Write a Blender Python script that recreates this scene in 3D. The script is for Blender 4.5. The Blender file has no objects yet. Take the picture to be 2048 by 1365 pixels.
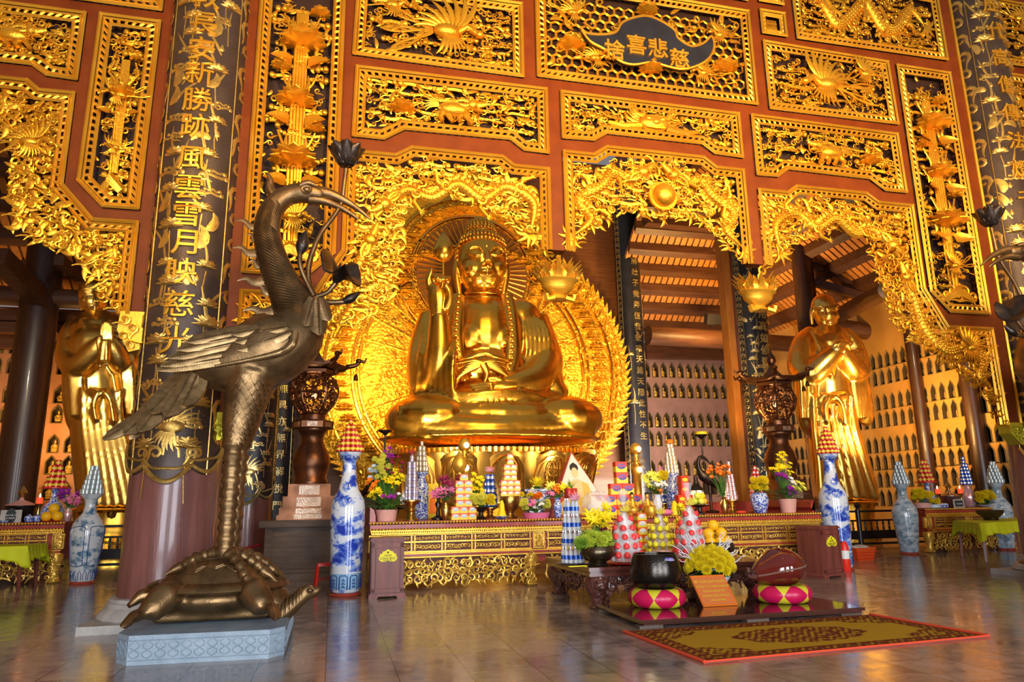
import bpy, bmesh, math, random
import numpy as np
from mathutils import Vector, Matrix
from math import pi, sin, cos, sqrt

SC = bpy.context.scene
COL = SC.collection
# ---------------------------------------------------------------- camera
FPX, PITCH, ROLL, YAW = 1429.98, 0.218626, 0.015664, -0.244404
def _R():
    cy, sy = cos(YAW), sin(YAW); cp, sp = cos(PITCH), sin(PITCH); cr, sr = cos(ROLL), sin(ROLL)
    return (np.array([[cy, -sy, 0], [sy, cy, 0], [0, 0, 1]]) @ np.array([[1, 0, 0], [0, cp, -sp], [0, sp, cp]])
            @ np.array([[cr, 0, sr], [0, 1, 0], [-sr, 0, cr]]))
CM = _R(); EYE = np.array([0, 0, 1.5])
cd = bpy.data.cameras.new('camera'); cam = bpy.data.objects.new('camera', cd); COL.objects.link(cam)
cd.sensor_width = 36; cd.lens = FPX / 2048 * 36; cd.clip_end = 200; cd.clip_start = 0.05
mw = Matrix.Identity(4)
for i in range(3):
    mw[i][0], mw[i][1], mw[i][2], mw[i][3] = CM[i, 0], CM[i, 2], -CM[i, 1], EYE[i]
cam.matrix_world = mw; SC.camera = cam
def ray(x, y): return CM @ np.array([(x - 1024) / FPX, 1, -(y - 682.5) / FPX])
def P(x, y, Y):                       # the point at depth Y seen at a pixel of the photograph
    d = ray(x, y); return EYE + d * Y / d[1]
def G(x, y, z=0.0):                   # the point at height z
    d = ray(x, y); return EYE + d * (z - EYE[2]) / d[2]
def PX(x, y, X):
    d = ray(x, y); return EYE + d * X / d[0]
def MPP(p):                           # metres per pixel at a point
    return float((CM.T @ (np.array(p) - EYE))[1]) / FPX
# ---------------------------------------------------------------- world, exposure, daylight through the doors behind the camera
SC.view_settings.view_transform = 'Standard'; SC.view_settings.look = 'None'
SC.view_settings.gamma = 1; SC.view_settings.exposure = 0.0; SC.view_settings.use_curve_mapping = False
w = bpy.data.worlds.new('world'); SC.world = w; w.use_nodes = True
bg = w.node_tree.nodes['Background']; bg.inputs[0].default_value = (0.50, 0.48, 0.50, 1); bg.inputs[1].default_value = 0.42
SC.cycles.max_bounces = 5; SC.cycles.glossy_bounces = 4; SC.cycles.diffuse_bounces = 2; SC.cycles.transparent_max_bounces = 8; SC.cycles.adaptive_threshold = .02
SC.cycles.transmission_bounces = 4; SC.cycles.caustics_reflective = False; SC.cycles.caustics_refractive = False
SC.cycles.sample_clamp_indirect = 4.0; SC.cycles.use_denoising = True
def area(name, loc, target, sx, sy, power, col, spread=180):
    l = bpy.data.lights.new(name, 'AREA'); l.shape = 'RECTANGLE'; l.size = sx; l.size_y = sy; l.energy = power; l.color = col
    l.spread = math.radians(spread)
    o = bpy.data.objects.new(name, l); COL.objects.link(o); o.location = loc
    o.rotation_euler = (Vector(target) - Vector(loc)).to_track_quat('-Z', 'Y').to_euler(); return o
def spot(name, loc, target, power, col, ang=60, blend=.6, rad=.15):
    l = bpy.data.lights.new(name, 'SPOT'); l.energy = power; l.color = col; l.spot_size = math.radians(ang); l.spot_blend = blend; l.shadow_soft_size = rad
    o = bpy.data.objects.new(name, l); COL.objects.link(o); o.location = loc
    o.rotation_euler = (Vector(target) - Vector(loc)).to_track_quat('-Z', 'Y').to_euler(); return o
def point(name, loc, power, col, rad=.1):
    l = bpy.data.lights.new(name, 'POINT'); l.energy = power; l.color = col; l.shadow_soft_size = rad
    o = bpy.data.objects.new(name, l); COL.objects.link(o); o.location = loc; return o
WARM = (1.0, 0.59, 0.18); WARM2 = (1.0, 0.75, 0.40); DAY = (0.86, 0.91, 1.0)
# three open doorways of the front wall
for i, dx in enumerate((-4.5, 3.0, 10.5)):
    area('doorway_daylight', (dx, -7.5, 3.2), (dx + .8, 8, 2.0), 4.0, 5.8, 1250, DAY)
# floodlights that the hall keeps trained on the gilded screen, high in front of it and low behind the altar
for dx, pw in ((-3.5, 900), (1.6, 1900), (5.3, 1900), (9.2, 1900), (13.5, 900)):
    spot('screen_floodlight', (dx, 4.5, 7.4), (dx + .2, 10.6, 7.6), pw, WARM, 95, .8, .25)
# floodlights of the statues behind the screen
spot('statue_floodlight', (1.5, 18.5, 1.7), (4.6, 25, 7.5), 2600, WARM2, 70, .7, .3)
spot('statue_floodlight', (9.0, 18.5, 1.7), (6.0, 25, 7.5), 2600, WARM2, 70, .7, .3)
spot('statue_floodlight', (5.3, 14.8, 9.5), (5.3, 25.5, 7.5), 2400, WARM, 70, .7, .3)
for dx in (2.2, 5.0, 7.8):
    spot('altar_fill_light', (dx, 7.0, 6.5), (dx, 12.9, .8), 420, WARM2, 60, .7, .2)  # unseen spots added to brighten the gold of the altar front
spot('halo_floodlight', (0.6, 22.5, 5.2), (2.6, 28, 8), 2600, WARM, 100, .8, .3)
spot('halo_floodlight', (9.9, 22.5, 5.2), (8.2, 28, 8), 2600, WARM, 100, .8, .3)
spot('statue_floodlight', (-6.8, 15.0, 6.4), (-6.2, 21.5, 4), 1000, (1, .9, .66), 75, .7, .3)
spot('statue_floodlight', (15.8, 15.2, 7.4), (17.0, 21.5, 4.5), 1500, WARM2, 75, .7, .3)
area('aisle_lamp', (17.5, 19.0, 3.5), (20.5, 23, 8), 1.5, 1.0, 420, WARM)
area('aisle_lamp', (12.8, 25.6, 2.0), (14.5, 31, 5.5), 2.0, 1.0, 620, (1, .8, .62))
area('aisle_lamp', (15.0, 25.0, 8.0), (15.5, 27, 13), 1.5, 1.0, 600, WARM)
spot('pillar_fill_light', (9.2, 15.6, 2.2), (11.1, 18.15, 5.5), 700, WARM, 70, .8, .2)  # unseen warm spot added to brighten the orange box by the inner pillar
area('aisle_lamp', (-9.0, 24.6, 3.0), (-9.5, 27, 6), 1.5, 1.0, 200, WARM)
# ---------------------------------------------------------------- mesh builder
def nrm(v):
    v = np.asarray(v, float); l = np.linalg.norm(v); return v / l if l > 1e-12 else v
class MB:
    def __init__(s): s.v = []; s.f = []; s.n = 0; s.mi = []; s.cur = 0
    def add(s, v, f):
        v = np.asarray(v, float).reshape(-1, 3); n = s.n
        s.v.append(v); s.f += [tuple(int(i) + n for i in q) for q in f]; s.mi += [s.cur] * len(f); s.n += len(v); return s
    def box(s, c, size, rz=0, rx=0, taper=1.0):
        x, y, z = [k / 2 for k in size]; v = np.array([[i * x, j * y, k * z] for k in (-1, 1) for j in (-1, 1) for i in (-1, 1)])
        v[4:, :2] *= taper
        if rx: v = v @ np.array([[1, 0, 0], [0, cos(rx), sin(rx)], [0, -sin(rx), cos(rx)]])
        if rz: v = v @ np.array([[cos(rz), sin(rz), 0], [-sin(rz), cos(rz), 0], [0, 0, 1]])
        return s.add(v + np.asarray(c), [(0, 2, 3, 1), (4, 5, 7, 6), (0, 1, 5, 4), (2, 6, 7, 3), (0, 4, 6, 2), (1, 3, 7, 5)])
    def bx(s, a, b):
        a = np.asarray(a, float); b = np.asarray(b, float); return s.box((a + b) / 2, np.abs(b - a))
    def tube(s, pts, r, n=6, flat=1.0, ref=None, cap=True, closed=False):
        p = np.asarray(pts, float); m = len(p); r = np.broadcast_to(np.asarray(r, float), (m,))
        t = np.gradient(p, axis=0) if not closed else np.roll(p, -1, 0) - np.roll(p, 1, 0)
        t /= np.maximum(np.linalg.norm(t, axis=1), 1e-9)[:, None]
        if ref is not None:
            a = np.cross(t, np.asarray(ref, float)); la = np.linalg.norm(a, axis=1)
            a[la < 1e-6] = (1, 0, 0); a /= np.linalg.norm(a, axis=1)[:, None]
        else:
            a = np.zeros((m, 3)); k = np.argmin(np.abs(t[0])); e = np.zeros(3); e[k] = 1; a[0] = nrm(np.cross(t[0], e))
            for i in range(1, m):
                q = a[i - 1] - t[i] * (a[i - 1] @ t[i]); a[i] = nrm(q) if np.linalg.norm(q) > 1e-9 else a[i - 1]
        b = np.cross(a, t)
        an = np.arange(n) * 2 * pi / n
        V = p[:, None, :] + r[:, None, None] * (np.cos(an)[None, :, None] * a[:, None, :] + flat * np.sin(an)[None, :, None] * b[:, None, :])
        F = []
        for i in range(m if closed else m - 1):
            i2 = (i + 1) % m
            for j in range(n):
                j2 = (j + 1) % n; F.append((i * n + j, i2 * n + j, i2 * n + j2, i * n + j2))
        if cap and not closed:
            F.append(tuple(range(n))); F.append(tuple((m - 1) * n + j for j in range(n))[::-1])
        return s.add(V.reshape(-1, 3), F)
    def lathe(s, prof, n=24, c=(0, 0, 0), sx=1, sy=1, a0=0, a1=2 * pi, axis=None):
        m = len(prof); full = abs(a1 - a0 - 2 * pi) < 1e-6; k = n if full else n + 1
        an = a0 + (a1 - a0) * np.arange(k) / n; pr = np.asarray(prof, float)
        V = np.stack([pr[:, 0][:, None] * np.cos(an) * sx, pr[:, 0][:, None] * np.sin(an) * sy, np.repeat(pr[:, 1][:, None], k, 1)], -1).reshape(-1, 3)
        if axis is not None:
            z = nrm(axis); e = np.array([1, 0, 0]) if abs(z[0]) < .9 else np.array([0, 1, 0]); x = nrm(np.cross(e, z)); y = np.cross(z, x)
            V = V @ np.array([x, y, z])
        F = []
        for i in range(m - 1):
            for j in range(n):
                j2 = (j + 1) % k
                F.append((i * k + j, i * k + j2, (i + 1) * k + j2, (i + 1) * k + j))
        if full:
            if pr[0, 0] > 1e-6: F.append(tuple(range(k))[::-1])
            if pr[-1, 0] > 1e-6: F.append(tuple((m - 1) * k + j for j in range(k)))
        return s.add(V + np.asarray(c, float), F)
    def ell(s, c, r, n=10, m=7, rot=None):
        r = np.broadcast_to(np.asarray(r, float), (3,))
        th = np.linspace(0, pi, m + 1); pr = [(max(sin(t), 1e-4), -cos(t)) for t in th]
        b = MB(); b.lathe(pr, n); V = b.v[0] * r
        if rot is not None: V = V @ np.array(rot).T
        return s.add(V + np.asarray(c, float), b.f)
    def prism(s, poly, y0, y1):                      # polygon in XZ, extruded along Y
        p = np.asarray(poly, float); n = len(p)
        A = 0.5 * np.sum(p[:, 0] * np.roll(p[:, 1], -1) - np.roll(p[:, 0], -1) * p[:, 1])
        if A < 0: p = p[::-1]
        V = np.vstack([np.stack([p[:, 0], np.full(n, y0), p[:, 1]], 1), np.stack([p[:, 0], np.full(n, y1), p[:, 1]], 1)])
        F = [tuple(range(n)), tuple(range(n, 2 * n))[::-1]] + [(i, n + i, n + (i + 1) % n, (i + 1) % n) for i in range(n)]
        return s.add(V, F)
    def zprism(s, poly, z0, z1):
        b = MB(); b.prism(poly, 0, 1); v = b.v[0]; v = np.stack([v[:, 0], v[:, 2], np.where(v[:, 1] > .5, z0, z1)], 1); return s.add(v, b.f)
    def petal(s, base, d, side, nr, L, Wd, curl=0.0, cup=0.2, shape=None, nu=4, nv=5, th=0.06, tip=.5):
        base = np.asarray(base, float); d, side, nr = nrm(d), nrm(side), nrm(nr)
        u = np.linspace(-1, 1, nu + 1); v = np.linspace(0, 1, nv + 1)
        U, V = np.meshgrid(u, v)
        wd = (np.sin(np.clip(V * .93 + .07, 0, 1) ** tip * pi) ** .8 if shape is None else shape(V)) * Wd / 2
        Q = base + (V * L)[..., None] * d + (U * wd)[..., None] * side + ((curl * V ** 2 * L) + cup * Wd * (U ** 2) * np.sin(np.clip(V, 0, 1) * pi))[..., None] * nr
        back = Q - nr * th * Wd
        k = nu + 1; N = k * (nv + 1); F = []
        for i in range(nv):
            for j in range(nu):
                a, b_, c, e = i * k + j, i * k + j + 1, (i + 1) * k + j + 1, (i + 1) * k + j
                F.append((a, b_, c, e)); F.append((N + a, N + e, N + c, N + b_))
        rim = [j for j in range(k)] + [i * k + nu for i in range(1, nv + 1)] + [nv * k + j for j in range(nu - 1, -1, -1)] + [i * k for i in range(nv - 1, 0, -1)]
        for i in range(len(rim)):
            a, b_ = rim[i], rim[(i + 1) % len(rim)]; F.append((b_, a, N + a, N + b_))
        return s.add(np.vstack([Q.reshape(-1, 3), back.reshape(-1, 3)]), F)
    def join(s, o, M=None, t=(0, 0, 0), sc=1.0):
        if not o.v: return s
        v = np.vstack(o.v) * sc
        if M is not None: v = v @ np.array(M).T
        k = s.n; s.v.append(v + np.asarray(t, float)); s.f += [tuple(i + k for i in q) for q in o.f]; s.mi += list(o.mi); s.n += len(v); return s
    def mapv(s, fn):
        if s.v: s.v = [fn(np.vstack(s.v))]
        return s
    def mesh(s, name, mats, smooth=40):
        me = bpy.data.meshes.new(name); V = np.vstack(s.v) if s.v else np.zeros((0, 3))
        me.from_pydata(V.tolist(), [], s.f)
        for m in (mats if isinstance(mats, (list, tuple)) else [mats]): me.materials.append(m)
        if any(s.mi): me.polygons.foreach_set('material_index', s.mi)
        if smooth: me.shade_smooth(); me.set_sharp_from_angle(angle=math.radians(smooth))
        me.update(); return me
    def build(s, name, mats, parent=None, smooth=40):
        return link(name, s.mesh(name, mats, smooth), parent)
def link(name, data, parent=None):
    o = bpy.data.objects.new(name, data); COL.objects.link(o)
    if parent is not None:
        o.parent = parent
        if parent.name in ABS: o.matrix_parent_inverse = Matrix.Translation(-Vector(parent.location))   # its mesh is in world coordinates
    return o
ABS = set()
def thing(name, label, cat, loc=(0, 0, 0), rz=0, group=None, absolute=False):
    """an Empty at the thing's base; children are built in its local frame"""
    o = bpy.data.objects.new(name, None); COL.objects.link(o); o.location = [float(k) for k in loc]; o.rotation_euler = (0, 0, rz); o.empty_display_size = .1
    if absolute: ABS.add(o.name)
    return tag(o, label, cat, group)
def tag(o, label=None, cat=None, group=None, kind=None):
    if label: o['label'] = label
    if cat: o['category'] = cat
    if group: o['group'] = group
    if kind: o['kind'] = kind
    return o
def struct(mb, name, m, smooth=30, parent=None):
    o = mb.build(name, m, parent, smooth)
    if parent is None: o['kind'] = 'structure'
    return o
KIDS = {}
def dup(root, loc, rz=None, label=None, group=None, scale=None):
    r = root.copy(); COL.objects.link(r); r.location = [float(k) for k in loc]
    if rz is not None: r.rotation_euler = (0, 0, rz)
    if scale is not None: r.scale = (scale,) * 3 if not hasattr(scale, '__len__') else scale
    if label: r['label'] = label
    if group: r['group'] = group
    def cp(a, b):
        for ch in [x for x in COL.objects if x.parent == a] if a.name not in KIDS else KIDS[a.name]:
            c = ch.copy(); COL.objects.link(c); c.parent = b; c.matrix_parent_inverse = ch.matrix_parent_inverse; cp(ch, c)
    def fill(a):
        if a.name not in KIDS:
            KIDS[a.name] = list(a.children)
            for k in KIDS[a.name]: fill(k)
    fill(root); cp(root, r); return r
def remesh(mb, voxel, smooth=3, name='m', fac=.5):
    """one continuous surface out of overlapping shapes"""
    o = mb.build('tmp', MAT['gold_leaf'], None, 0)
    a = o.modifiers.new('r', 'REMESH'); a.mode = 'VOXEL'; a.voxel_size = voxel
    b = o.modifiers.new('s', 'SMOOTH'); b.iterations = smooth; b.factor = fac
    me = bpy.data.meshes.new_from_object(o.evaluated_get(bpy.context.evaluated_depsgraph_get())); me.name = name
    old = o.data; bpy.data.objects.remove(o); bpy.data.meshes.remove(old)
    me.materials.clear(); me.shade_smooth(); return me
_fc = {}
def text_mb(ch, size=1.0, depth=.04, bevel=0.0, res=4):
    """letters as solid shapes in XZ, facing -Y, centred"""
    k = (ch, depth, bevel, size)
    if k not in _fc:
        cu = bpy.data.curves.new('t', 'FONT'); cu.body = ch; cu.size = size; cu.extrude = depth / 2; cu.bevel_depth = bevel; cu.resolution_u = res
        cu.align_x = 'CENTER'; cu.align_y = 'CENTER'
        o = bpy.data.objects.new('t', cu); COL.objects.link(o)
        me = bpy.data.meshes.new_from_object(o.evaluated_get(bpy.context.evaluated_depsgraph_get()))
        V = np.array([v.co[:] for v in me.vertices]).reshape(-1, 3); F = [tuple(p.vertices) for p in me.polygons]
        bpy.data.objects.remove(o); bpy.data.curves.remove(cu); bpy.data.meshes.remove(me)
        if len(V):
            c = (V.min(0) + V.max(0)) / 2; V = V - c * np.array([1, 1, 0])
        _fc[k] = (np.stack([V[:, 0], -V[:, 2], V[:, 1]], 1) if len(V) else V, F)
    b = MB()
    if len(_fc[k][0]): b.add(*_fc[k])
    return b
def smooth_pts(pts, n=6, closed=False):
    p = np.asarray(pts, float); m = len(p); out = []
    rng_ = range(m if closed else m - 1)
    for i in rng_:
        if closed: a, b, c, d = p[i - 1], p[i], p[(i + 1) % m], p[(i + 2) % m]
        else: a, b, c, d = p[max(i - 1, 0)], p[i], p[i + 1], p[min(i + 2, m - 1)]
        for k in range(n):
            t = k / n; out.append(.5 * ((2 * b) + (c - a) * t + (2 * a - 5 * b + 4 * c - d) * t * t + (-a + 3 * b - 3 * c + d) * t ** 3))
    if not closed: out.append(p[-1])
    return np.array(out)
# ---------------------------------------------------------------- materials
MAT = {}
def mat(name, col, rough=.5, metal=0.0, col2=None, scale=4.0, vec=None, bump=0.0, bscale=20.0, detail=4, coat=0.0, trans=0.0, sss=0.0, kind='noise', stretch=None, lo=.35, hi=.65, rough2=None, ior=1.45, alpha=1.0, emit=None, estr=0.0, bkind='noise', bdist=.02, spec=.5):
    m = bpy.data.materials.new(name); m.use_nodes = True; nt = m.node_tree; N = nt.nodes; L = nt.links; b = N['Principled BSDF']
    b.inputs['Base Color'].default_value = (*col, 1); b.inputs['Roughness'].default_value = rough; b.inputs['Metallic'].default_value = metal
    b.inputs['IOR'].default_value = ior; b.inputs['Specular IOR Level'].default_value = spec
    if coat: b.inputs['Coat Weight'].default_value = coat; b.inputs['Coat Roughness'].default_value = .08
    if trans: b.inputs['Transmission Weight'].default_value = trans
    if alpha < 1: b.inputs['Alpha'].default_value = alpha
    if emit: b.inputs['Emission Color'].default_value = (*emit, 1); b.inputs['Emission Strength'].default_value = estr
    tc = N.new('ShaderNodeTexCoord'); mp = N.new('ShaderNodeMapping'); L.new(tc.outputs['Object'], mp.inputs[0])
    if stretch: mp.inputs['Scale'].default_value = stretch
    if col2 is not None or rough2 is not None:
        if kind == 'noise':
            t = N.new('ShaderNodeTexNoise'); t.inputs['Scale'].default_value = scale; t.inputs['Detail'].default_value = detail; out = t.outputs['Fac']
        elif kind == 'voronoi':
            t = N.new('ShaderNodeTexVoronoi'); t.inputs['Scale'].default_value = scale; out = t.outputs['Distance']
        elif kind == 'wave':
            t = N.new('ShaderNodeTexWave'); t.inputs['Scale'].default_value = scale; t.inputs['Distortion'].default_value = 3; out = t.outputs['Fac']
        L.new(mp.outputs[0], t.inputs['Vector'])
        if col2 is not None:
            r = N.new('ShaderNodeValToRGB'); r.color_ramp.elements[0].position = lo; r.color_ramp.elements[1].position = hi
            r.color_ramp.elements[0].color = (*col, 1); r.color_ramp.elements[1].color = (*col2, 1)
            L.new(out, r.inputs[0]); L.new(r.outputs[0], b.inputs['Base Color'])
        if rough2 is not None:
            q = N.new('ShaderNodeMapRange'); q.inputs[1].default_value = .3; q.inputs[2].default_value = .7; q.inputs[3].default_value = rough; q.inputs[4].default_value = rough2
            L.new(out, q.inputs[0]); L.new(q.outputs[0], b.inputs['Roughness'])
    if bump:
        if bkind == 'voronoi':
            t = N.new('ShaderNodeTexVoronoi'); t.inputs['Scale'].default_value = bscale; o2 = t.outputs['Distance']
        elif bkind == 'wave':
            t = N.new('ShaderNodeTexWave'); t.inputs['Scale'].default_value = bscale; t.inputs['Distortion'].default_value = 4; t.inputs['Detail'].default_value = 2; o2 = t.outputs['Fac']
        else:
            t = N.new('ShaderNodeTexNoise'); t.inputs['Scale'].default_value = bscale; t.inputs['Detail'].default_value = 3; o2 = t.outputs['Fac']
        L.new(mp.outputs[0], t.inputs['Vector'])
        bp = N.new('ShaderNodeBump'); bp.inputs['Strength'].default_value = bump; bp.inputs['Distance'].default_value = bdist
        L.new(o2, bp.inputs['Height']); L.new(bp.outputs[0], b.inputs['Normal'])
    MAT[name] = m; return m
mat('carved_gold', (.95, .50, .035), .34, .75, (.80, .36, .02), 3, bump=.35, bscale=38, bdist=.015)
mat('frame_gold', (.95, .52, .05), .36, .7, (.82, .40, .03), 2, bump=.1, bscale=30)
mat('gold_leaf', (.98, .58, .09), .22, 1.0, (.85, .45, .05), 1.2, rough2=.34, bump=.06, bscale=7, bdist=.03)
mat('pale_gold_leaf', (1.0, .66, .17), .24, 1.0, (.85, .50, .10), 1.2, rough2=.36, bump=.05, bscale=8, bdist=.03)
mat('halo_gold', (.98, .56, .04), .42, .7, (.85, .42, .03), 4, bump=.45, bscale=9, bdist=.06, bkind='voronoi')
mat('red_lacquer', (.19, .038, .005), .5, 0, (.15, .028, .004), 3, spec=.22, bump=.05, bscale=20)
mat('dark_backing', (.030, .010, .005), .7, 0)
mat('red_backing', (.30, .04, .012), .6, 0)
mat('column_board', (.085, .055, .040), .42, .3, (.060, .038, .028), 3, bump=.15, bscale=40)
mat('column_gold', (.80, .50, .12), .38, .8, (.55, .32, .07), 9, bump=.3, bscale=50, bdist=.01)
mat('black_board', (.022, .024, .036), .4, 0, (.016, .016, .022), 3)
mat('pale_gilt', (.78, .62, .28), .35, .8, (.55, .42, .16), 9)
mat('pillar_wood', (.27, .105, .085), .30, 0, (.19, .068, .054), 1.6, stretch=(6, 6, .5), coat=.35, bump=.12, bscale=9)
mat('dark_wood', (.055, .020, .010), .4, 0, (.035, .012, .006), 3, stretch=(5, 5, .6), coat=.15, bump=.1, bscale=12)
mat('beam_wood', (.12, .046, .020), .45, 0, (.075, .028, .012), 2, stretch=(.6, 5, 5), bump=.1, bscale=12)
mat('orange_slat', (.62, .24, .04), .6, 0, (.50, .17, .03), 2, stretch=(5, 5, 1))
mat('panel_wood', (.22, .085, .028), .5, 0, (.15, .05, .016), 2, stretch=(.5, 4, 8), coat=.1)
mat('brick_wall', (.46, .20, .09), .7, 0, (.38, .155, .07), 2, bump=.2, bscale=12)
mat('ochre_wall', (.70, .34, .07), .7, 0, (.60, .27, .05), 1, bump=.1, bscale=10)
mat('niche_trim', (.20, .13, .045), .5, .3)
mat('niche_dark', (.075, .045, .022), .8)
mat('bronze', (.29, .175, .075), .34, .85, (.14, .082, .034), 5, bump=.25, bscale=45, bdist=.01, rough2=.5)
mat('dark_bronze', (.085, .066, .056), .35, .8, (.035, .026, .022), 6, bump=.15, bscale=40)
mat('copper', (.26, .11, .055), .30, .9, (.15, .065, .033), 3, rough2=.42)
mat('plate_metal', (.55, .42, .32), .32, .9, (.40, .28, .20), 8, bump=.6, bscale=30, bdist=.02)
mat('brass', (.62, .40, .12), .28, .95, (.45, .27, .07), 6)
mat('gilt', (.90, .55, .07), .30, .6, (.80, .42, .05), 14, bump=.5, bscale=60, bdist=.01)
mat('altar_gold', (.85, .52, .09), .36, .55, (.70, .40, .06), 16, bump=.25, bscale=34, bdist=.02)
mat('altar_ground', (.12, .03, .012), .6)
mat('altar_red', (.42, .055, .030), .4, 0, (.30, .035, .02), 5, coat=.2)
mat('stone', (.58, .55, .49), .5, 0, (.44, .41, .36), 6, bump=.2, bscale=30)
mat('blue_stone', (.36, .45, .52), .5, 0, (.26, .34, .41), 4, bump=.35, bscale=45, bdist=.02)
mat('rosewood', (.15, .042, .028), .25, 0, (.085, .024, .016), 3, stretch=(.7, 5, 5), coat=.4)
mat('carved_rosewood', (.13, .040, .028), .25, 0, (.075, .022, .016), 9, coat=.5, bump=.7, bscale=26, bdist=.04)
mat('grey_wood', (.14, .095, .068), .55, 0, (.085, .055, .038), 2.5, stretch=(.7, 4, 6), bump=.1, bscale=12)
mat('box_wood', (.24, .062, .042), .45, 0, (.15, .038, .026), 2, stretch=(6, 6, .6), coat=.08)
mat('sticker_yellow', (.92, .80, .02), .5)
mat('ink', (.01, .01, .01), .5)
mat('black_paint', (.012, .010, .012), .35, 0, coat=.2)
mat('yellow_cloth', (.72, .78, .015), .7, 0, (.62, .66, .01), 3)
mat('green_gold', (.62, .55, .04), .35, .6)
mat('red_plastic', (.85, .035, .02), .3)
mat('orange_plastic', (.75, .09, .015), .35)
mat('red_rope', (.55, .008, .03), .6)
mat('chrome', (.75, .70, .62), .15, 1)
mat('bell_iron', (.045, .040, .036), .22, .9, (.07, .06, .05), 30, bump=.12, bscale=60)
mat('fish_lacquer', (.16, .020, .012), .10, 0, (.12, .012, .008), 2, coat=.8)
mat('fish_line', (.24, .14, .10), .4)
mat('cushion_pink', (.72, .012, .10), .32, 0, (.60, .008, .075), 2)
mat('cushion_yellow', (.75, .66, .03), .4)
mat('bowl_bronze', (.16, .125, .075), .3, .9, (.10, .075, .045), 8)
mat('leaf_green', (.045, .13, .018), .5, 0, (.09, .22, .03), 9)
mat('light_green', (.33, .50, .05), .5, 0, (.22, .40, .03), 9)
mat('fl_yellow', (.95, .72, .01), .55); mat('fl_lemon', (.90, .85, .10), .55)
mat('fl_purple', (.30, .015, .32), .5); mat('fl_pink', (.85, .20, .40), .5); mat('fl_white', (.85, .83, .78), .5)
mat('fl_orange', (.95, .22, .01), .5); mat('fl_wine', (.25, .01, .06), .5); mat('fl_blue', (.55, .68, .80), .5)
mat('fl_green', (.62, .72, .06), .5); mat('fl_red', (.80, .04, .02), .5); mat('seed_brown', (.10, .04, .01), .7)
mat('orange_fruit', (.95, .52, .01), .4, 0, bump=.15, bscale=60); mat('dusky_wall', (.34, .185, .15), .7, 0, (.27, .145, .115), 2, bump=.2, bscale=12)
mat('halo_dark', (.22, .085, .02), .5, .4)
mat('figure_gold', (.75, .46, .08), .45, .2, (.55, .30, .05), 14)
mat('mango', (.85, .50, .02), .4)
mat('red_box', (.85, .06, .02), .35); mat('orange_box', (.88, .15, .02), .35); mat('box_yellow', (.95, .72, .05), .4); mat('box_white', (.85, .83, .80), .4); mat('box_blue', (.10, .12, .45), .4)
mat('can_purple', (.42, .35, .60), .25, .6, (.70, .66, .78), 30); mat('can_gold', (.80, .62, .38), .3, .7, (.85, .80, .70), 40)
mat('can_red', (.72, .06, .035), .3, .4); mat('can_top', (.75, .73, .70), .25, .9)
mat('can_blue', (.05, .13, .55), .25, .4); mat('can_silver', (.75, .76, .80), .25, .7); mat('can_pink', (.75, .30, .30), .25, .5, (.80, .66, .66), 30)
mat('can_cream', (.70, .72, .66), .35, .4, (.45, .62, .68), 26); mat('can_orange', (.85, .62, .28), .3, .5, (.90, .82, .66), 30)
mat('straw_white', (.85, .83, .86), .5); mat('pot_pink', (.72, .38, .32), .5); mat('pot_blue', (.60, .72, .85), .4)
mat('foil', (.75, .75, .78), .25, 1); mat('berry_red', (.85, .05, .05), .35); mat('ribbon_pink', (.90, .40, .52), .5); mat('ribbon_yellow', (.95, .80, .10), .4)
mat('poster_red', (.42, .07, .04), .6); mat('skin_tan', (.80, .55, .28), .6); mat('robe_ochre', (.62, .45, .10), .6); mat('hair_black', (.015, .012, .015), .6); mat('poster_pale', (.78, .70, .60), .6)
mat('lotus_red', (.8, .08, .03), .5); mat('sign_orange', (.62, .16, .035), .35); mat('sign_text', (.95, .75, .05), .3, .3)
mat('sign_dark', (.03, .045, .05), .4); mat('silver', (.62, .60, .58), .22, .95, (.45, .42, .40), 20, bump=.3, bscale=30)
mat('flame', (1, .5, .1), .5, emit=(1.0, .62, .22), estr=18); mat('candle_red', (.8, .02, .01), .4, emit=(1, .08, .02), estr=1.0)
mat('lamp_glass', (1, .75, .5), .4, emit=(1.0, .66, .36), estr=1.0)
mat('spot_lens', (1, .9, .7), .4, emit=(1.0, .85, .55), estr=25)
mat('purple_label', (.10, .05, .40), .4)
def clear(name, col=(1, 1, 1), mixf=.86, rough=.05):
    m = bpy.data.materials.new(name); m.use_nodes = True; nt = m.node_tree; N = nt.nodes; L = nt.links
    b = N['Principled BSDF']; b.inputs['Base Color'].default_value = (*col, 1); b.inputs['Roughness'].default_value = rough
    t = N.new('ShaderNodeBsdfTransparent'); x = N.new('ShaderNodeMixShader'); x.inputs[0].default_value = mixf
    L.new(b.outputs[0], x.inputs[1]); L.new(t.outputs[0], x.inputs[2]); L.new(x.outputs[0], N['Material Output'].inputs[0]); MAT[name] = m; return m
clear('cellophane', (.95, .95, 1), .72, .10)
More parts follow.
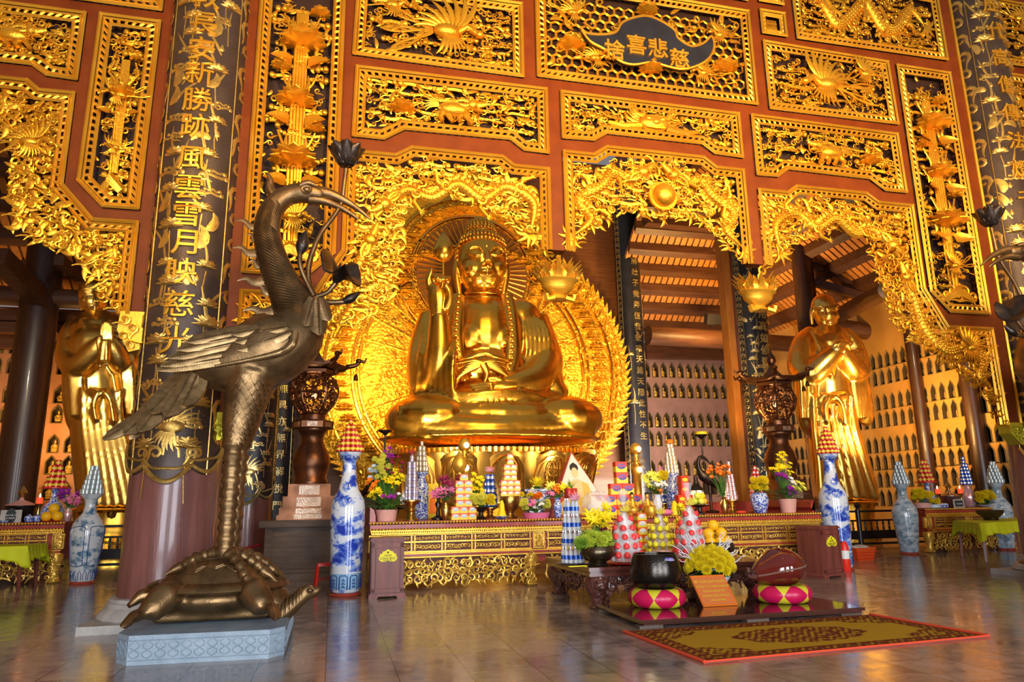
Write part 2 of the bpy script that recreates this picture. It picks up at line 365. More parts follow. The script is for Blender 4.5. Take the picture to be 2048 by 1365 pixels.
def porcelain(name, sc, band=(1.0, 1.0), dark=(.02, .05, .42), mid=(.12, .24, .72), pale=(.72, .78, .86), lo=.42, hi=.60):
    """blue painted landscapes on white glaze"""
    m = bpy.data.materials.new(name); m.use_nodes = True; nt = m.node_tree; N = nt.nodes; L = nt.links; b = N['Principled BSDF']
    b.inputs['Roughness'].default_value = .12; b.inputs['Coat Weight'].default_value = .5; b.inputs['Coat Roughness'].default_value = .05
    tc = N.new('ShaderNodeTexCoord'); mp = N.new('ShaderNodeMapping'); mp.inputs['Scale'].default_value = (sc, sc, sc * 1.5); mp.inputs['Rotation'].default_value = (.25, .2, 0); L.new(tc.outputs['Object'], mp.inputs[0])
    a = N.new('ShaderNodeTexNoise'); a.inputs['Scale'].default_value = 1.0; a.inputs['Detail'].default_value = 7; a.inputs['Roughness'].default_value = .62; a.inputs['Distortion'].default_value = .35; L.new(mp.outputs[0], a.inputs['Vector'])
    r = N.new('ShaderNodeValToRGB'); e = r.color_ramp.elements; e[0].position = lo; e[0].color = (*dark, 1); e[1].position = hi; e[1].color = (*pale, 1)
    k = e.new((lo + hi) / 2 - .01); k.color = (*mid, 1)
    L.new(a.outputs['Fac'], r.inputs[0]); L.new(r.outputs[0], b.inputs['Base Color']); MAT[name] = m
porcelain('porcelain_landscape', 3.4, lo=.40, hi=.53)
porcelain('porcelain_pale', 4.5, dark=(.04, .13, .24), mid=(.25, .36, .46), pale=(.62, .66, .68), lo=.36, hi=.52)
porcelain('porcelain_grey', 6.0, dark=(.10, .20, .30), mid=(.34, .46, .56), pale=(.60, .68, .74), lo=.36, hi=.60)
porcelain('porcelain_small', 26, lo=.45, hi=.55)
mat('glaze_white', (.78, .80, .84), .12, coat=.4); mat('glaze_blue', (.28, .52, .78), .15, coat=.4); mat('glaze_ink', (.02, .05, .22), .15, coat=.4); mat('glaze_pale', (.45, .62, .74), .15, coat=.4)
def tiles():
    m = bpy.data.materials.new('floor_tiles'); m.use_nodes = True; nt = m.node_tree; N = nt.nodes; L = nt.links; b = N['Principled BSDF']
    tc = N.new('ShaderNodeTexCoord'); mp = N.new('ShaderNodeMapping'); mp.inputs['Rotation'].default_value = (0, 0, pi / 2); L.new(tc.outputs['Object'], mp.inputs[0])
    br = N.new('ShaderNodeTexBrick'); br.inputs['Scale'].default_value = 1.0; br.inputs['Brick Width'].default_value = .8; br.inputs['Row Height'].default_value = .62
    br.inputs['Mortar Size'].default_value = .006; br.offset = .5; br.inputs['Color1'].default_value = (.42, .33, .275, 1); br.inputs['Color2'].default_value = (.24, .185, .155, 1); br.inputs['Mortar'].default_value = (.06, .045, .038, 1)
    L.new(mp.outputs[0], br.inputs['Vector'])
    n = N.new('ShaderNodeTexNoise'); n.inputs['Scale'].default_value = 3.5; n.inputs['Detail'].default_value = 6; n.inputs['Distortion'].default_value = 1.0; L.new(tc.outputs['Object'], n.inputs['Vector'])
    r = N.new('ShaderNodeValToRGB'); r.color_ramp.elements[0].position = .3; r.color_ramp.elements[0].color = (.62, .60, .60, 1); r.color_ramp.elements[1].position = .72; r.color_ramp.elements[1].color = (1.25, 1.2, 1.15, 1)
    L.new(n.outputs['Fac'], r.inputs[0])
    x = N.new('ShaderNodeMix'); x.data_type = 'RGBA'; x.blend_type = 'MULTIPLY'; x.inputs[0].default_value = 1.0
    L.new(br.outputs['Color'], x.inputs[6]); L.new(r.outputs[0], x.inputs[7]); L.new(x.outputs[2], b.inputs['Base Color'])
    q = N.new('ShaderNodeMapRange'); q.inputs[1].default_value = .3; q.inputs[2].default_value = .7; q.inputs[3].default_value = .10; q.inputs[4].default_value = .22; L.new(n.outputs['Fac'], q.inputs[0]); L.new(q.outputs[0], b.inputs['Roughness'])
    b.inputs['Specular IOR Level'].default_value = .75
    n2 = N.new('ShaderNodeTexNoise'); n2.inputs['Scale'].default_value = 5; L.new(tc.outputs['Object'], n2.inputs['Vector'])
    bp = N.new('ShaderNodeBump'); bp.inputs['Strength'].default_value = .10; bp.inputs['Distance'].default_value = .02; L.new(n2.outputs['Fac'], bp.inputs['Height'])
    b2 = N.new('ShaderNodeBump'); b2.inputs['Strength'].default_value = .3; b2.inputs['Distance'].default_value = .01; b2.invert = True; L.new(br.outputs['Fac'], b2.inputs['Height']); L.new(bp.outputs[0], b2.inputs['Normal'])
    L.new(b2.outputs[0], b.inputs['Normal']); MAT['floor_tiles'] = m
tiles()
# ---------------------------------------------------------------- the hall
X0 = 5.27; YS = 10.6
struct(MB().bx((-14, -9, -.12), (24, 33, 0)), 'floor', MAT['floor_tiles'])
def arch_outline(w, h, n=5):
    p = [(-w / 2, 0)]
    for k in range(n + 1):
        t = k / n; p.append((-w / 2 * (1 - t ** 1.9), h * (.62 + .28 * t + .10 * t ** 4)))
    return p                                                     # left half, bottom to apex
def fig_mb():
    b = MB(); b.lathe([(.11, 0), (.12, .03), (.10, .05), (.115, .08), (.10, .115), (.06, .14), (.062, .20), (.03, .235), (.034, .25)], 8)
    b.ell((0, 0, .285), (.036, .036, .046), 8, 6); b.tube([(-.05, -.02, .2), (-.085, -.05, .14), (-.03, -.09, .12)], .02, 5); b.tube([(.05, -.02, .2), (.085, -.05, .14), (.03, -.09, .12)], .02, 5)
    return b
FIG = fig_mb().mesh('niche_figure', MAT['figure_gold'])
def niche_wall(name, m, o, u, width, top, rows, sp, nw, nh, group, label, skip=lambda a, z: False, dep=.36, u0=None):
    """wall with pointed niches; o = foot of the wall, u = its direction, the niches open towards n"""
    o = np.asarray(o, float); u = nrm(u); n = np.array([u[1], -u[0], 0]); wl = MB(); tr = MB(); dk = MB(); z_ = np.array([0, 0, 1.0])
    W = lambda a, z, d=0: o + u * a + z_ * z + n * d
    zs = 0.0; cnt = int(width / sp); mar = (width - cnt * sp) / 2
    for rz in sorted(rows) + [None]:
        z1 = top if rz is None else rz
        wl.add([W(0, zs), W(width, zs), W(width, z1), W(0, z1)], [(0, 1, 2, 3)])
        if rz is None: break
        ct = rz + nh * 1.12; zs = ct
        wl.add([W(0, rz), W(mar, rz), W(mar, ct), W(0, ct), W(width - mar, rz), W(width, rz), W(width, ct), W(width - mar, ct)], [(0, 1, 2, 3), (4, 5, 6, 7)])
        L = arch_outline(nw, nh); full = L + [(-x, z) for x, z in L[-2::-1]]
        for k in range(cnt):
            c = mar + (k + .5) * sp
            left = [(c - sp / 2, rz)] + [(c + x, rz + z) for x, z in L] + [(c, ct), (c - sp / 2, ct)]
            right = [(c + sp / 2, rz), (c + sp / 2, ct), (c, ct)] + [(c - x, rz + z) for x, z in L[::-1]]
            for q in (left, right): wl.add([W(a, z) for a, z in q], [tuple(range(len(q)))])
            q = [(c + x, rz + z) for x, z in full]; k2 = len(q)
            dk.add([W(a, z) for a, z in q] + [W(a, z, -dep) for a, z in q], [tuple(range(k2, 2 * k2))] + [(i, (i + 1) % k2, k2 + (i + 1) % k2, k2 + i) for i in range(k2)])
            tr.tube([W(a, z, .02) for a, z in q + [q[0]]], nw * .07, 4, cap=False)
            if not skip(c, rz):
                f = bpy.data.objects.new('niche_figure', FIG); COL.objects.link(f); f.location = [float(v) for v in W(c, rz + .006, -dep * .48)]
                f.rotation_euler = (0, 0, math.atan2(n[1], n[0]) + pi / 2); s = nh / .42; f.scale = (nw * 3.3, nw * 3.3, s * .92)
                tag(f, label, 'statue', group)
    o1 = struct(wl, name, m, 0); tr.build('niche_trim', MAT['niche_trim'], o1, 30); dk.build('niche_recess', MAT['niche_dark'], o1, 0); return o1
rowsC = [P(1380, y, 31)[2] for y in (772, 814, 878, 915, 957 + 2, 1000)]
def vis(o, u, x0, x1, y0, y1):
    def f(a, z):
        p = np.asarray(o) + np.asarray(u) * a; p[2] = z; c = CM.T @ (p - EYE); x, y = 1024 + FPX * c[0] / c[1], 682.5 - FPX * c[2] / c[1]
        return not (x0 < x < x1 and y0 < y < y1)
    return f
oC = np.array([12.2, 31.0, 0]); niche_wall('wall_back_right', MAT['dusky_wall'], oC, (1, 0, 0), 9.5, 8.6, [P(1380, y, 31)[2] for y in (757, 797, 856, 893, 952, 990)], .44, .30, .72, 'figures in the niches behind the altar',
    'small gilt seated figure in a pointed niche of the dusky wall behind the altar', vis(oC, (1, 0, 0), 1288, 1600, 690, 960))
oL = np.array([-13.5, 27.0, 0]); niche_wall('wall_back_left', MAT['brick_wall'], oL, (1, 0, 0), 11.3, 8.2, [P(40, y, 27)[2] for y in (708, 748, 806, 846, 906, 949, 1000)], .50, .32, .60, 'figures in the niches of the left wall',
    'small gilt seated figure in a pointed niche behind the praying statue', vis(oL, (1, 0, 0), -20, 160, 640, 1010))
oR = np.array([20.5, 31.0, 0]); rr = [PX(1900, y, 20.5)[2] for y in (712, 760 + 5, 803, 858, 902, 945, 990)]
rr = [float(PX(1890, y, 20.5)[2]) for y in (1012, 971, 933, 894, 838, 799, 743, 705)][:8]
niche_wall('wall_right', MAT['ochre_wall'], oR, (0, -1, 0), 17.0, 9.2, rr, .385, .25, .60, 'figures in the niches of the right wall',
    'small gilt seated figure in a pointed niche of the ochre right wall', vis(oR, (0, -1, 0), 1735, 1960, 640, 1030))
struct(MB().bx((-2.2, 29.4, 0), (13.2, 29.6, 17)), 'wall_back_panelled', MAT['panel_wood'])
struct(MB().bx((-14.2, -9, 0), (-14, 33, 14)), 'wall_left', MAT['ochre_wall'])
struct(MB().bx((23.8, -9, 0), (24, 20, 14)), 'wall_right_front', MAT['ochre_wall'])
fw = MB()
for a, b in ((-14, -6.6), (-2.4, .9), (5.1, 8.4), (12.6, 24)): fw.bx((a, -8.2, 0), (b, -8, 12))
for a, b in ((-6.6, -2.4), (.9, 5.1), (8.4, 12.6)): fw.bx((a, -8.2, 6.2), (b, -8, 12))
struct(fw, 'wall_front', MAT['panel_wood'])
# roofs: slats under dark purlins
def roof(a, b, c, d, n, name, bw=.30, bh=.34, alongAB=True):
    """quad a b c d; purlins run parallel to ab, spaced from ab to dc"""
    a, b, c, d = [np.asarray(k, float) for k in (a, b, c, d)]; up = np.array([0, 0, .05]); q = MB(); sl = MB(); k2 = int(np.linalg.norm(b - a) / .30)
    q.add([a + up * 2, b + up * 2, c + up * 2, d + up * 2], [(0, 1, 2, 3)])
    o = struct(q, name, MAT['panel_wood'])
    for i in range(k2):
        t = (i + .5) / k2; p0 = a + (b - a) * t; p1 = d + (c - d) * t; s = nrm(b - a) * .11
        sl.add([p0 - s, p0 + s, p1 + s, p1 - s, p0 - s + up, p0 + s + up, p1 + s + up, p1 - s + up], [(0, 3, 2, 1), (4, 5, 6, 7), (0, 1, 5, 4), (2, 3, 7, 6), (0, 4, 7, 3), (1, 2, 6, 5)])
    sl.build('slat', MAT['orange_slat'], o, 0)
    for i in range(n):
        t = (i + .5) / n; p0 = a + (d - a) * t; p1 = b + (c - b) * t; m_ = MB(); s = nrm(d - a) * bw / 2; h = np.array([0, 0, bh])
        m_.add([p0 - s, p0 + s, p1 + s, p1 - s, p0 - s - h, p0 + s - h, p1 + s - h, p1 - s - h], [(0, 1, 2, 3), (4, 7, 6, 5), (0, 4, 5, 1), (2, 6, 7, 3), (0, 3, 7, 4), (1, 5, 6, 2)])
        m_.build('purlin', MAT['beam_wood'], o, 0)
roof((12.3, 31.2, 9.4), (24, 31.2, 9.4), (24, 22, 17.5), (12.3, 22, 17.5), 12, 'ceiling_back')
roof((21.2, 31.2, 8.6), (21.2, 12, 8.6), (12.5, 12, 16), (12.5, 31.2, 16), 10, 'ceiling_right')
roof((-14, 27.2, 8.3), (-2, 27.2, 8.3), (-2, 12, 18), (-14, 12, 18), 14, 'ceiling_left')
def beam(name, p, q, w, h, m='beam_wood'):
    p, q = np.asarray(p, float), np.asarray(q, float); d = nrm(q - p); s = nrm(np.cross(d, (0, 0, 1))) * w / 2; u = nrm(np.cross(s, d)) * h / 2
    V = [x + a * s + b * u for x in (p, q) for a, b in ((-1, -1), (1, -1), (1, 1), (-1, 1))]
    b = MB().add(V, [(0, 1, 2, 3), (7, 6, 5, 4), (0, 4, 5, 1), (1, 5, 6, 2), (2, 6, 7, 3), (3, 7, 4, 0)]); return struct(b, name, MAT[m], 0)
def rbeam(name, p, q, r, m='beam_wood'):
    return struct(MB().tube([p, q], r, 14), name, MAT[m], 40)
# tie beams of the back aisle
rbeam('beam_round', P(1296, 671, 27.5), P(1480, 682, 27.5), .42); rbeam('beam_round', P(1480, 682, 27.5), P(1640, 692, 27.5), .36)
beam('beam_lintel', P(1290, 702, 30.4), P(1620, 708, 30.4), .35, .75); beam('beam_lintel', P(1290, 430, 26.5), P(1520, 452, 26.5), .5, .9)
beam('beam_wallplate', P(1285, 708, 30.9), P(1600, 712, 30.9), .2, .3)
# right aisle
rbeam('beam_round', P(1660, 652, 24), P(1790, 672, 23.4), .34)
for y, w_ in ((0, .34),): rbeam('beam_round', P(1662, 640, 24.5), P(1775, 580, 18.5), .30)
for i, (a, b) in enumerate((((1628, 530), (1745, 583)), ((1628, 565), (1735, 597)), ((1630, 500), (1690, 540)))):
    beam('beam_bracket', P(*a, 24), P(*b, 23.0), .32, .30)
def column(name, x, y, r, top, m='dark_wood', z0=0):
    return struct(MB().lathe([(r * 1.02, z0), (r, top * .5), (r * .93, top)], 28, (x, y, 0)), name, MAT[m], 60)
for (px, py, Y, r) in ((1612, 600, 24.0, .42), (75, 640, 23.6, .52)):
    c = P(px, py, Y); column('column_aisle', c[0], c[1], r, 13)
c = PX(1838, 800, 20.3); column('column_wall', c[0], c[1], .22, 9.0)
c = PX(1958, 900, 20.3); column('column_wall', c[0], c[1], .26, 9.0)
# left aisle: tie beams, sloping brace and brackets
rbeam('beam_round', P(-40, 588, 23.6), P(75, 596, 23.6), .30); rbeam('beam_round', P(80, 596, 23.6), P(260, 604, 23.6), .30)
beam('beam_brace', P(-5, 512, 21.0), P(92, 612, 23.6), .45, .50); beam('beam_brace', P(118, 520, 22), P(200, 590, 26), .25, .3)
for y in (468, 492, 632, 655): beam('beam_lintel', P(-30, y, 25.5), P(150, y + 6, 25.5), .4, .34)
beam('beam_lintel', P(-30, 672, 26.6), P(160, 680, 26.6), .4, .8)
beam('beam_wallplate', P(90, 640, 24.5), P(150, 700, 26.5), .3, .3)
# front pillars of the screen
def pillar(x, y):
    o = struct(MB().lathe([(.575, .16), (.57, .6), (.555, 2.5), (.53, 6), (.52, 13)], 48, (x, y, 0)), 'pillar_round', MAT['pillar_wood'], 60)
    b = MB().lathe([(.76, .10), (.78, .12), (.76, .17), (.70, .235), (.68, .25), (.68, .30), (.65, .31), (.65, .35), (.60, .36)], 48, (x, y, 0)); b.bx((x - .79, y - .79, 0), (x + .79, y + .79, .10))
    b.build('pillar_base', MAT['stone'], o, 30)
PL = (-2.10, 10.78); PR = (12.92, 10.78); pillar(*PL); pillar(*PR)
struct(MB().bx((11.02, 18.15, .3), (11.25, 18.5, 12)), 'pillar_lit_side', MAT['orange_slat'])  # added box: warm light on the pillar's side put into its orange colour
for cx, cy in ((-1.93, 18.4), (11.82, 18.4)):
    o = struct(MB().lathe([(.56, .2), (.55, 3), (.52, 13)], 40, (cx, cy, 0)), 'pillar_inner', MAT['pillar_wood'], 60)
    b = MB().lathe([(.86, .12), (.86, .2), (.75, .3), (.70, .3), (.70, .36), (.56, .37)], 40, (cx, cy, 0)); b.bx((cx - .95, cy - .95, 0), (cx + .95, cy + .95, .12)); b.build('pillar_base', MAT['stone'], o, 30)
for cx, cy in ((-2.05, 28.75), (12.62, 28.78)):
    struct(MB().lathe([(.55, 0), (.53, 3), (.50, 17)], 32, (cx, cy, 0)), 'pillar_rear', MAT['pillar_wood'], 60)
# ---------------------------------------------------------------- relief carving
def poly_in(poly, x, z):
    c = False; n = len(poly); j = n - 1
    for i in range(n):
        xi, zi = poly[i]; xj, zj = poly[j]
        if (zi > z) != (zj > z) and x < (xj - xi) * (z - zi) / (zj - zi) + xi: c = not c
        j = i
    return c
def offset(poly, d, closed=True):
    """inward offset (poly counter-clockwise) with mitred corners"""
    p = np.asarray(poly, float); n = len(p); out = []
    for i in range(n):
        a = p[i - 1] if (closed or i > 0) else None; b = p[i]; c = p[(i + 1) % n] if (closed or i < n - 1) else None
        if a is None: e = nrm(c - b); out.append(b + d * np.array([-e[1], e[0]])); continue
        if c is None: e = nrm(b - a); out.append(b + d * np.array([-e[1], e[0]])); continue
        e1, e2 = nrm(b - a), nrm(c - b); n1, n2 = np.array([-e1[1], e1[0]]), np.array([-e2[1], e2[0]]); m = n1 + n2; q = (m @ m) / 2
        out.append(b + d * m / max(q, .35))
    return np.array(out)
def ccw(poly):
    p = np.asarray(poly, float); A = np.sum(p[:, 0] * np.roll(p[:, 1], -1) - np.roll(p[:, 0], -1) * p[:, 1]); return p if A > 0 else p[::-1]
class Relief:
    """carving in a plane: local x, z and y towards the viewer negative"""
    def __init__(s, seed, y=0.0): s.b = MB(); s.R = random.Random(seed); s.y = y
    def T(s, pts, r, flat=.75, n=5):                               # pts: (x, z) or (x, z, y)
        q = [(p[0], s.y + (p[2] if len(p) > 2 else 0), p[1]) for p in pts]; s.b.tube(q, r, n, flat, ref=(0, 1, 0))
    def curl(s, x, z, k, ang, turn=1, y=0.0, turns=1.15, tail=1.0):
        pts = []; ca, sa = cos(ang), sin(ang)
        for t in np.linspace(0, 1, 4)[:-1]: pts.append((-tail * k * (1 - t), -.42 * k * turn + .12 * k * turn * sin(t * pi)))
        for t in np.linspace(0, 1, 9):
            a = -pi / 2 * turn + turn * turns * 2 * pi * t * .8; rr = .42 * k * (1 - .62 * t); pts.append((rr * cos(a), rr * sin(a)))
        w = np.concatenate([np.linspace(.05, .13, 4), np.linspace(.13, .085, 8)]) * k
        s.T([(x + p[0] * ca - p[1] * sa, z + p[0] * sa + p[1] * ca, y - .015 * i * k) for i, p in enumerate(pts)], w)
    def leaf(s, x, z, k, ang, bend=.4, y=0.0, w=.17):
        pts = []; a = ang; px, pz = x, z
        for i in range(6): pts.append((px, pz, y - .03 * k * sin(i / 5 * pi))); px += k / 5 * cos(a); pz += k / 5 * sin(a); a += bend / 3
        s.T(pts, np.array([.35, .9, 1, .85, .55, .12]) * w * k, .55)
    def bar(s, x0, x1, z, r=.032, y=.03):
        R = s.R; q = []; n = max(4, int(abs(x1 - x0) / .14))
        for i in range(n + 1): t = i / n; q.append((x0 + (x1 - x0) * t, z + .018 * sin(t * 9 + z * 7), y))
        s.T(q, r, .7); s.b.ell((x1, s.y + y - .02, z), (r * 1.5, r * 1.2, r * 1.5), 6, 4); s.b.ell((x0, s.y + y - .02, z), (r * 1.5, r * 1.2, r * 1.5), 6, 4)
        for k in range(int(abs(x1 - x0) / .26)):
            xx = x0 + (x1 - x0) * R.random(); s.curl(xx, z + R.choice((-1, 1)) * r, R.uniform(.09, .15), R.choice((0, pi)) + R.uniform(-.3, .3), R.choice((-1, 1)), y - .03)
    def clouds(s, poly, step=.17, dens=.75):
        x0, z0 = np.min(poly, 0); x1, z1 = np.max(poly, 0); z = z0 + step * .6
        while z < z1:
            x = x0 + s.R.uniform(0, .3)
            while x < x1:
                L = s.R.uniform(.35, 1.1); a, b = x, min(x + L, x1)
                if s.R.random() < dens:
                    while b - a > .1 and not (poly_in(poly, a, z)): a += .06
                    while b - a > .1 and not (poly_in(poly, b, z)): b -= .06
                    if b - a > .14 and poly_in(poly, (a + b) / 2, z): s.bar(a, b, z, s.R.uniform(.026, .042), s.R.uniform(-.03, .04))
                x += L + s.R.uniform(.08, .3)
            z += step * s.R.uniform(.85, 1.15)
    def scatter(s, poly, n, k=(.10, .22), y=(-.06, .02), leafy=.4):
        x0, z0 = np.min(poly, 0); x1, z1 = np.max(poly, 0); c = 0; tries = 0
        while c < n and tries < n * 6:
            tries += 1; x, z = s.R.uniform(x0, x1), s.R.uniform(z0, z1)
            if not poly_in(poly, x, z): continue
            kk = s.R.uniform(*k); yy = s.R.uniform(*y); c += 1
            if s.R.random() < leafy: s.leaf(x, z, kk * 1.5, s.R.uniform(0, 2 * pi), s.R.uniform(-1.2, 1.2), yy)
            else: s.curl(x, z, kk, s.R.choice((0, pi)) + s.R.uniform(-.6, .6), s.R.choice((-1, 1)), yy)
    def ball(s, x, z, r, y=-.05): s.b.ell((x, s.y + y, z), (r, r * .8, r), 12, 8)
    def dragon(s, path, r=.10, flip=1, y=-.07):
        p = smooth_pts([(a, b) for a, b in path], 7); n = len(p); t = np.linspace(0, 1, n)
        rad = r * np.minimum(1, .35 + 3 * t) * np.clip(1.15 - .12 * t, 0, 2); rad[:6] *= np.linspace(.3, 1, 6)
        yy = y - .03 * np.sin(t * 14); s.T([(a, b, c) for (a, b), c in zip(p, yy)], rad, .8, 8)
        d = np.gradient(p, axis=0); d /= np.maximum(np.linalg.norm(d, axis=1), 1e-6)[:, None]; nr = np.stack([-d[:, 1], d[:, 0]], 1) * flip
        for i in range(2, n - 2):
            q = p[i] + nr[i] * rad[i] * .8; s.leaf(q[0], q[1], rad[i] * 1.3, math.atan2(nr[i][1], nr[i][0]) - .5 * flip, .5, yy[i], .3)
        for f, sd in ((.22, -1), (.42, 1), (.62, -1), (.78, 1)):
            i = int(f * n); q = p[i]; v = nr[i] * sd * -1; a = math.atan2(v[1], v[0]) + s.R.uniform(-.4, .4); e = q + np.array([cos(a), sin(a)]) * r * 2.2; g = e + np.array([cos(a + .9 * sd), sin(a + .9 * sd)]) * r * 2.0
            s.T([(*q, yy[i]), (*e, yy[i] - .04), (*g, yy[i] - .06)], [r * .55, r * .42, r * .34], 1, 6)
            for m in (-.6, 0, .6, 1.2): s.leaf(g[0], g[1], r * 1.1, a + .9 * sd + m, .8, yy[i] - .06, .12)
            s.curl(q[0] + v[0] * r * .5, q[1] + v[1] * r * .5, r * 2.2, a, sd, yy[i] - .05)
        for i in range(3, n - 3):
            for o_ in (-.45, .1, .6): q = p[i] + nr[i] * rad[i] * o_; s.b.ell((q[0], s.y + yy[i] - rad[i] * .72, q[1]), (rad[i] * .30, rad[i] * .16, rad[i] * .24), 6, 4)
        h = p[-1]; a = math.atan2(d[-1][1], d[-1][0]); s.head(h[0], h[1], r * 1.5, a, y - .05)
        for m in (-.7, -.35, 0, .35, .7): s.leaf(p[0][0], p[0][1], r * 3.4, math.atan2(-d[0][1], -d[0][0]) + m, m * 1.5, y, .13)
    def head(s, x, z, k, a, y=-.1):
        c, n = cos(a), sin(a); s.b.ell((x, s.y + y, z), (k, k * .8, k * .85), 10, 7)
        s.T([(x + c * k * .6, z + n * k * .6, y - .02), (x + c * k * 1.5, z + n * k * 1.5 + .12 * k, y - .03), (x + c * k * 2.0, z + n * k * 2.0 + .3 * k, y - .03)], [k * .6, k * .45, k * .3], .8, 7)
        s.T([(x + c * k * .4, z + n * k * .4 - .5 * k, y), (x + c * k * 1.4, z + n * k * 1.4 - .8 * k, y)], [k * .4, k * .2], .8, 6)
        for sd in (-1, 1):
            s.b.ell((x + c * k * .45 - n * k * .45 * sd, s.y + y - .75 * k, z + n * k * .45 + c * k * .45 * sd), k * .24, 7, 5)
            s.leaf(x - c * k * .3, z - n * k * .3, k * 2.6, a + pi - sd * .55, sd * .9, y - .04, .10)
        for m in np.linspace(-1.6, 1.6, 11): s.leaf(x - c * k * .5 * cos(m), z - n * k * .5, k * 1.5, a + pi + m, m * .9, y + .03, .11)
        for m in range(5): s.curl(x + k * 1.0 * cos(a + 2 + m * .6), z + k * sin(a + 2 + m * .6), k * .7, m * 1.3, 1, y - .03)
        s.leaf(x + c * k * 1.7, z + n * k * 1.7, k * 2.2, a + .9, 1.4, y - .05, .07); s.leaf(x + c * k * 1.7, z + n * k * 1.7, k * 2.2, a - .9, -1.4, y - .05, .07)
    def bird(s, x, z, k, f=1, y=-.09, tail=7):
        """phoenix: body, neck, fanned wings and streaming tail; f = facing"""
        s.b.ell((x, s.y + y, z), (k * .55, k * .3, k * .30), 10, 7)
        s.T([(x + f * k * .4, z + .05 * k, y), (x + f * k * .75, z + .28 * k, y - .04), (x + f * k * .95, z + .10 * k, y - .06), (x + f * k * 1.15, z - .05 * k, y - .07)], [k * .2, k * .15, k * .14, k * .12], .9, 8)
        s.b.ell((x + f * k * 1.22, s.y + y - .07, z - .06 * k), (k * .19, k * .16, k * .16), 8, 6); s.leaf(x + f * k * 1.35, z - .08 * k, k * .35, (0 if f > 0 else pi) - .4 * f, -.8 * f, y - .07, .2)
        for m in (.5, .9, 1.3): s.leaf(x + f * k * 1.1, z + .06 * k, k * .4, (pi - m if f > 0 else m), .7, y - .06, .13)
        for i in range(9): a = .25 + i * .26; s.leaf(x + f * k * .1 * i - f * .3 * k, z + k * .16, k * (1.0 + .06 * i), (a if f < 0 else pi - a), .5 * f, y - .01 * i, .085)
        for i in range(7): a = -.35 - i * .2; s.leaf(x - f * k * .05 * i + f * .2 * k, z - k * .12, k * (.75 + .05 * i), (a if f > 0 else pi - a), -.5 * f, y - .01 * i, .09)
        for i in range(tail):
            a = (pi if f > 0 else 0) + f * (-.75 + i * .24); pts = []; px, pz = x - f * k * .45, z
            for q in range(9): pts.append((px, pz, y + .02)); px += cos(a) * k * .26; pz += sin(a) * k * .26; a += .17 * (1 if i % 2 else -1) * cos(q * .7)
            s.T(pts, np.array([.05, .06, .06, .055, .05, .05, .06, .07, .02]) * k, .7)
    def beast(s, x, z, k, f=1, y=-.09):
        s.b.ell((x, s.y + y, z), (k * .85, k * .4, k * .42), 12, 8); s.head(x + f * k * .95, z + .30 * k, k * .36, 0 if f > 0 else pi, y - .05)
        for lx, a in ((-.6, -1.9), (-.35, -1.2), (.35, -1.9), (.65, -1.1)):
            q = (x + lx * k, z - .25 * k); e = (q[0] + cos(a) * k * .4, q[1] + sin(a) * k * .35); g = (e[0] + f * .14 * k, e[1] - .16 * k)
            s.T([(*q, y), (*e, y - .03), (*g, y - .04)], [k * .18, k * .13, k * .12], 1, 7)
        for m in range(6): s.leaf(x - f * k * .8, z + .1 * k, k * .8, (pi if f > 0 else 0) - f * (.1 + m * .25), f * .8, y, .09)
        for m in range(9): s.leaf(x + f * k * (.5 - .15 * m), z + .33 * k, k * .38, pi / 2 + f * .7, f * .8, y - .02, .12)
        for i in range(3): s.curl(x - k * .5 + i * .5 * k, z + .05 * k, k * .35, 0, 1, y - .15 * k)
    def lotus(s, x, z, k, y=-.12, view=.3):
        """open lotus seen from the front"""
        c = np.array([x, s.y + y, z])
        for ring, (np_, L, up, r0) in enumerate(((10, .60, -.05, .10), (10, .62, .35, .08), (8, .60, .75, .06), (6, .50, 1.1, .04))):
            for i in range(np_):
                a = 2 * pi * (i + .5 * (ring % 2)) / np_; o = np.array([cos(a), sin(a) * .75, 0]); d = o * cos(up) + np.array([0, 0, sin(up)])
                n_ = np.cross(d, np.cross((0, 0, 1), o)); n_ = -n_ if n_[2] < 0 else n_
                s.b.petal(c + o * r0 * k, d, np.cross((0, 0, 1), o), nrm(n_), L * k, .54 * k, .18, .16, nu=2, nv=4, tip=.75)
        s.b.ell(c + (0, 0, .18 * k), (.16 * k, .14 * k, .18 * k), 8, 6)
    def bud(s, x, z, k, y=-.08): s.b.lathe([(.02 * k, -.1 * k), (.16 * k, 0), (.2 * k, .12 * k), (.12 * k, .32 * k), (.01, .5 * k)], 8, (x, s.y + y, z))
def border(b, line, w=.17, y=0.0, closed=True, step=.115):
    """gilt moulding: outer bead, pierced band of short bridges, inner bead; line counter-clockwise, inside to the left"""
    def bead(d, r, yy, fl=1.0):
        q = offset(line, d, closed); v = [(p[0], yy, p[1]) for p in q]
        for i in range(len(v) if closed else len(v) - 1):
            p0, p1 = np.array(v[i]), np.array(v[(i + 1) % len(v)]); e = nrm(p1 - p0) * r * .6; b.tube([p0 - e, p1 + e], r, 4, fl, ref=(0, 1, 0))
    bead(.022, .028, y - .05); bead(.066, .022, y - .025); bead(w - .012, .028, y - .02)
    q0 = offset(line, .06, closed); q1 = offset(line, w, closed); n = len(line)
    for i in range(n if closed else n - 1):
        a0, a1, c0, c1 = q0[i], q0[(i + 1) % n], q1[i], q1[(i + 1) % n]; L = np.linalg.norm(a1 - a0); k = max(1, int(round(L / step)))
        e = nrm(a1 - a0)
        for j in range(k):
            t = (j + .5) / k; p = a0 + (a1 - a0) * t; c = c0 + (c1 - c0) * t; m = (p + c) / 2
            b.tube([(p[0] - e[0] * .02, y - .01, p[1] - e[1] * .02), (m[0], y - .03, m[1]), (c[0] + e[0] * .02, y - .01, c[1] + e[1] * .02)], .024, 4, .7, ref=(0, 1, 0))
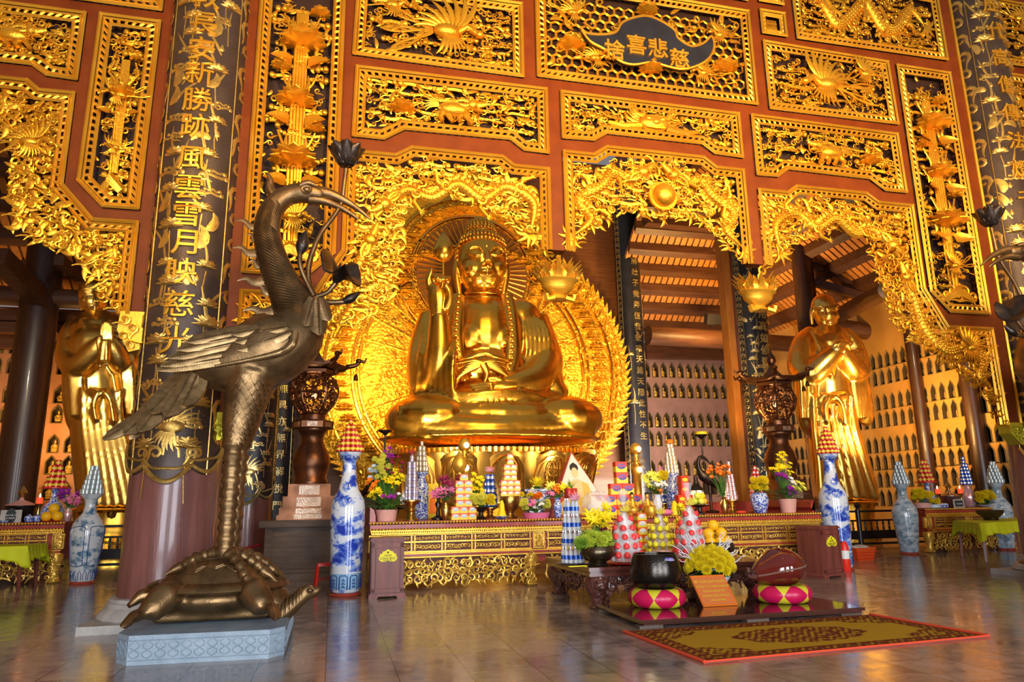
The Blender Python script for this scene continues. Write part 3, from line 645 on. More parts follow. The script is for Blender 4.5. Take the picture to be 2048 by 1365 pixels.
# ---------------------------------------------------------------- the carved screen
F_Y = 10.56
def screen_thing(label, base): return thing('carved_screen', label, 'screen', base, absolute=True)
SCR = screen_thing('tall red and gilt openwork screen between the two front pillars', (X0, YS, 2.4))
def M_(pts, mirror): return [(X0 - x if mirror else X0 + x, z) for x, z in pts]
HOLES = {}
def panel(scr, poly, draw, seed, label, backing='dark_backing', w=.17, step=.115):
    p = ccw(poly); HOLES.setdefault(scr.name, []).append(p); R = Relief(seed, F_Y + .05); inner = [tuple(q) for q in offset(p, w + .03)]; draw(R, inner)
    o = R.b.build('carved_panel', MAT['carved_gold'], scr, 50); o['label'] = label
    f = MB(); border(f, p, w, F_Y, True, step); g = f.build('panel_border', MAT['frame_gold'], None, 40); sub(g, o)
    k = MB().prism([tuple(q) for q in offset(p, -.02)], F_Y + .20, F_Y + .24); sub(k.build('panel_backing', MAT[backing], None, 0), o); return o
def sub(c, o):
    c.parent = o; c.matrix_parent_inverse = Matrix.Identity(4)     # part and sub-part share one frame
def bbox(p): return (*np.min(p, 0), *np.max(p, 0))
def d_phoenix(f):
    def g(R, p):
        x0, z0, x1, z1 = bbox(p); R.clouds(p, .16, .8); R.scatter(p, 190, (.07, .14), (-.05, .03), .35); R.bird((x0 + x1) / 2 + f * .1, (z0 + z1) / 2 - .05, (z1 - z0) * .42, f)
        R.bird((x0 + x1) / 2 - f * (x1 - x0) * .33, z1 - .22, .24, f, tail=4); R.scatter(p, 16, (.10, .18), (-.10, -.05), .3)
    return g
def d_beast(f):
    def g(R, p):
        x0, z0, x1, z1 = bbox(p); R.clouds(p, .15, .85); R.beast((x0 + x1) / 2, (z0 + z1) / 2 + .02, (z1 - z0) * .36, f); R.scatter(p, 190, (.07, .14), (-.08, .03), .35); R.lotus((x0 + x1) / 2 - f * (x1 - x0) * .30, (z0 + z1) / 2 - .1, .32)
    return g
def d_mask(R, p):
    x0, z0, x1, z1 = bbox(p); xm = (x0 + x1) / 2; zm = (z0 + z1) / 2 + .03; R.clouds(p, .15, .85); R.scatter(p, 190, (.07, .14), (-.07, .03), .4); k_ = R.b; R.b = MB()
    R.b.ell((xm, R.y - .12, zm), (.34, .2, .27), 14, 9)
    for s in (-1, 1):
        R.ball(xm + s * .15, zm + .07, .075, -.27); R.leaf(xm + s * .2, zm + .16, .42, .3 if s > 0 else pi - .3, s * .8, -.15, .12); R.leaf(xm + s * .25, zm, .45, -.1 if s > 0 else pi + .1, s * .9, -.12, .12)
        for m in range(7): R.leaf(xm + s * .28, zm - .2 + .07 * m, .30 + .03 * m, (0 if s > 0 else pi) + s * (-.6 + .22 * m), s * .7, -.10, .10)
        R.T([(xm + s * .3, zm - .1, -.1), (xm + s * .7, zm - .2, -.14), (xm + s * 1.0, zm - .1, -.1)], [.11, .09, .06], 1, 7)
    R.ball(xm, zm - .03, .09, -.30); [R.curl(xm + .5 * sin(i * 2.4), zm + .28 + .1 * cos(i * 1.7), .16, i, 1, -.16) for i in range(14)]; R.T([(xm - .2, zm - .16, -.25), (xm, zm - .2, -.29), (xm + .2, zm - .16, -.25)], .045); R.b.mapv(lambda v: (v - (xm, R.y, zm)) * (.85, .6, .62) + (xm, R.y, zm)); k_.join(R.b); R.b = k_
def d_dragon(f):
    def g(R, p):
        x0, z0, x1, z1 = bbox(p); W_, H = x1 - x0, z1 - z0; R.clouds(p, .17, .8); xs = np.linspace(.08, .86, 8); xs = xs if f > 0 else 1 - xs
        R.dragon([(x0 + W_ * a, z0 + H * (.5 + .27 * sin(i * 1.9))) for i, a in enumerate(xs)], .095, 1); R.scatter(p, 240, (.07, .15), (-.07, .03), .4)
    return g
def d_lotus(f):
    def g(R, p):
        x0, z0, x1, z1 = bbox(p); xm = (x0 + x1) / 2; q_ = (x1 - x0) / 1.12; R.clouds(p, .20, .8)
        for i, dx in enumerate((-.11 * q_, -.055 * q_, 0, .055 * q_, .11 * q_)): R.T([(xm + dx + .02 * sin(i), z0 + .35, -.02 - .02 * (i % 2)), (xm + dx * 1.1, (z0 + z1) / 2, -.03), (xm + dx * .8, z1 - .5, -.02)], .026)
        z = z0 + 1.55; k = 0
        while z < z1 - .3:
            R.lotus(xm + R.R.uniform(-.04, .04), z, q_ * (.66 if k % 2 == 0 else .54), -.14); s = 1 if k % 2 else -1
            for t in (-1, 1):
                R.b.petal((xm + t * .12, R.y - .1, z - .26), (t, -.25, -.12), (0, .4, 1), (0, -1, .3), .40 * q_, .30 * q_, .2, .2)
                R.T([(xm + t * .06, z + .2, -.05), (xm + t * .2, z + .38, -.07), (xm + t * .34 * q_, z + .58, -.06)], [.022, .02, .016]); (R.bud if t == s else R.lotus)(xm + t * .34 * q_, z + .62, .3 * q_, -.08)
                R.leaf(xm + t * .12 * q_, z + .15, .5 * q_, pi / 2 - t * .35, t * .4, -.05, .09); R.leaf(xm + t * .32 * q_, z - .15, .3 * q_, pi / 2 + t * .4, -t, -.05, .13)
            z += 1.02; k += 1
        R.bird(xm, z0 + .72, .26 * q_, -f, -.10, 5)
        for i in range(5): R.curl(x0 + .15 + (x1 - x0 - .3) * i / 4, z0 + .14 + .1 * (i % 2), .30 * q_, 0, (-1) ** i, -.06)
        R.scatter(p, 120, (.08, .15), (-.02, .05), .35); R.T([(x0 + .12, z0 + .08, -.05), (xm, z0 + .22, -.09), (x1 - .1, z0 + .08, -.05)], [.07, .12, .07])
    return g
def d_lattice(R, p):
    x0, z0, x1, z1 = bbox(p); xm, zm = (x0 + x1) / 2, (z0 + z1) / 2; k = .105; j = 0; z = z0 + k
    while z < z1 - k * .3:                                          # honeycomb ground
        x = x0 + k + (.5 * k * 1.8 if j % 2 else 0)
        while x < x1 - k * .4: R.b.tube([(x + k * .98 * cos(a), R.y + .05, z + k * .98 * sin(a)) for a in np.arange(6) * pi / 3 + pi / 6], .021, 4, closed=True); x += k * 1.8
        z += k * 1.56; j += 1
    for s in (-1, 1):
        R.lotus(xm + s * 1.5, zm - .35, .38, -.08); R.scatter([(xm + s * .4, z0), (xm + s * 2.0, z0), (xm + s * 2.0, z1), (xm + s * .4, z1)], 26, (.12, .22), (-.06, -.01), .5)
        R.bird(xm + s * 1.05, zm - .5, .2, -s, -.1, 4); R.bird(xm + s * 1.45, zm + .35, .2, -s, -.1, 4)
    R.lotus(xm, z0 + .22, .34, -.1); R.lotus(xm, z1 - .18, .3, -.1)
def d_small(R, p):
    x0, z0, x1, z1 = bbox(p)
    for i in range(7): R.T([(x0 + (x1 - x0) * (i + .5) / 7, z0), (x0 + (x1 - x0) * (i + .5) / 7, z1)], .014)
    for i in range(2): R.T([(x0, z0 + (z1 - z0) * (i + .7) / 2.4), (x1, z0 + (z1 - z0) * (i + .7) / 2.4)], .014)
for mi in (False, True):
    f = -1 if mi else 1; sd = 'left' if mi else 'right'; o = 50 if mi else 0
    panel(SCR, M_([(5.36, 5.16), (5.75, 4.77), (6.67, 4.77), (6.67, 9.9), (5.36, 9.9)], mi), d_lotus(f), 11 + o, 'tall panel of gilt lotus blooms on reed stems')
    panel(SCR, M_([(2.36, 8.52), (5.22, 8.54), (5.18, 9.94), (2.36, 9.98)], mi), d_phoenix(-f), 12 + o, 'panel carved with a fanned phoenix')
    panel(SCR, M_([(1.95, 7.15), (2.39, 7.16), (2.62, 7.33), (4.36, 7.31), (4.68, 7.10), (5.18, 7.10), (5.16, 8.36), (1.95, 8.38)], mi), d_beast(-f), 13 + o, 'panel carved with a horned beast in clouds')
    panel(SCR, M_([(3.12, 10.12), (6.67, 10.16), (6.67, 11.7), (3.12, 11.7)], mi), d_dragon(-f), 14 + o, 'panel carved with a coiling dragon')
    panel(SCR, M_([(2.36, 10.12), (2.92, 10.12), (2.92, 10.66), (2.36, 10.66)], mi), d_small, 15 + o, 'small square panel of upright bars', w=.12)
    panel(SCR, M_([(2.36, 10.82), (2.92, 10.82), (2.92, 11.7), (2.36, 11.7)], mi), d_small, 16 + o, 'small upright panel at the head of the screen', w=.12)
panel(SCR, M_([(-1.72, 7.46), (-1.14, 7.48), (-.90, 7.64), (.90, 7.64), (1.14, 7.48), (1.72, 7.46), (1.72, 8.37), (-1.72, 8.37)], False), d_mask, 21, 'panel carved with a bulging lion mask')
PLQ = panel(SCR, M_([(-2.13, 8.57), (2.13, 8.57), (2.13, 10.58), (-2.13, 10.58)], False), d_lattice, 22, 'honeycomb panel that holds the dark bat shaped signboard', w=.18)
panel(SCR, M_([(-2.13, 10.78), (2.13, 10.78), (2.13, 11.7), (-2.13, 11.7)], False), d_phoenix(1), 23, 'panel at the head of the screen, cut by the frame')
# bat-shaped signboard with its four characters
def pxz(pts, Y=YS): return [(q[0], q[2]) for q in (P(x, y, Y) for x, y in pts)]
sg = smooth_pts(pxz([(1158, 62), (1170, 72), (1200, 75), (1228, 70), (1240, 52), (1262, 42), (1290, 38), (1318, 48), (1345, 66), (1352, 82), (1378, 98), (1402, 92), (1418, 78), (1424, 96), (1416, 118), (1396, 134), (1362, 144), (1328, 138), (1300, 130), (1264, 135), (1236, 128), (1206, 105), (1176, 88)], YS - .15), 4, True)
sb = MB().prism(sg, F_Y - .20, F_Y - .12); o = sb.build('signboard', MAT['black_board'], None, 0); sub(o, PLQ); o['label'] = 'dark bat shaped signboard'
tr = MB().tube([(x, F_Y - .20, z) for x, z in sg], .022, 5, closed=True)
for ch, x, y in (('捨', 1229, 100), ('喜', 1272, 90), ('悲', 1315, 97), ('慈', 1358, 117)):
    q = P(x, y, YS - .25); tr.join(text_mb(ch, .40, .05, .006), t=(q[0], F_Y - .21, q[2]))
o = tr.build('sign_lettering', MAT['frame_gold'], None, 30); sub(o, PLQ)
# arches: open below, their relief ends in a ragged scalloped edge
def arch(scr, line, edge, draw, seed, label, step=.115):
    """line: frame edge of the opening (x, z) run so that the carving lies to its left; edge: lower edge of the carving back to the start"""
    R = Relief(seed, F_Y + .06); poly = [tuple(q) for q in offset(line, .19, False)] + [tuple(q) for q in edge]; draw(R, poly)
    e = np.asarray(edge)
    for i in range(len(e) - 1):
        L = np.linalg.norm(e[i + 1] - e[i])
        for t in np.arange(0, 1, .20 / max(L, .2)):
            q = e[i] + (e[i + 1] - e[i]) * t; R.curl(q[0], q[1] + .02, R.R.uniform(.13, .20), R.R.uniform(-.5, .5) + R.R.choice((0, pi)), R.R.choice((-1, 1)), R.R.uniform(-.05, .02)); R.leaf(q[0], q[1], R.R.uniform(.12, .22), R.R.uniform(0, 6.28), R.R.uniform(-1, 1), -.03)
    o = R.b.build('arch_carving', MAT['carved_gold'], scr, 50); o['label'] = label
    f = MB(); border(f, line, .16, F_Y, False, step); sub(f.build('arch_border', MAT['frame_gold'], None, 40), o); return o
def d_archside(f):
    def g(R, p):
        x0, z0, x1, z1 = bbox(p); R.clouds(p, .15, .95); X = lambda k: X0 + f * k
        R.dragon([(X(2.3), 5.75), (X(2.25), 6.25), (X(2.7), 6.5), (X(3.1), 6.25), (X(3.5), 6.45), (X(3.9), 6.2), (X(4.3), 6.3), (X(4.65), 6.0)], .085, f)
        R.dragon([(X(6.5), 3.3), (X(6.2), 3.6), (X(6.4), 3.95), (X(5.9), 4.1), (X(5.5), 4.05), (X(5.2), 4.4), (X(5.05), 4.9), (X(4.85), 5.4)], .085, f); R.bird(X(6.1), 4.1, .26, -f, -.12, 5)
        R.scatter(p, 560, (.08, .17), (-.12, .04), .42)
    return g
def d_archmid(R, p):
    R.clouds(p, .15, .95)
    for s in (-1, 1): R.dragon([(X0 + s * 1.55, 5.75), (X0 + s * 1.25, 6.05), (X0 + s * 1.45, 6.4), (X0 + s * 1.05, 6.65), (X0 + s * .8, 6.95), (X0 + s * .5, 6.85), (X0 + s * .28, 6.98)], .085, s)
    R.scatter(p, 360, (.08, .16), (-.12, .04), .42); R.ball(X0 + .05, 6.55, .20, -.2); R.b.lathe([(.20, -.04), (.26, 0), (.26, .05), (.18, .05)], 20, (X0 + .05, R.y - .12, 6.55), axis=(0, -1, 0))
edM = [(X0 + x, z) for x, z in ((-1.66, 5.5), (-1.45, 5.75), (-1.1, 6.0), (-.85, 6.25), (-.45, 6.28), (.1, 6.2), (.6, 6.28), (.85, 6.2), (1.1, 5.95), (1.35, 5.75), (1.66, 5.5))]
lnM = [(X0 + x, z) for x, z in ((1.71, 5.47), (1.71, 7.25), (1.16, 7.25), (.92, 7.42), (-.92, 7.42), (-1.16, 7.25), (-1.71, 7.25), (-1.71, 5.47))]
arch(SCR, lnM, edM, d_archmid, 31, 'arch of two dragons facing a gilt pearl')
hs = [(1.95, 5.47), (1.95, 6.90), (2.55, 6.90), (2.75, 7.04), (4.25, 7.04), (4.50, 6.88), (5.27, 6.88), (5.27, 5.22), (5.66, 4.52), (6.67, 4.52), (6.67, 2.72)]
he = [(q[0] - X0, q[2]) for q in (P(x, y, YS) for x, y in ((1525, 545), (1560, 502), (1600, 478), (1640, 462), (1700, 448), (1738, 470), (1757, 520), (1762, 560), (1775, 605), (1790, 650), (1830, 685), (1880, 705), (1905, 735), (1950, 765), (1985, 805), (2005, 848)))]
ro = arch(SCR, [(X0 + x, z) for x, z in hs[::-1]], [(X0 + x, z) for x, z in he], d_archside(1), 32, 'stepped arch of dragons over the open handed statue')
arch(SCR, [(X0 - x, z) for x, z in hs], [(X0 - x, z) for x, z in he[::-1]], d_archside(-1), 33, 'stepped arch of dragons behind the crane')
def frame_mb(outer, holes, y0, y1):
    from mathutils.geometry import tessellate_polygon
    loops = [ccw(outer)] + [ccw(h)[::-1] for h in holes]; tris = tessellate_polygon([[Vector((p[0], p[1], 0)) for p in l] for l in loops]); al = np.vstack(loops); n = len(al); b = MB()
    V = np.vstack([np.stack([al[:, 0], np.full(n, y0), al[:, 1]], 1), np.stack([al[:, 0], np.full(n, y1), al[:, 1]], 1)]); F = []
    for t in tris:
        a, c, d = [al[i] for i in t]; t = tuple(t) if (c[0] - a[0]) * (d[1] - a[1]) - (c[1] - a[1]) * (d[0] - a[0]) > 0 else tuple(t)[::-1]
        F.append(t); F.append(tuple(i + n for i in t)[::-1])
    k = 0
    for l in loops:
        m = len(l); F += [(k + i, n + k + i, n + k + (i + 1) % m, k + (i + 1) % m) for i in range(m)]; k += m
    return b.add(V, F)
half = [(6.67, 2.72), (6.67, 4.52), (5.66, 4.52), (5.27, 5.22), (5.27, 6.88), (4.50, 6.88), (4.25, 7.04), (2.75, 7.04), (2.55, 6.90), (1.95, 6.90), (1.95, 5.47), (1.71, 5.47), (1.71, 7.25), (1.16, 7.25), (.92, 7.42)]
out = [(X0 + 6.98, 2.72), (X0 + 6.98, 12.2), (X0 - 6.98, 12.2), (X0 - 6.98, 2.72)] + [(X0 - x, z) for x, z in half] + [(X0 + x, z) for x, z in half[::-1]]
frame_mb(out, HOLES[SCR.name], F_Y, F_Y + .22).build('screen_frame', MAT['red_lacquer'], SCR, 0)
for s in (-1, 1):
    x = X0 + s * 6.98; MB().tube([(x, F_Y - .01, 2.72), (x, F_Y - .01, 12.2)], .035, 6).build('post_moulding', MAT['frame_gold'], SCR, 40)
# flame pendants under the two hanging posts, cloud brackets at the outer posts
for s in (-1, 1):
    b = MB(); x = X0 + s * 1.83; c = np.array([x, F_Y + .1, 4.86])
    b.lathe([(.16, -.22), (.2, -.20), (.12, -.13), (.20, -.07), (.27, .0), (.28, .07), (.33, .10), (.36, .13), (.30, .15)], 20, c, 1, .6)
    for k in range(66):
        a = 2 * pi * k / 22; rr = (.31, .24, .15)[k // 22]; q = c + (rr * cos(a), rr * .6 * sin(a), .14)
        b.petal(q, (.45 * cos(a), .25 * sin(a), 1), (-sin(a), cos(a), 0), (cos(a), sin(a), 0), (.17, .24, .32)[k // 22], .11, .45 * (-1) ** k, .2, nu=2)
    for t in (-1, 1): b.tube([c + (t * .1, -.1, -.2), c + (t * .22, -.12, -.24), c + (t * .24, -.12, -.15)], .05, 6)
    b.build('flame_pendant', MAT['frame_gold'], SCR, 50)
    R = Relief(3, F_Y + .02); x = X0 + s * 6.83
    R.b.prism([(x - .14, 2.74), (x + .14, 2.74), (x + .17, 2.60), (x + .12 + s * .08, 2.36), (x - .02 + s * .08, 2.34), (x - .16, 2.55)], F_Y - .05, F_Y + .2)
    for i, (dx, dz) in enumerate(((-.06, 2.63), (.08, 2.62), (.0, 2.52), (.08, 2.44))): R.curl(x + dx, dz, .14, i * 1.3, 1, -.08)
    R.b.build('cloud_bracket', MAT['green_gold'], SCR, 40)
# the side bays of the screen, beyond the pillars
for mi in (False, True):
    f = 1 if mi else -1; C_ = lambda pts: [(2 * X0 - x if mi else x, z) for x, z in pts]; o = 70 if mi else 0
    S2 = screen_thing('gilt openwork screen bay cut by the right edge beyond the dark right pillar' if mi else 'gilt openwork screen bay at the left edge of the hall, beside the left pillar', (2 * X0 + 3.9 if mi else -3.9, YS, 5.5))
    panel(S2, C_([(-3.66, 5.99), (-3.30, 5.62), (-2.82, 5.62), (-2.79, 8.70), (-3.64, 8.70)]), (lambda R, p: (d_lotus(1)(R, p), R.bird(sum(q[0] for q in p) / len(p), 7.35, .17, -1, -.14, 3))), 41 + o, 'upright panel with a heron among lotus')
    panel(S2, C_([(-5.6, 7.70), (-4.42, 7.70), (-4.22, 7.56), (-3.81, 7.54), (-3.81, 8.68), (-5.6, 8.68)]), d_beast(1), 42 + o, 'panel carved with a running beast')
    panel(S2, C_([(-6.2, 8.86), (-2.79, 8.86), (-2.79, 10.1), (-6.2, 10.1)]), d_dragon(1), 43 + o, 'upper panel carved with a dragon')
    if mi: panel(S2, C_([(-6.2, 10.3), (-2.79, 10.3), (-2.79, 11.9), (-6.2, 11.9)]), d_phoenix(1), 44 + o, 'topmost panel of the bay')
    ln = [(-5.6, 7.48), (-4.44, 7.48), (-4.28, 7.35), (-3.82, 7.36), (-3.82, 5.93), (-3.40, 5.45), (-2.81, 5.45), (-2.81, 4.1)]
    ed = [(q[0], q[2]) for q in (P(x, y, YS) for x, y in ((248, 622), (205, 595), (200, 555), (150, 505), (80, 482), (40, 445), (25, 400), (30, 345), (38, 300), (0, 245), (-60, 235)))]
    def d_left(R, p): R.clouds(p, .15, .95); R.bird(-4.3 if not mi else 2 * X0 + 4.3, 6.5, .24, -1 if mi else 1, -.12, 6); R.scatter(p, 460, (.08, .18), (-.10, .04), .45)
    if mi: arch(S2, C_(ln)[::1], [(2 * X0 - x, z) for x, z in ed], d_left, 45 + o, 'arch of birds and clouds')
    else: arch(S2, ln[::-1], ed[::-1], d_left, 45 + o, 'arch of birds and clouds at the left edge')
    out = [(-2.60, 4.1), (-2.60, 12.2), (-7.5, 12.2), (-7.5, 7.48)] + ln
    frame_mb(C_(out), HOLES[S2.name], F_Y, F_Y + .22).build('screen_frame', MAT['red_lacquer'], S2, 0)
    R = Relief(5, F_Y); x = C_([(-2.72, 0)])[0][0]
    R.b.prism([(x - .2, 4.12), (x + .14, 4.12), (x + .12, 3.6), (x - .05, 3.55), (x - .22, 3.85)], F_Y - .05, F_Y + .2)
    for i in range(4): R.curl(x - .12 + .1 * (i % 2), 4.0 - .12 * i, .16, i, 1, -.08)
    R.b.build('cloud_bracket', MAT['frame_gold'], S2, 40)
# ---------------------------------------------------------------- bronze crane on a turtle
CY = 9.0
kq = MPP(P(480, 720, CY))
def C(x, y, dy=0.0): return P(x, y, CY + dy)
pl_poly = [G(231, 1326)[:2], G(252, 1333)[:2], G(537, 1318)[:2], G(568, 1310)[:2]]
x0_, x3_ = pl_poly[0][0], pl_poly[3][0]; yb = 9.93
poly = [tuple(p) for p in pl_poly] + [(x3_, yb - .18), (x3_ - .2, yb), (x0_ + .2, yb), (x0_, yb - .18)]
PT = .27
def plinth_thing(mir, label):
    t = thing('stone_plinth', label, 'plinth', ((x0_ + x3_) / 2, 9.2, 0) if not mir else (2 * X0 - (x0_ + x3_) / 2, 9.2, 0), absolute=True)
    q = [(2 * X0 - x, y) for x, y in poly] if mir else poly
    MB().zprism(q, 0, PT).build('plinth_block', MAT['blue_stone'], t, 0)
    e = MB(); R = random.Random(4); qq = ccw(q)
    for i in range(len(qq)):
        a, b = np.array([*qq[i], 0]), np.array([*qq[(i + 1) % len(qq)], 0]); d = nrm(b - a); L = np.linalg.norm(b - a); n = np.array([d[1], -d[0], 0]); m = max(1, int(L / .11))
        for k in range(m):
            c = a + d * L * (k + .5) / m + n * .004
            for s in (-1, 1): e.tube([c + d * s * .05 * sin(u * 6) + np.array([0, 0, .06 + .15 * u]) for u in np.linspace(0, 1, 7)], .006, 4, cap=False)
        e.tube([a + n * .004 + (0, 0, .045), b + n * .004 + (0, 0, .045)], .006, 4); e.tube([a + n * .004 + (0, 0, .225), b + n * .004 + (0, 0, .225)], .006, 4)
    e.build('carved_scrollwork', MAT['blue_stone'], t, 40); return t
plinth_thing(False, 'blue grey stone plinth with cut corners under the left crane statue')
plinth_thing(True, 'dark stone plinth at the right edge, under the right crane statue')
CR = thing('crane_statue', 'tall bronze crane standing on a turtle in front of the left pillar', 'statue', (-1.1, CY, PT), absolute=True)
def px_tube(b, pts, n=10, flat=1.0, k=5):
    """pts: (x, y, radius in pixels, depth offset)"""
    q = smooth_pts([(*C(p[0], p[1], p[3] if len(p) > 3 else 0), p[2] * kq) for p in pts], k); b.tube(q[:, :3], np.maximum(q[:, 3], .004), n, flat); return b
# body: one surface
b = MB()
px_tube(b, [(372, 748, 26), (420, 733, 50), (480, 722, 66), (540, 700, 76), (585, 668, 66), (596, 628, 46), (576, 585, 37), (553, 535, 31), (537, 480, 27), (538, 440, 25), (556, 405, 23), (585, 388, 21), (618, 386, 21), (648, 392, 14)], 20, 1.0, 6)
for dy, dx in ((-.13, 0), (.16, 12)):
    px_tube(b, [(505 + dx, 745, 48, dy), (487 + dx, 800, 37, dy), (476 + dx, 850, 30, dy), (468 + dx, 892, 21, dy)], 16)
me = remesh(b, .028, 4, 'crane_body'); me.materials.append(MAT['bronze']); body = link('crane_body', me, CR)
SHP = [(.0, .66), (.16, .65), (.34, .60), (.48, .51), (.58, .41), (.70, .34), (.9, .1)]; SCX = C(435, 1222)[0]
def lift(q):
    r = sqrt((q[0] - SCX) ** 2 + ((q[1] - CY) / .86) ** 2); q = np.array(q); q[2] = max(q[2] if r < .2 else 0, PT + .022 + float(np.interp(r, [k[0] for k in SHP], [k[1] for k in SHP])) + .035); return q
# legs: scaled shank with rings, toes gripping the shell
for dy, dx, nm in ((-.13, 0, 0), (.18, 13, 1)):
    b = MB(); pts = []
    for i in range(34):
        t = i / 33; pts.append((468 - 22 * t + dx, 886 + 258 * t, (22 if i < 2 else 17 + 2.6 * sin(i * 2.1) - 2 * t + (4 if i == 0 else 0)) , dy))
    q = np.array([(*C(p[0], p[1], p[3]), p[2] * kq) for p in pts]); b.tube(q[:, :3], q[:, 3], 14)
    leg = b.build('leg', MAT['bronze'], CR, 70); foot = C(446 + dx, 1143, dy)
    for tx, ty, td in ((495, 1197, -.34), (526, 1190, -.10), (545, 1172, .16), (358, 1172, -.12)) if nm == 0 else ((538, 1166, .25), (372, 1160, .30)):
        t = MB(); e = C(tx, ty, dy + td); path = smooth_pts([foot + (0, 0, .05), foot * .62 + e * .38 + (0, 0, .10), foot * .28 + e * .72 + (0, 0, .07), e], 6); n = len(path); path = np.array([lift(q_) for q_ in path]); e = path[-1]
        t.tube(path, [(.075 + .018 * sin(k * 1.9)) * (1 - .35 * k / n) for k in range(n)], 10)
        d = nrm(e - foot) + np.array([0, 0, -.55]); t.tube([e, e + d * .07, e + d * .16 + (0, 0, -.02)], [.058, .04, .004], 8); sub(t.build('toe', MAT['bronze'], None, 60), leg)
nk = smooth_pts([(*C(p[0], p[1]), p[2] * kq) for p in ((598, 640, 50), (596, 628, 47), (576, 585, 38), (553, 535, 32), (537, 480, 28), (538, 440, 26), (552, 408, 24))], 8); nf = MB()
for i in range(2, len(nk) - 4):
    for a0 in (-2.6, -1.9, -1.2, -.5):
        pts = []
        for u in np.linspace(0, 1, 6):
            j = min(i + u * 4, len(nk) - 1.001); j0 = int(j); q = nk[j0] * (1 - (j - j0)) + nk[j0 + 1] * (j - j0); tg = nrm(nk[j0 + 1][:3] - nk[j0][:3]); sx = nrm(np.cross(tg, (0, 1, 0))); a = a0 + .9 * u; pts.append(q[:3] + q[3] * 1.0 * (sx * cos(a) + np.array([0, 1, 0]) * sin(a)))
        nf.tube(pts, [.004, .010, .012, .010, .007, .003], 4)
nf.build('neck_plumage', MAT['bronze'], CR, 60)
# feathered scales of the thigh
sc = MB()
for r in range(13):
    for c in range(7):
        y = 766 + r * 9.6; t = r / 13; hw = 44 - 22 * t; a = -1.35 + (c + .5 * (r % 2)) * .42; ctr = C(500 - 30 * t, y, -.13); q = ctr + np.array([sin(a) * hw * kq * 1.03, -cos(a) * hw * kq * 1.03, 0]); nn = np.array([sin(a), -cos(a), .15])
        sc.petal(q + (0, 0, .06), (0, 0, -1), (cos(a), sin(a), 0), nn, .13, .115, .05, -.12, nu=2, nv=3, th=.12)
sc.build('thigh_plumage', MAT['bronze'], CR, 50)
mat('feather', (.40, .255, .11), .36, .82, (.24, .15, .06), 6, bump=.12, bscale=11, bkind='wave', bdist=.012, stretch=(1.6, 1, 2.6))
def feather(b, p, q, w, bend=0.0, nr=(0, -1, 0), th=.10, cup=-.14):
    p, q = np.asarray(p, float), np.asarray(q, float); d = q - p; L = np.linalg.norm(d); d = d / L; s = nrm(np.cross(d, nr)); n = np.cross(s, d)
    b.petal(p, d, s, n, L, w, bend, cup, lambda v: np.clip(np.minimum(1, .55 + 1.6 * v) * np.sqrt(np.clip(1.02 - v ** 5, 0, 1)), .03, 1), nu=4, nv=9, th=th)
    m = [p + d * L * t + n * (bend * t * t * L + .012) for t in np.linspace(.02, .97, 8)]; b.tube(m, np.linspace(.016, .005, 8), 5)
for sd in (-1, 1):
    w = MB(); n = (0, sd, .22)
    for i, (x0, y0, x1, y1, wd) in enumerate(((505, 655, 372, 684, 24), (530, 660, 352, 700, 26), (548, 668, 336, 716, 27), (560, 680, 322, 732, 27), (566, 694, 312, 741, 27))): feather(w, C(x0, y0, sd * (.34 + .012 * i)), C(x1, y1, sd * (.30 - .03 * i + .12)), wd * kq, 0, n)
    for i, (x0, y0, x1, y1, wd) in enumerate(((560, 650, 462, 668, 24), (572, 655, 470, 684, 26), (578, 666, 474, 700, 26), (574, 652, 520, 662, 26), (580, 662, 528, 684, 26))): feather(w, C(x0, y0, sd * (.41 + .012 * i)), C(x1, y1, sd * (.40 + .01 * i)), wd * kq, 0, n)
    px_tube(w, [(590, 664, 8, sd * .42), (583, 690, 9, sd * .44), (560, 706, 8, sd * .45), (500, 720, 5, sd * .42), (430, 733, 3, sd * .36)], 8)
    w.build('wing', MAT['feather'], CR, 45)
for i, (x0, y0, x1, y1, wd, dy) in enumerate(((400, 738, 366, 816, 46, -.28), (385, 738, 334, 838, 48, -.32), (372, 742, 302, 830, 46, -.30), (350, 760, 283, 868, 44, -.24), (330, 790, 252, 872, 40, -.18), (330, 800, 212, 884, 30, -.05), (352, 770, 262, 878, 30, .1), (385, 745, 330, 840, 32, .2), (405, 740, 372, 818, 32, .25))):
    f = MB(); feather(f, C(x0, y0, dy * .6), C(x1, y1, dy), wd * kq, -.12 * np.sign(dy or -1), (0, np.sign(dy or -1), .35), .12); f.build('tail_feather', MAT['feather'], CR, 45)
# crest of flame-shaped plumes down the nape
for (x, y, tx, ty, w_) in ((540, 425, 518, 422, 14), (527, 452, 469, 442, 20), (522, 480, 494, 470, 15), (522, 505, 465, 496, 22), (528, 530, 498, 524, 16), (535, 558, 474, 562, 24), (545, 585, 512, 572, 18), (556, 620, 485, 622, 28), (560, 635, 530, 624, 18)):
    f = MB(); q = smooth_pts([C(x + 6, y - 3), C((x * .6 + tx * .4), (y * .6 + ty * .4) + 6), C(x * .3 + tx * .7, y * .3 + ty * .7 - 4), C(tx, ty)], 5); f.tube(q, np.linspace(w_ * .55, .8, len(q)) ** 1.0 * kq, 8, .22, ref=(0, 1, 0)); f.build('nape_plume', MAT['bronze'], CR, 60)
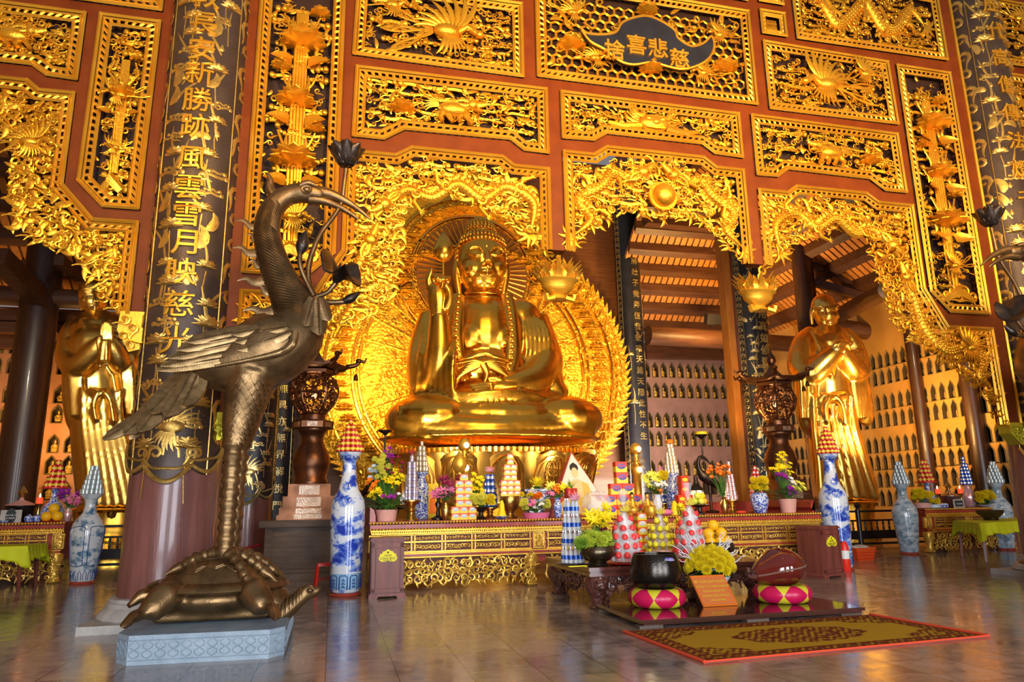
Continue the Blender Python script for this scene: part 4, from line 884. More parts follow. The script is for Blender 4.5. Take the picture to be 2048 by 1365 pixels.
# head: crest, beak, eye
h = MB(); px_tube(h, [(622, 392, 17), (600, 388, 20), (575, 394, 17), (552, 394, 13), (540, 376, 9), (541, 360, 6), (534, 346, 3)], 12); px_tube(h, [(600, 372, 6, -.1), (615, 366, 7, -.11), (632, 372, 5, -.09)], 8)
for i in range(6): px_tube(h, [(588 + i * 8, 372 + i, 4), (590 + i * 8, 362 + i * 1.2, 2)], 6, k=2)
h.build('head_crest', MAT['bronze'], CR, 60)
up = MB(); px_tube(up, [(628, 384, 15), (660, 389, 12), (695, 405, 8), (722, 423, 5), (742, 440, 1.5)], 12); up.build('upper_beak', MAT['bronze'], CR, 60)
lo = MB(); px_tube(lo, [(618, 398, 14), (650, 403, 9), (680, 415, 7), (705, 430, 5), (718, 440, 1.5)], 12); lo.build('lower_beak', MAT['bronze'], CR, 60)
ey = MB(); 
for sd in (-1, 1): ey.ell(C(613, 379, sd * .125), (.04, .025, .035), 12, 8); ey.tube([C(613 + 10 * cos(a), 379 + 7 * sin(a), sd * .125) for a in np.linspace(0, 2 * pi, 14)], .012, 5)
ey.build('eye', MAT['bronze'], CR, 60)
# the lotus spray it carries
def lotus_bloom(b, c, k, openness=.55):
    c = np.asarray(c, float)
    for ring, (n_, up_, L, r0) in enumerate(((8, openness, .62, .12), (8, openness + .35, .62, .10), (6, openness + .7, .55, .05))):
        for i in range(n_):
            a = 2 * pi * (i + .5 * (ring % 2)) / n_; o = np.array([cos(a), sin(a), 0]); d = o * cos(up_) + np.array([0, 0, sin(up_)]); s = np.cross((0, 0, 1), o)
            n1 = np.cross(d, s); n1 = n1 if n1[2] > 0 else -n1; b.petal(c + o * r0 * k, d, s, n1, L * k, .52 * k, .22, .25, nu=4, nv=6, tip=.75)
    b.lathe([(.02 * k, -.06 * k), (.16 * k, .0), (.2 * k, .12 * k), (.15 * k, .26 * k)], 12, c)
s = MB(); px_tube(s, [(692, 338, 5), (688, 370, 5), (683, 405, 5), (668, 432, 5), (640, 470, 5), (620, 520, 6), (617, 560, 6), (628, 592, 7)], 8)
px_tube(s, [(628, 592, 6, -.1), (612, 562, 5, -.1), (600, 530, 5, -.12), (600, 505, 5, -.12)], 8); px_tube(s, [(632, 594, 6, -.1), (655, 585, 5, -.1), (672, 565, 6, -.1)], 8); px_tube(s, [(636, 596, 6, -.1), (655, 605, 6, -.12), (690, 604, 6, -.14)], 8)
s.build('lotus_stem', MAT['bronze'], CR, 60)
f = MB(); lotus_bloom(f, C(692, 330), .50, .75); f.build('lotus_flower', MAT['dark_bronze'], CR, 50)
for (pts) in ([(600, 508, 6, -.12), (604, 492, 13, -.12), (608, 475, 9, -.12), (612, 462, 2, -.12)], [(686, 604, 6, -.14), (700, 598, 10, -.14), (712, 590, 6, -.14), (720, 584, 2, -.14)]):
    f = MB(); px_tube(f, pts, 10); f.build('lotus_bud', MAT['dark_bronze'], CR, 60)
f = MB(); c = C(668, 568, -.1); ax = nrm(C(690, 520, -.25) - c); f.lathe([(.02, 0), (.05, .05), (.10, .14), (.19, .20), (.31, .22), (.30, .24), (.18, .22), (.09, .16), (.03, .08)], 18, c, axis=ax)
V = f.v[0]; d = V - c; hgt = d @ ax; rad = d - hgt[:, None] * ax; ang = np.arctan2(rad[:, 2], rad[:, 0]); f.v[0] = V + ax * (np.linalg.norm(rad, axis=1) * .35 * np.sin(ang * 3))[:, None]; f.build('lotus_leaf', MAT['dark_bronze'], CR, 50)
f = MB()
for i, (x0, y0, x1, y1, w_) in enumerate(((628, 596, 612, 650, 34), (636, 596, 640, 668, 40), (642, 598, 658, 640, 30))): feather(f, C(x0, y0, -.30), C(x1, y1, -.40 + .03 * i), w_ * kq, -.1, (.2, -1, .3), .06, -.3)
f.build('breast_leaf', MAT['bronze'], CR, 45)
# turtle
tc = C(435, 1222); t_ = MB()
cx, cz = tc[0], PT + .022
sh = MB(); nx, ny = 36, 10
prof = [(.02, .66), (.16, .65), (.34, .60), (.48, .51), (.58, .41), (.62, .37)]
sh.lathe(prof[::-1], 40, (cx, CY, cz), 1, .86); sh.build('turtle_shell', MAT['bronze'], CR, 60)
pat = MB()
def on_shell(u, v):
    r = sqrt(u * u + v * v); z = np.interp(r, [p[0] for p in prof], [p[1] for p in prof]); return (cx + u, CY + v * .86, cz + z + .006)
for i in range(-5, 6):
    for j in range(-5, 6):
        u0, v0 = (i + .5 * (j % 2)) * .20, j * .175
        if u0 * u0 + v0 * v0 > .50 ** 2: continue
        for rr_ in (.108, .082):
            pat.tube([on_shell(u0 + rr_ * sin(a), v0 + rr_ * cos(a)) for a in np.arange(6) * pi / 3], .0075, 4, closed=True)
pat.build('shell_plates', MAT['bronze'], CR, 40)
rim = MB(); rim.lathe([(.62, .31), (.70, .28), (.76, .31), (.74, .35), (.64, .39), (.60, .385)], 44, (cx, CY, cz), 1, .88)
for k in range(44):
    a = 2 * pi * k / 44; rim.tube([(cx + .645 * cos(a), CY + .565 * sin(a), cz + .393), (cx + .73 * cos(a), CY + .64 * sin(a), cz + .357)], .008, 4)
rim.build('shell_rim', MAT['bronze'], CR, 50)
bd = MB(); bd.ell((cx, CY, cz + .21), (.70, .58, .20), 24, 12); bd.box((cx, CY, cz + .12), (1.15, .85, .24))
for (dx, dy, s) in ((-.46, -.56, -1), (.44, -.56, 1), (-.46, .50, -1), (.44, .50, 1)):
    p = np.array([cx + dx, CY + dy, cz + .05]); o = np.array([s * .5, np.sign(dy) * .5, 0])
    bd.tube([p + (-.12 * s, -np.sign(dy) * .28, .24), p + (0, 0, .22), p + (.08 * s, np.sign(dy) * .08, .12), p + (.10 * s, np.sign(dy) * .12, .05)], [.15, .16, .135, .10], 14)
    for k in range(5):
        a = (k - 2) * .34 + (0 if s > 0 else pi); d = np.array([cos(a) * .62, sin(a) - .75 * (1 if dy < 0 else -1), 0]); bd.tube([p + (.14 * s, np.sign(dy) * .12, .08), p + (.14 * s, np.sign(dy) * .12, .08) + d * .12 + (0, 0, .015), p + (.14 * s, np.sign(dy) * .12, .0) + d * .20 + (0, 0, .03), p + (.14 * s, np.sign(dy) * .12, .0) + d * .26 + (0, 0, .02)], [.055, .055, .045, .012], 8)
bd.tube([(cx - .62, CY, cz + .25), (cx - .8, CY - .05, cz + .24), (cx - .90, CY - .1, cz + .14)], [.12, .07, .03], 12)
q = smooth_pts([(cx + .52, CY - .1, cz + .26), C(556, 1226, -.18), C(578, 1216, -.2), C(596, 1200, -.2), C(608, 1190, -.2), C(618, 1187, -.2)], 5)
bd.tube(q, np.interp(np.arange(len(q)), [0, 5, 10, 15, 20, 25], [.17, .12, .10, .09, .085, .07]), 16)
hd = C(612, 1186, -.2); bd.ell(hd, (.115, .085, .075), 14, 10); bd.ell(hd + (.01, -.05, .055), .038, 8, 6); bd.ell(hd + (.01, .05, .055), .038, 8, 6); bd.tube([hd + (.05, 0, .0), hd + (.12, 0, .02), hd + (.165, 0, .055)], [.065, .055, .03], 8); bd.tube([hd + (.02, 0, -.04), hd + (.13, 0, -.015)], [.05, .03], 8)
me = remesh(bd, .026, 3, 'turtle_body'); me.materials.append(MAT['bronze']); tb = link('turtle_body', me, CR)
fc = MB()
for dy in (-.075, .075): fc.ell(hd + (.045, dy, .03), (.03, .018, .026), 10, 6); fc.tube([hd + (.045 + .04 * cos(a), dy, .03 + .03 * sin(a)) for a in np.linspace(0, 2 * pi, 12)], .010, 5)
for k in range(7): p = q[5 + k * 2]; r_ = .125 - .005 * k; fc.tube([p + (0, r_ * cos(a), r_ * sin(a)) for a in np.linspace(-.2, pi + .2, 12)], .018, 6)
sub(fc.build('turtle_face', MAT['bronze'], None, 60), tb)
c2 = dup(CR, (2 * X0 + 1.1, CY, PT), label='dark bronze crane at the right edge, holding a lotus in its beak', scale=(-1, 1, 1))
# ---------------------------------------------------------------- the great seated statue
def sk(b, Y, pts, n=14, flat=1.0, k=5, ref=None):
    """pts: (x, y, radius in pixels, depth offset) at depth Y"""
    m = MPP(P(pts[0][0], pts[0][1], Y)); q = smooth_pts([(*P(p[0], p[1], Y + (p[3] if len(p) > 3 else 0)), p[2] * m) for p in pts], k)
    b.tube(q[:, :3], np.maximum(q[:, 3], .01), n, flat, ref); return b
BY = 25.0; BUD = thing('buddha_statue', 'huge gilded seated Buddha raising a lotus bud in one hand', 'statue', (5.3, BY, 3.2), absolute=True)
mB = MPP(P(975, 750, BY))
def E_(b, x, y, Y, rx, ry, rz, **k): b.ell(P(x, y, Y), (rx * mB, ry, rz * mB), 20, 14, **k)
b = MB()
# torso and shoulders
E_(b, 968, 690, BY, 96, 1.25, 105); E_(b, 968, 650, BY + .1, 108, 1.05, 55); E_(b, 970, 745, BY - .1, 100, 1.35, 60); E_(b, 898, 640, BY + .1, 50, .85, 42); E_(b, 1036, 640, BY + .1, 50, .85, 42)
sk(b, BY, [(966, 610, 42, .1), (966, 580, 34, 0), (966, 560, 34, 0)], 18)
# lap and knees
E_(b, 985, 842, BY - .6, 200, 2.0, 42); E_(b, 862, 842, BY - .9, 86, 1.75, 48); E_(b, 1118, 842, BY - .9, 84, 1.75, 48); E_(b, 985, 812, BY - .5, 150, 1.7, 34)
sk(b, BY - 1.6, [(800, 845, 36), (880, 858, 34, -.5), (985, 862, 30, -.8), (1090, 856, 33, -.5), (1170, 845, 38)], 16)
sk(b, BY - 1.0, [(838, 815, 26), (900, 806, 30, -.3), (985, 800, 28, -.4), (1070, 806, 30, -.3), (1132, 815, 26)], 16)
E_(b, 985, 880, BY - .9, 215, 2.2, 14)
# the arms in their sleeves
sk(b, BY, [(872, 640, 36, .2), (858, 690, 38, -.1), (852, 740, 38, -.5), (858, 775, 34, -.9), (872, 755, 28, -1.2), (878, 700, 24, -1.4), (878, 650, 19, -1.5), (877, 628, 17, -1.5)], 18)
sk(b, BY, [(860, 760, 34, -.6), (850, 800, 34, -.9), (838, 815, 26, -1.0)], 14)
sk(b, BY, [(1062, 640, 36, .2), (1078, 690, 38, .1), (1088, 730, 38, -.4), (1070, 762, 34, -1.0), (1030, 772, 26, -1.5), (1000, 772, 18, -1.7)], 18)
sk(b, BY, [(1090, 740, 34, -.4), (1100, 775, 30, -.8), (1120, 800, 24, -1.0)], 14)
# hanging folds of sleeves, chest and lap
R = random.Random(8)
for i in range(7): x = 838 + i * 11; sk(b, BY - .72 - .13 * i, [(x + 14 - i, 650 + 4 * i, 3, .2), (x + 4, 700, 5.5, -.25), (x, 750, 6.5, -.45), (x - 8 + 2 * i, 806, 5, -.55)], 8)
for i in range(6): sk(b, BY - .80, [(1040 + 9 * i, 612 + 6 * i, 4, .35 - .05 * i), (1052 + 9 * i, 670, 6), (1050 + 9 * i, 720, 6, -.1), (1028 + 9 * i, 760, 5, -.4)], 8)
for i in range(4): sk(b, BY - 2.35, [(796 + 10 * i, 812 + 17 * i, 2.5, .45), (850, 838 + 13 * i, 4.2, -.12), (915, 838 + 12 * i, 4.2, -.08), (966 - 4 * i, 806 + 17 * i, 3, .0)], 8)
for i in range(4): sk(b, BY - 2.35, [(1184 - 10 * i, 814 + 17 * i, 2.5, .45), (1130, 838 + 13 * i, 4.2, -.12), (1065, 836 + 12 * i, 4.2, -.08), (1014 + 4 * i, 806 + 17 * i, 3, .0)], 8)
for i in range(3): sk(b, BY - 1.9, [(858 + 10 * i, 786 + 6 * i, 5, .3), (930, 790 + 6 * i, 7, -.2), (1000, 784 + 6 * i, 6, -.3), (1070, 790 + 5 * i, 6, 0), (1118, 808, 5, .3)], 8)
for i in range(4): sk(b, BY - 2.5, [(972 + 12 * i, 800, 2.5, .25), (976 + 13 * i, 835, 3.5, -.05), (970 + 13 * i, 872, 3, .05)], 8)
me = remesh(b, .055, 4, 'robed_body'); me.materials.append(MAT['gold_leaf']); link('robed_body', me, BUD)
# the bared chest with the robe's bordered edges and knotted girdle
c = MB(); E_(c, 967, 668, BY - .30, 62, 1.12, 78); E_(c, 944, 682, BY - .42, 46, .95, 44); E_(c, 992, 682, BY - .42, 46, .95, 44); E_(c, 968, 735, BY - .5, 62, 1.0, 40)
me = remesh(c, .05, 4, 'bare_chest'); me.materials.append(MAT['gold_leaf']); link('bare_chest', me, BUD)
r = MB()
for s, xs in ((-1, (918, 914, 912, 918, 930)), (1, (1014, 1022, 1026, 1024, 1012))):
    q = [(xs[0], 590, 11, -.75), (xs[1], 630, 13, -1.05), (xs[2], 680, 14, -1.25), (xs[3], 725, 14, -1.35), (xs[4], 762, 11, -1.45)]; sk(r, BY, q, 10, .35, 6, (0, 1, 0))
    for k in range(16): t = k / 15; x = np.interp(t, np.linspace(0, 1, 5), xs); y = 592 + 168 * t; r.ell(P(x, y, BY - np.interp(t, np.linspace(0, 1, 5), (.95, 1.28, 1.48, 1.6, 1.62))), (.08, .05, .06), 6, 5)
r.build('robe_border', MAT['gold_leaf'], BUD, 60)
k = MB(); sk(k, BY - 1.75, [(912, 722, 4, .3), (945, 714, 5), (968, 708, 6), (990, 714, 5), (1022, 722, 4, .3)], 8)
for i in range(6):
    for s in (-1, 1): sk(k, BY - 1.8, [(966, 727, 6), (966 + s * (22 + 5 * i), 722 + 6 * i, 5), (966 + s * (44 + 2 * i), 726 + 10 * i, 3, .15)], 8)
sk(k, BY - 1.85, [(966, 728, 9), (974, 748, 6), (966, 772, 4)], 8); k.build('girdle_knot', MAT['gold_leaf'], BUD, 60)
# hands
def hand(b, Y, palm, fingers, thumb):
    for pts in palm: sk(b, Y, pts, 14, .7, 5)
    for f in fingers + [thumb]: sk(b, Y, f, 10, 1, 4)
h = MB(); hand(h, BY - 1.6, [[(877, 635, 16), (877, 612, 21), (876, 590, 23), (875, 572, 19)]],
    [[(859, 582, 6), (856, 562, 6, -.05), (861, 546, 5, -.1), (864, 536, 3.5, -.12)], [(870, 578, 6.5), (868, 560, 6.5, -.1), (873, 552, 6, -.3), (876, 560, 5, -.45)], [(881, 578, 6.5), (881, 560, 6.5, -.1), (885, 553, 6, -.3), (886, 562, 5, -.45)], [(891, 585, 6), (894, 567, 6, -.05), (897, 556, 5, -.2), (892, 560, 4, -.35)]],
    [(891, 618, 8, -.1), (899, 598, 7, -.25), (898, 578, 6, -.4), (890, 568, 5, -.5)])
me = remesh(h, .032, 2, 'raised_hand'); me.materials.append(MAT['gold_leaf']); link('raised_hand', me, BUD)
h = MB(); hand(h, BY - 2.0, [[(1030, 772, 13, .1), (1005, 774, 15), (985, 776, 14)]],
    [[(988, 768 + 5 * i, 5), (968, 769 + 5 * i, 5, -.05 * i), (948 + 3 * i, 771 + 5 * i, 4.5, -.05 * i), (938 + 4 * i, 772 + 5 * i, 3, -.05 * i)] for i in range(4)], [(1008, 766, 6), (992, 758, 5.5), (976, 758, 4)])
me = remesh(h, .032, 2, 'lap_hand'); me.materials.append(MAT['gold_leaf']); link('lap_hand', me, BUD)
f = MB(); sk(f, BY - 1.95, [(884, 575, 3), (886, 550, 3), (886, 522, 3)], 8); q = P(886, 508, BY - 1.95)
f.lathe([(.03, -.30), (.22, -.20), (.36, 0), (.33, .25), (.18, .55), (.02, .80)], 20, q); f.build('lotus_bud', MAT['gold_leaf'], BUD, 60)
# head
HY = BY - .35; hm = MPP(P(963, 520, HY)); hc = P(963, 530, HY)
def hp(dx, dy, dep=0): p = P(963 + dx, 530 + dy, HY); return p + np.array([0, dep, 0])
h = MB(); S = hm
h.ell(hp(0, -8), (50 * S, 52 * S, 60 * S), 28, 20); h.ell(hp(0, 20, -.12), (43 * S, 44 * S, 46 * S), 24, 16); h.ell(hp(0, 46, -.40), (21 * S, 20 * S, 15 * S), 16, 10)
for s in (-1, 1):
    h.ell(hp(s * 22, 18, -.50), (20 * S, 20 * S, 20 * S), 14, 10)
    h.ell(hp(s * 21, -10, -.72), (14 * S, 9 * S, 7.5 * S), 14, 10)
    h.tube([hp(s * 5, -6, -.92), hp(s * 14, -20, -.92), hp(s * 26, -22, -.85), hp(s * 38, -14, -.66)], [.05, .055, .05, .03], 8)
    h.tube([hp(s * 8, -5, -.93), hp(s * 20, -3, -.93), hp(s * 34, -8, -.78)], [.02, .034, .02], 8)
    sk(h, HY, [(963 + s * 47, 518, 7, 0), (963 + s * 50, 545, 8, .02), (963 + s * 47, 572, 7, .02), (963 + s * 44, 590, 5, 0)], 12, .7)
    h.ell(hp(s * 7.5, 15, -1.0), (5 * S, 5 * S, 4.5 * S), 10, 8)
h.tube([hp(0, -16, -.90), hp(0, -4, -1.0), hp(0, 8, -1.10), hp(0, 14, -1.16)], [.06, .075, .10, .13], 10)
h.tube([hp(-15, 29, -.88), hp(-7, 26.5, -1.02), hp(0, 28, -1.06), hp(7, 26.5, -1.02), hp(15, 29, -.88)], [.03, .06, .06, .06, .03], 8)
h.tube([hp(-12, 32, -.92), hp(0, 35, -1.04), hp(12, 32, -.92)], [.03, .075, .03], 8)
me = remesh(h, .030, 3, 'head'); me.materials.append(MAT['gold_leaf']); hd_ = link('head', me, BUD)
for y, rr in ((590, 36), (600, 39)):
    n_ = MB(); cc = P(966, y, BY); n_.tube([cc + (rr * S * cos(a), rr * S * sin(a) * .95 - .1, .12 * sin(a)) for a in np.arange(28) * 2 * pi / 28], .06, 8, closed=True); n_.build('neck_crease', MAT['gold_leaf'], BUD, 60)
hr = MB(); base = hp(0, -14, .06)
hr.ell(base, (52 * S, 54 * S, 60 * S), 26, 18); hr.ell(hp(0, -66, .15), (30 * S, 32 * S, 30 * S), 18, 12)
V = hr.v
n = 0
def snail(c, rr, lo_, hi_, cut):
    for i in range(9):
        ph = lo_ + (hi_ - lo_) * i / 8; m_ = max(6, int(2 * pi * rr[0] * cos(ph) / (7.4 * S)))
        for j in range(m_):
            a = 2 * pi * (j + .5 * (i % 2)) / m_; d = np.array([cos(ph) * cos(a), cos(ph) * sin(a), sin(ph)])
            if cut and d[1] < -.25 and sin(ph) < .62: continue
            hr.ell(c + d * np.array(rr), (3.6 * S, 3.6 * S, 3.9 * S), 7, 5)
snail(base, (51 * S, 53 * S, 59 * S), -.15, 1.15, True); snail(hp(0, -66, .15), (30 * S, 32 * S, 30 * S), .1, 1.5, False)
# the brow line of curls
for i in range(15):
    a = -pi / 2 + (i - 7) * .155; d = np.array([cos(a), sin(a)])
    hr.ell(base + (52.5 * S * d[0] * .97, 54 * S * d[1] * .86, 30 * S - 5 * S * abs(i - 7) / 7), (3.9 * S, 3.9 * S, 4.2 * S), 7, 5); hr.ell(base + (50 * S * d[0] * .97, 54 * S * d[1] * .80, 38 * S - 4 * S * abs(i - 7) / 7), (3.9 * S, 3.9 * S, 4.2 * S), 7, 5)
hr.v[0] = base + (hr.v[0] - base) * .965
# cut the cap away from the face: keep only its vertices above the hairline
cap = hr.v[0]; low = (cap[:, 1] < base[1] - .15) & (cap[:, 2] < base[2] + 27 * S); cap[low] = base + (cap[low] - base) * .80
hr.build('hair_curls', MAT['gold_leaf'], BUD, 60)
MB().ell(hp(0, -22, -.93), (.07, .05, .07), 10, 8).build('brow_dot', MAT['gold_leaf'], BUD, 60)
# lotus throne
LOT = thing('lotus_throne', 'gilded lotus throne of broad petals under the seated Buddha', 'pedestal', (5.3, BY - .3, 0), absolute=True)
tz = P(985, 894.5, BY - 2.6)[2]; tc_ = np.array([5.35, BY - .3, 0]); Rx, Ry = 3.75, 2.5
def tring(z, k): return [tc_ + (Rx * k * cos(a), Ry * k * sin(a), z) for a in np.arange(72) * 2 * pi / 72]
b = MB(); b.lathe([(.80, 0), (.80, tz - 1.9), (.84, tz - 1.7), (.92, tz - .5), (.97, tz - .12), (.98, tz), (.90, tz + .02)], 72, tc_, Rx, Ry); b.build('throne_core', MAT['gold_leaf'], LOT, 50)
b = MB()
for k in range(120): a = 2 * pi * k / 120; b.box(tc_ + (Rx * .985 * cos(a), Ry * .985 * sin(a), tz - .07), (.09, .09, .16), a)
b.build('stamen_fringe', MAT['pale_gold_leaf'], LOT, 40)
for lay, (k_, z0, L, Wd, off) in enumerate(((14, tz - 1.75, 1.62, 1.75, .5), (14, tz - 1.70, 1.60, 1.6, 0))):
    for i in range(k_):
        a = 2 * pi * (i + off) / k_ - pi / 2
        if sin(a) > .45: continue
        p = tc_ + (Rx * (.86 + .05 * lay) * cos(a), Ry * (.86 + .05 * lay) * sin(a), z0); o = nrm((cos(a) / Rx, sin(a) / Ry, 0)); s = np.cross((0, 0, 1), o); m = MB()
        m.petal(p, nrm((0, 0, 1) + o * .18), s, o, L, Wd, .06, -.22, lambda v: np.sqrt(np.clip(1 - (np.clip(v - .45, 0, 1) / .56) ** 2.4, .0, 1)) * .96 + .02, 10, 12, .06)
        if lay:
            q = lambda u, v: p + nrm((0, 0, 1) + o * .18) * L * v + s * u * Wd * .5 + o * (.06 * v * v * L + .06 - .20 * Wd * u * u * sin(v * pi))
            for ins in (.72, .58): m.tube([q(u, v) for u, v in [(-ins, .08), (-ins, .5), (-ins * .85, .72), (-ins * .5, .86), (0, .90), (ins * .5, .86), (ins * .85, .72), (ins, .5), (ins, .08)]], .028, 5)
            for j in range(9): m.tube([q(.22 * cos(t) * (1 - .06 * j) + .16 * (j % 3 - 1), .5 + .14 * sin(t) + .14 * (j // 3 - 1)) + o * .02 for t in np.linspace(0, 5, 8)], .025, 5)
        m.build('throne_petal', MAT['pale_gold_leaf'], LOT, 60)
b = MB(); b.lathe([(1.06, 0), (1.06, .35), (.98, .5), (.9, .6), (.84, tz - 1.9)], 8, tc_, Rx, Ry); b.build('throne_plinth', MAT['gold_leaf'], LOT, 30)
# mandorla and halo
HAL = thing('gilt_mandorla', 'great gilded aureole with flaming edge rising behind the seated Buddha', 'aureole', (5.3, 27.6, 0), absolute=True)
MY = 27.6; hc = P(944, 548, MY); cc = P(950, 745, MY); hm = MPP(hc)
def ring(b, c, r, t, y, n=64, fl=1): b.tube([(c[0] + r * cos(a), y, c[2] + r * sin(a)) for a in np.arange(n) * 2 * pi / n], t, 6, fl, ref=(0, 1, 0), closed=True)
out = []
for t in np.linspace(0, 1, 33):                                     # outline: a pointed leaf shape
    a = -.62 * pi + 1.12 * pi * t - .0; out.append(a)
Rm = 298 * hm; lf = [(cc[0] + Rm * cos(a) * 1.0, cc[2] + Rm * sin(a) * .92) for a in np.linspace(-1.05, .95, 26)]; top = (hc[0] + .1, hc[2] + 215 * hm)
prof = lf + [(hc[0] + 3.2, hc[2] + 2.6), (hc[0] + 1.7, hc[2] + 3.5), top]; mir = [(2 * cc[0] - x if i < 26 else 2 * hc[0] - x, z) for i, (x, z) in enumerate(prof)][::-1]
b = MB(); b.prism(lf + [(2 * cc[0] - x, z) for x, z in lf][::-1], MY + .05, MY + .45); b.prism([(hc[0] + 3.6, hc[2] - 1.5)] + prof[26:] + [(2 * hc[0] - x, z) for x, z in prof[26:-1]][::-1] + [(hc[0] - 3.6, hc[2] - 1.5)], MY + .085, MY + .40); b.build('aureole_board', MAT['halo_gold'], HAL, 0)
b = MB()
for (c, rr) in ((cc, (222, 233, 284)), (hc, (112, 122, 148, 162))):
    for r_ in rr: ring(b, c, r_ * hm, .07, MY)
b.build('aureole_ring', MAT['gold_leaf'], HAL, 60)
rays = MB(); MB().lathe([(.01, .0), (112 * hm, 0), (112 * hm, -.14)][::-1], 48, (hc[0], MY - .14, hc[2]), axis=(0, -1, 0)).build('halo_disc', MAT['halo_dark'], HAL, 60)
for i in range(60):
    a = 2 * pi * i / 60; d = np.array([cos(a), 0, sin(a)]); p = np.array([hc[0], MY - .17, hc[2]]); rays.tube([p + d * 58 * hm, p + d * 110 * hm], [.03, .045], 5)
rays.build('halo_ray', MAT['gold_leaf'], HAL, 60)
R = Relief(77, MY)
for i in range(36): a = 2 * pi * i / 36; R.lotus(hc[0] + 136 * hm * cos(a), hc[2] + 136 * hm * sin(a), .42, -.20)
R.b.build('halo_rosettes', MAT['halo_gold'], HAL, 60)
R = Relief(78, MY); allp = prof + mir[1:]
ringp = [p for p in allp]
R.scatter([(x, z) for x, z in lf] + [(2 * cc[0] - x, z) for x, z in lf][::-1], 900, (.18, .38), (-.05, .04), .35)
for i in range(70):
    a = -1.2 + 3.0 * (i // 2) / 34 if i % 2 else pi + 1.2 - 3.0 * (i // 2) / 34; R.lotus(cc[0] + 258 * hm * cos(a), cc[2] + 246 * hm * sin(a), .5, -.10)
for i in range(26):
    for s in (-1, 1): x, z = lf[i]; R.head(2 * cc[0] - x if s < 0 else x, z, .16, pi / 2, -.1)
# radial bands
for i in range(22):
    a = -.7 + i * .21; R.T([(cc[0] + 120 * hm * cos(a), cc[2] + 115 * hm * sin(a), -.04), (cc[0] + 222 * hm * cos(a), cc[2] + 215 * hm * sin(a), -.04)], .05)
R.b.build('aureole_carving', MAT['halo_gold'], HAL, 60)
fl = MB()
for side in (prof, mir):
    q = smooth_pts(side, 3)
    for i in range(0, len(q) - 1):
        t = nrm(q[i + 1] - q[i]); up = np.array([t[0], 0, t[1]]) * (1 if side is prof else -1); nr_ = np.array([t[1], 0, -t[0]])
        for L in ((1.0, .7) if i % 2 == 0 else (.55,)):
            p = np.array([q[i][0], MY + .1, q[i][1]]); pass
            fl.petal(p - nr_ * .2, nrm(up * .75 + nr_ * .6), np.cross((0, 1, 0), nrm(up * .75 + nr_ * .6)), (0, -1, 0), L * 1.15, .40, .12, .15, nu=2, nv=6, th=.25)
fl.build('flame_edge', MAT['halo_gold'], HAL, 50)
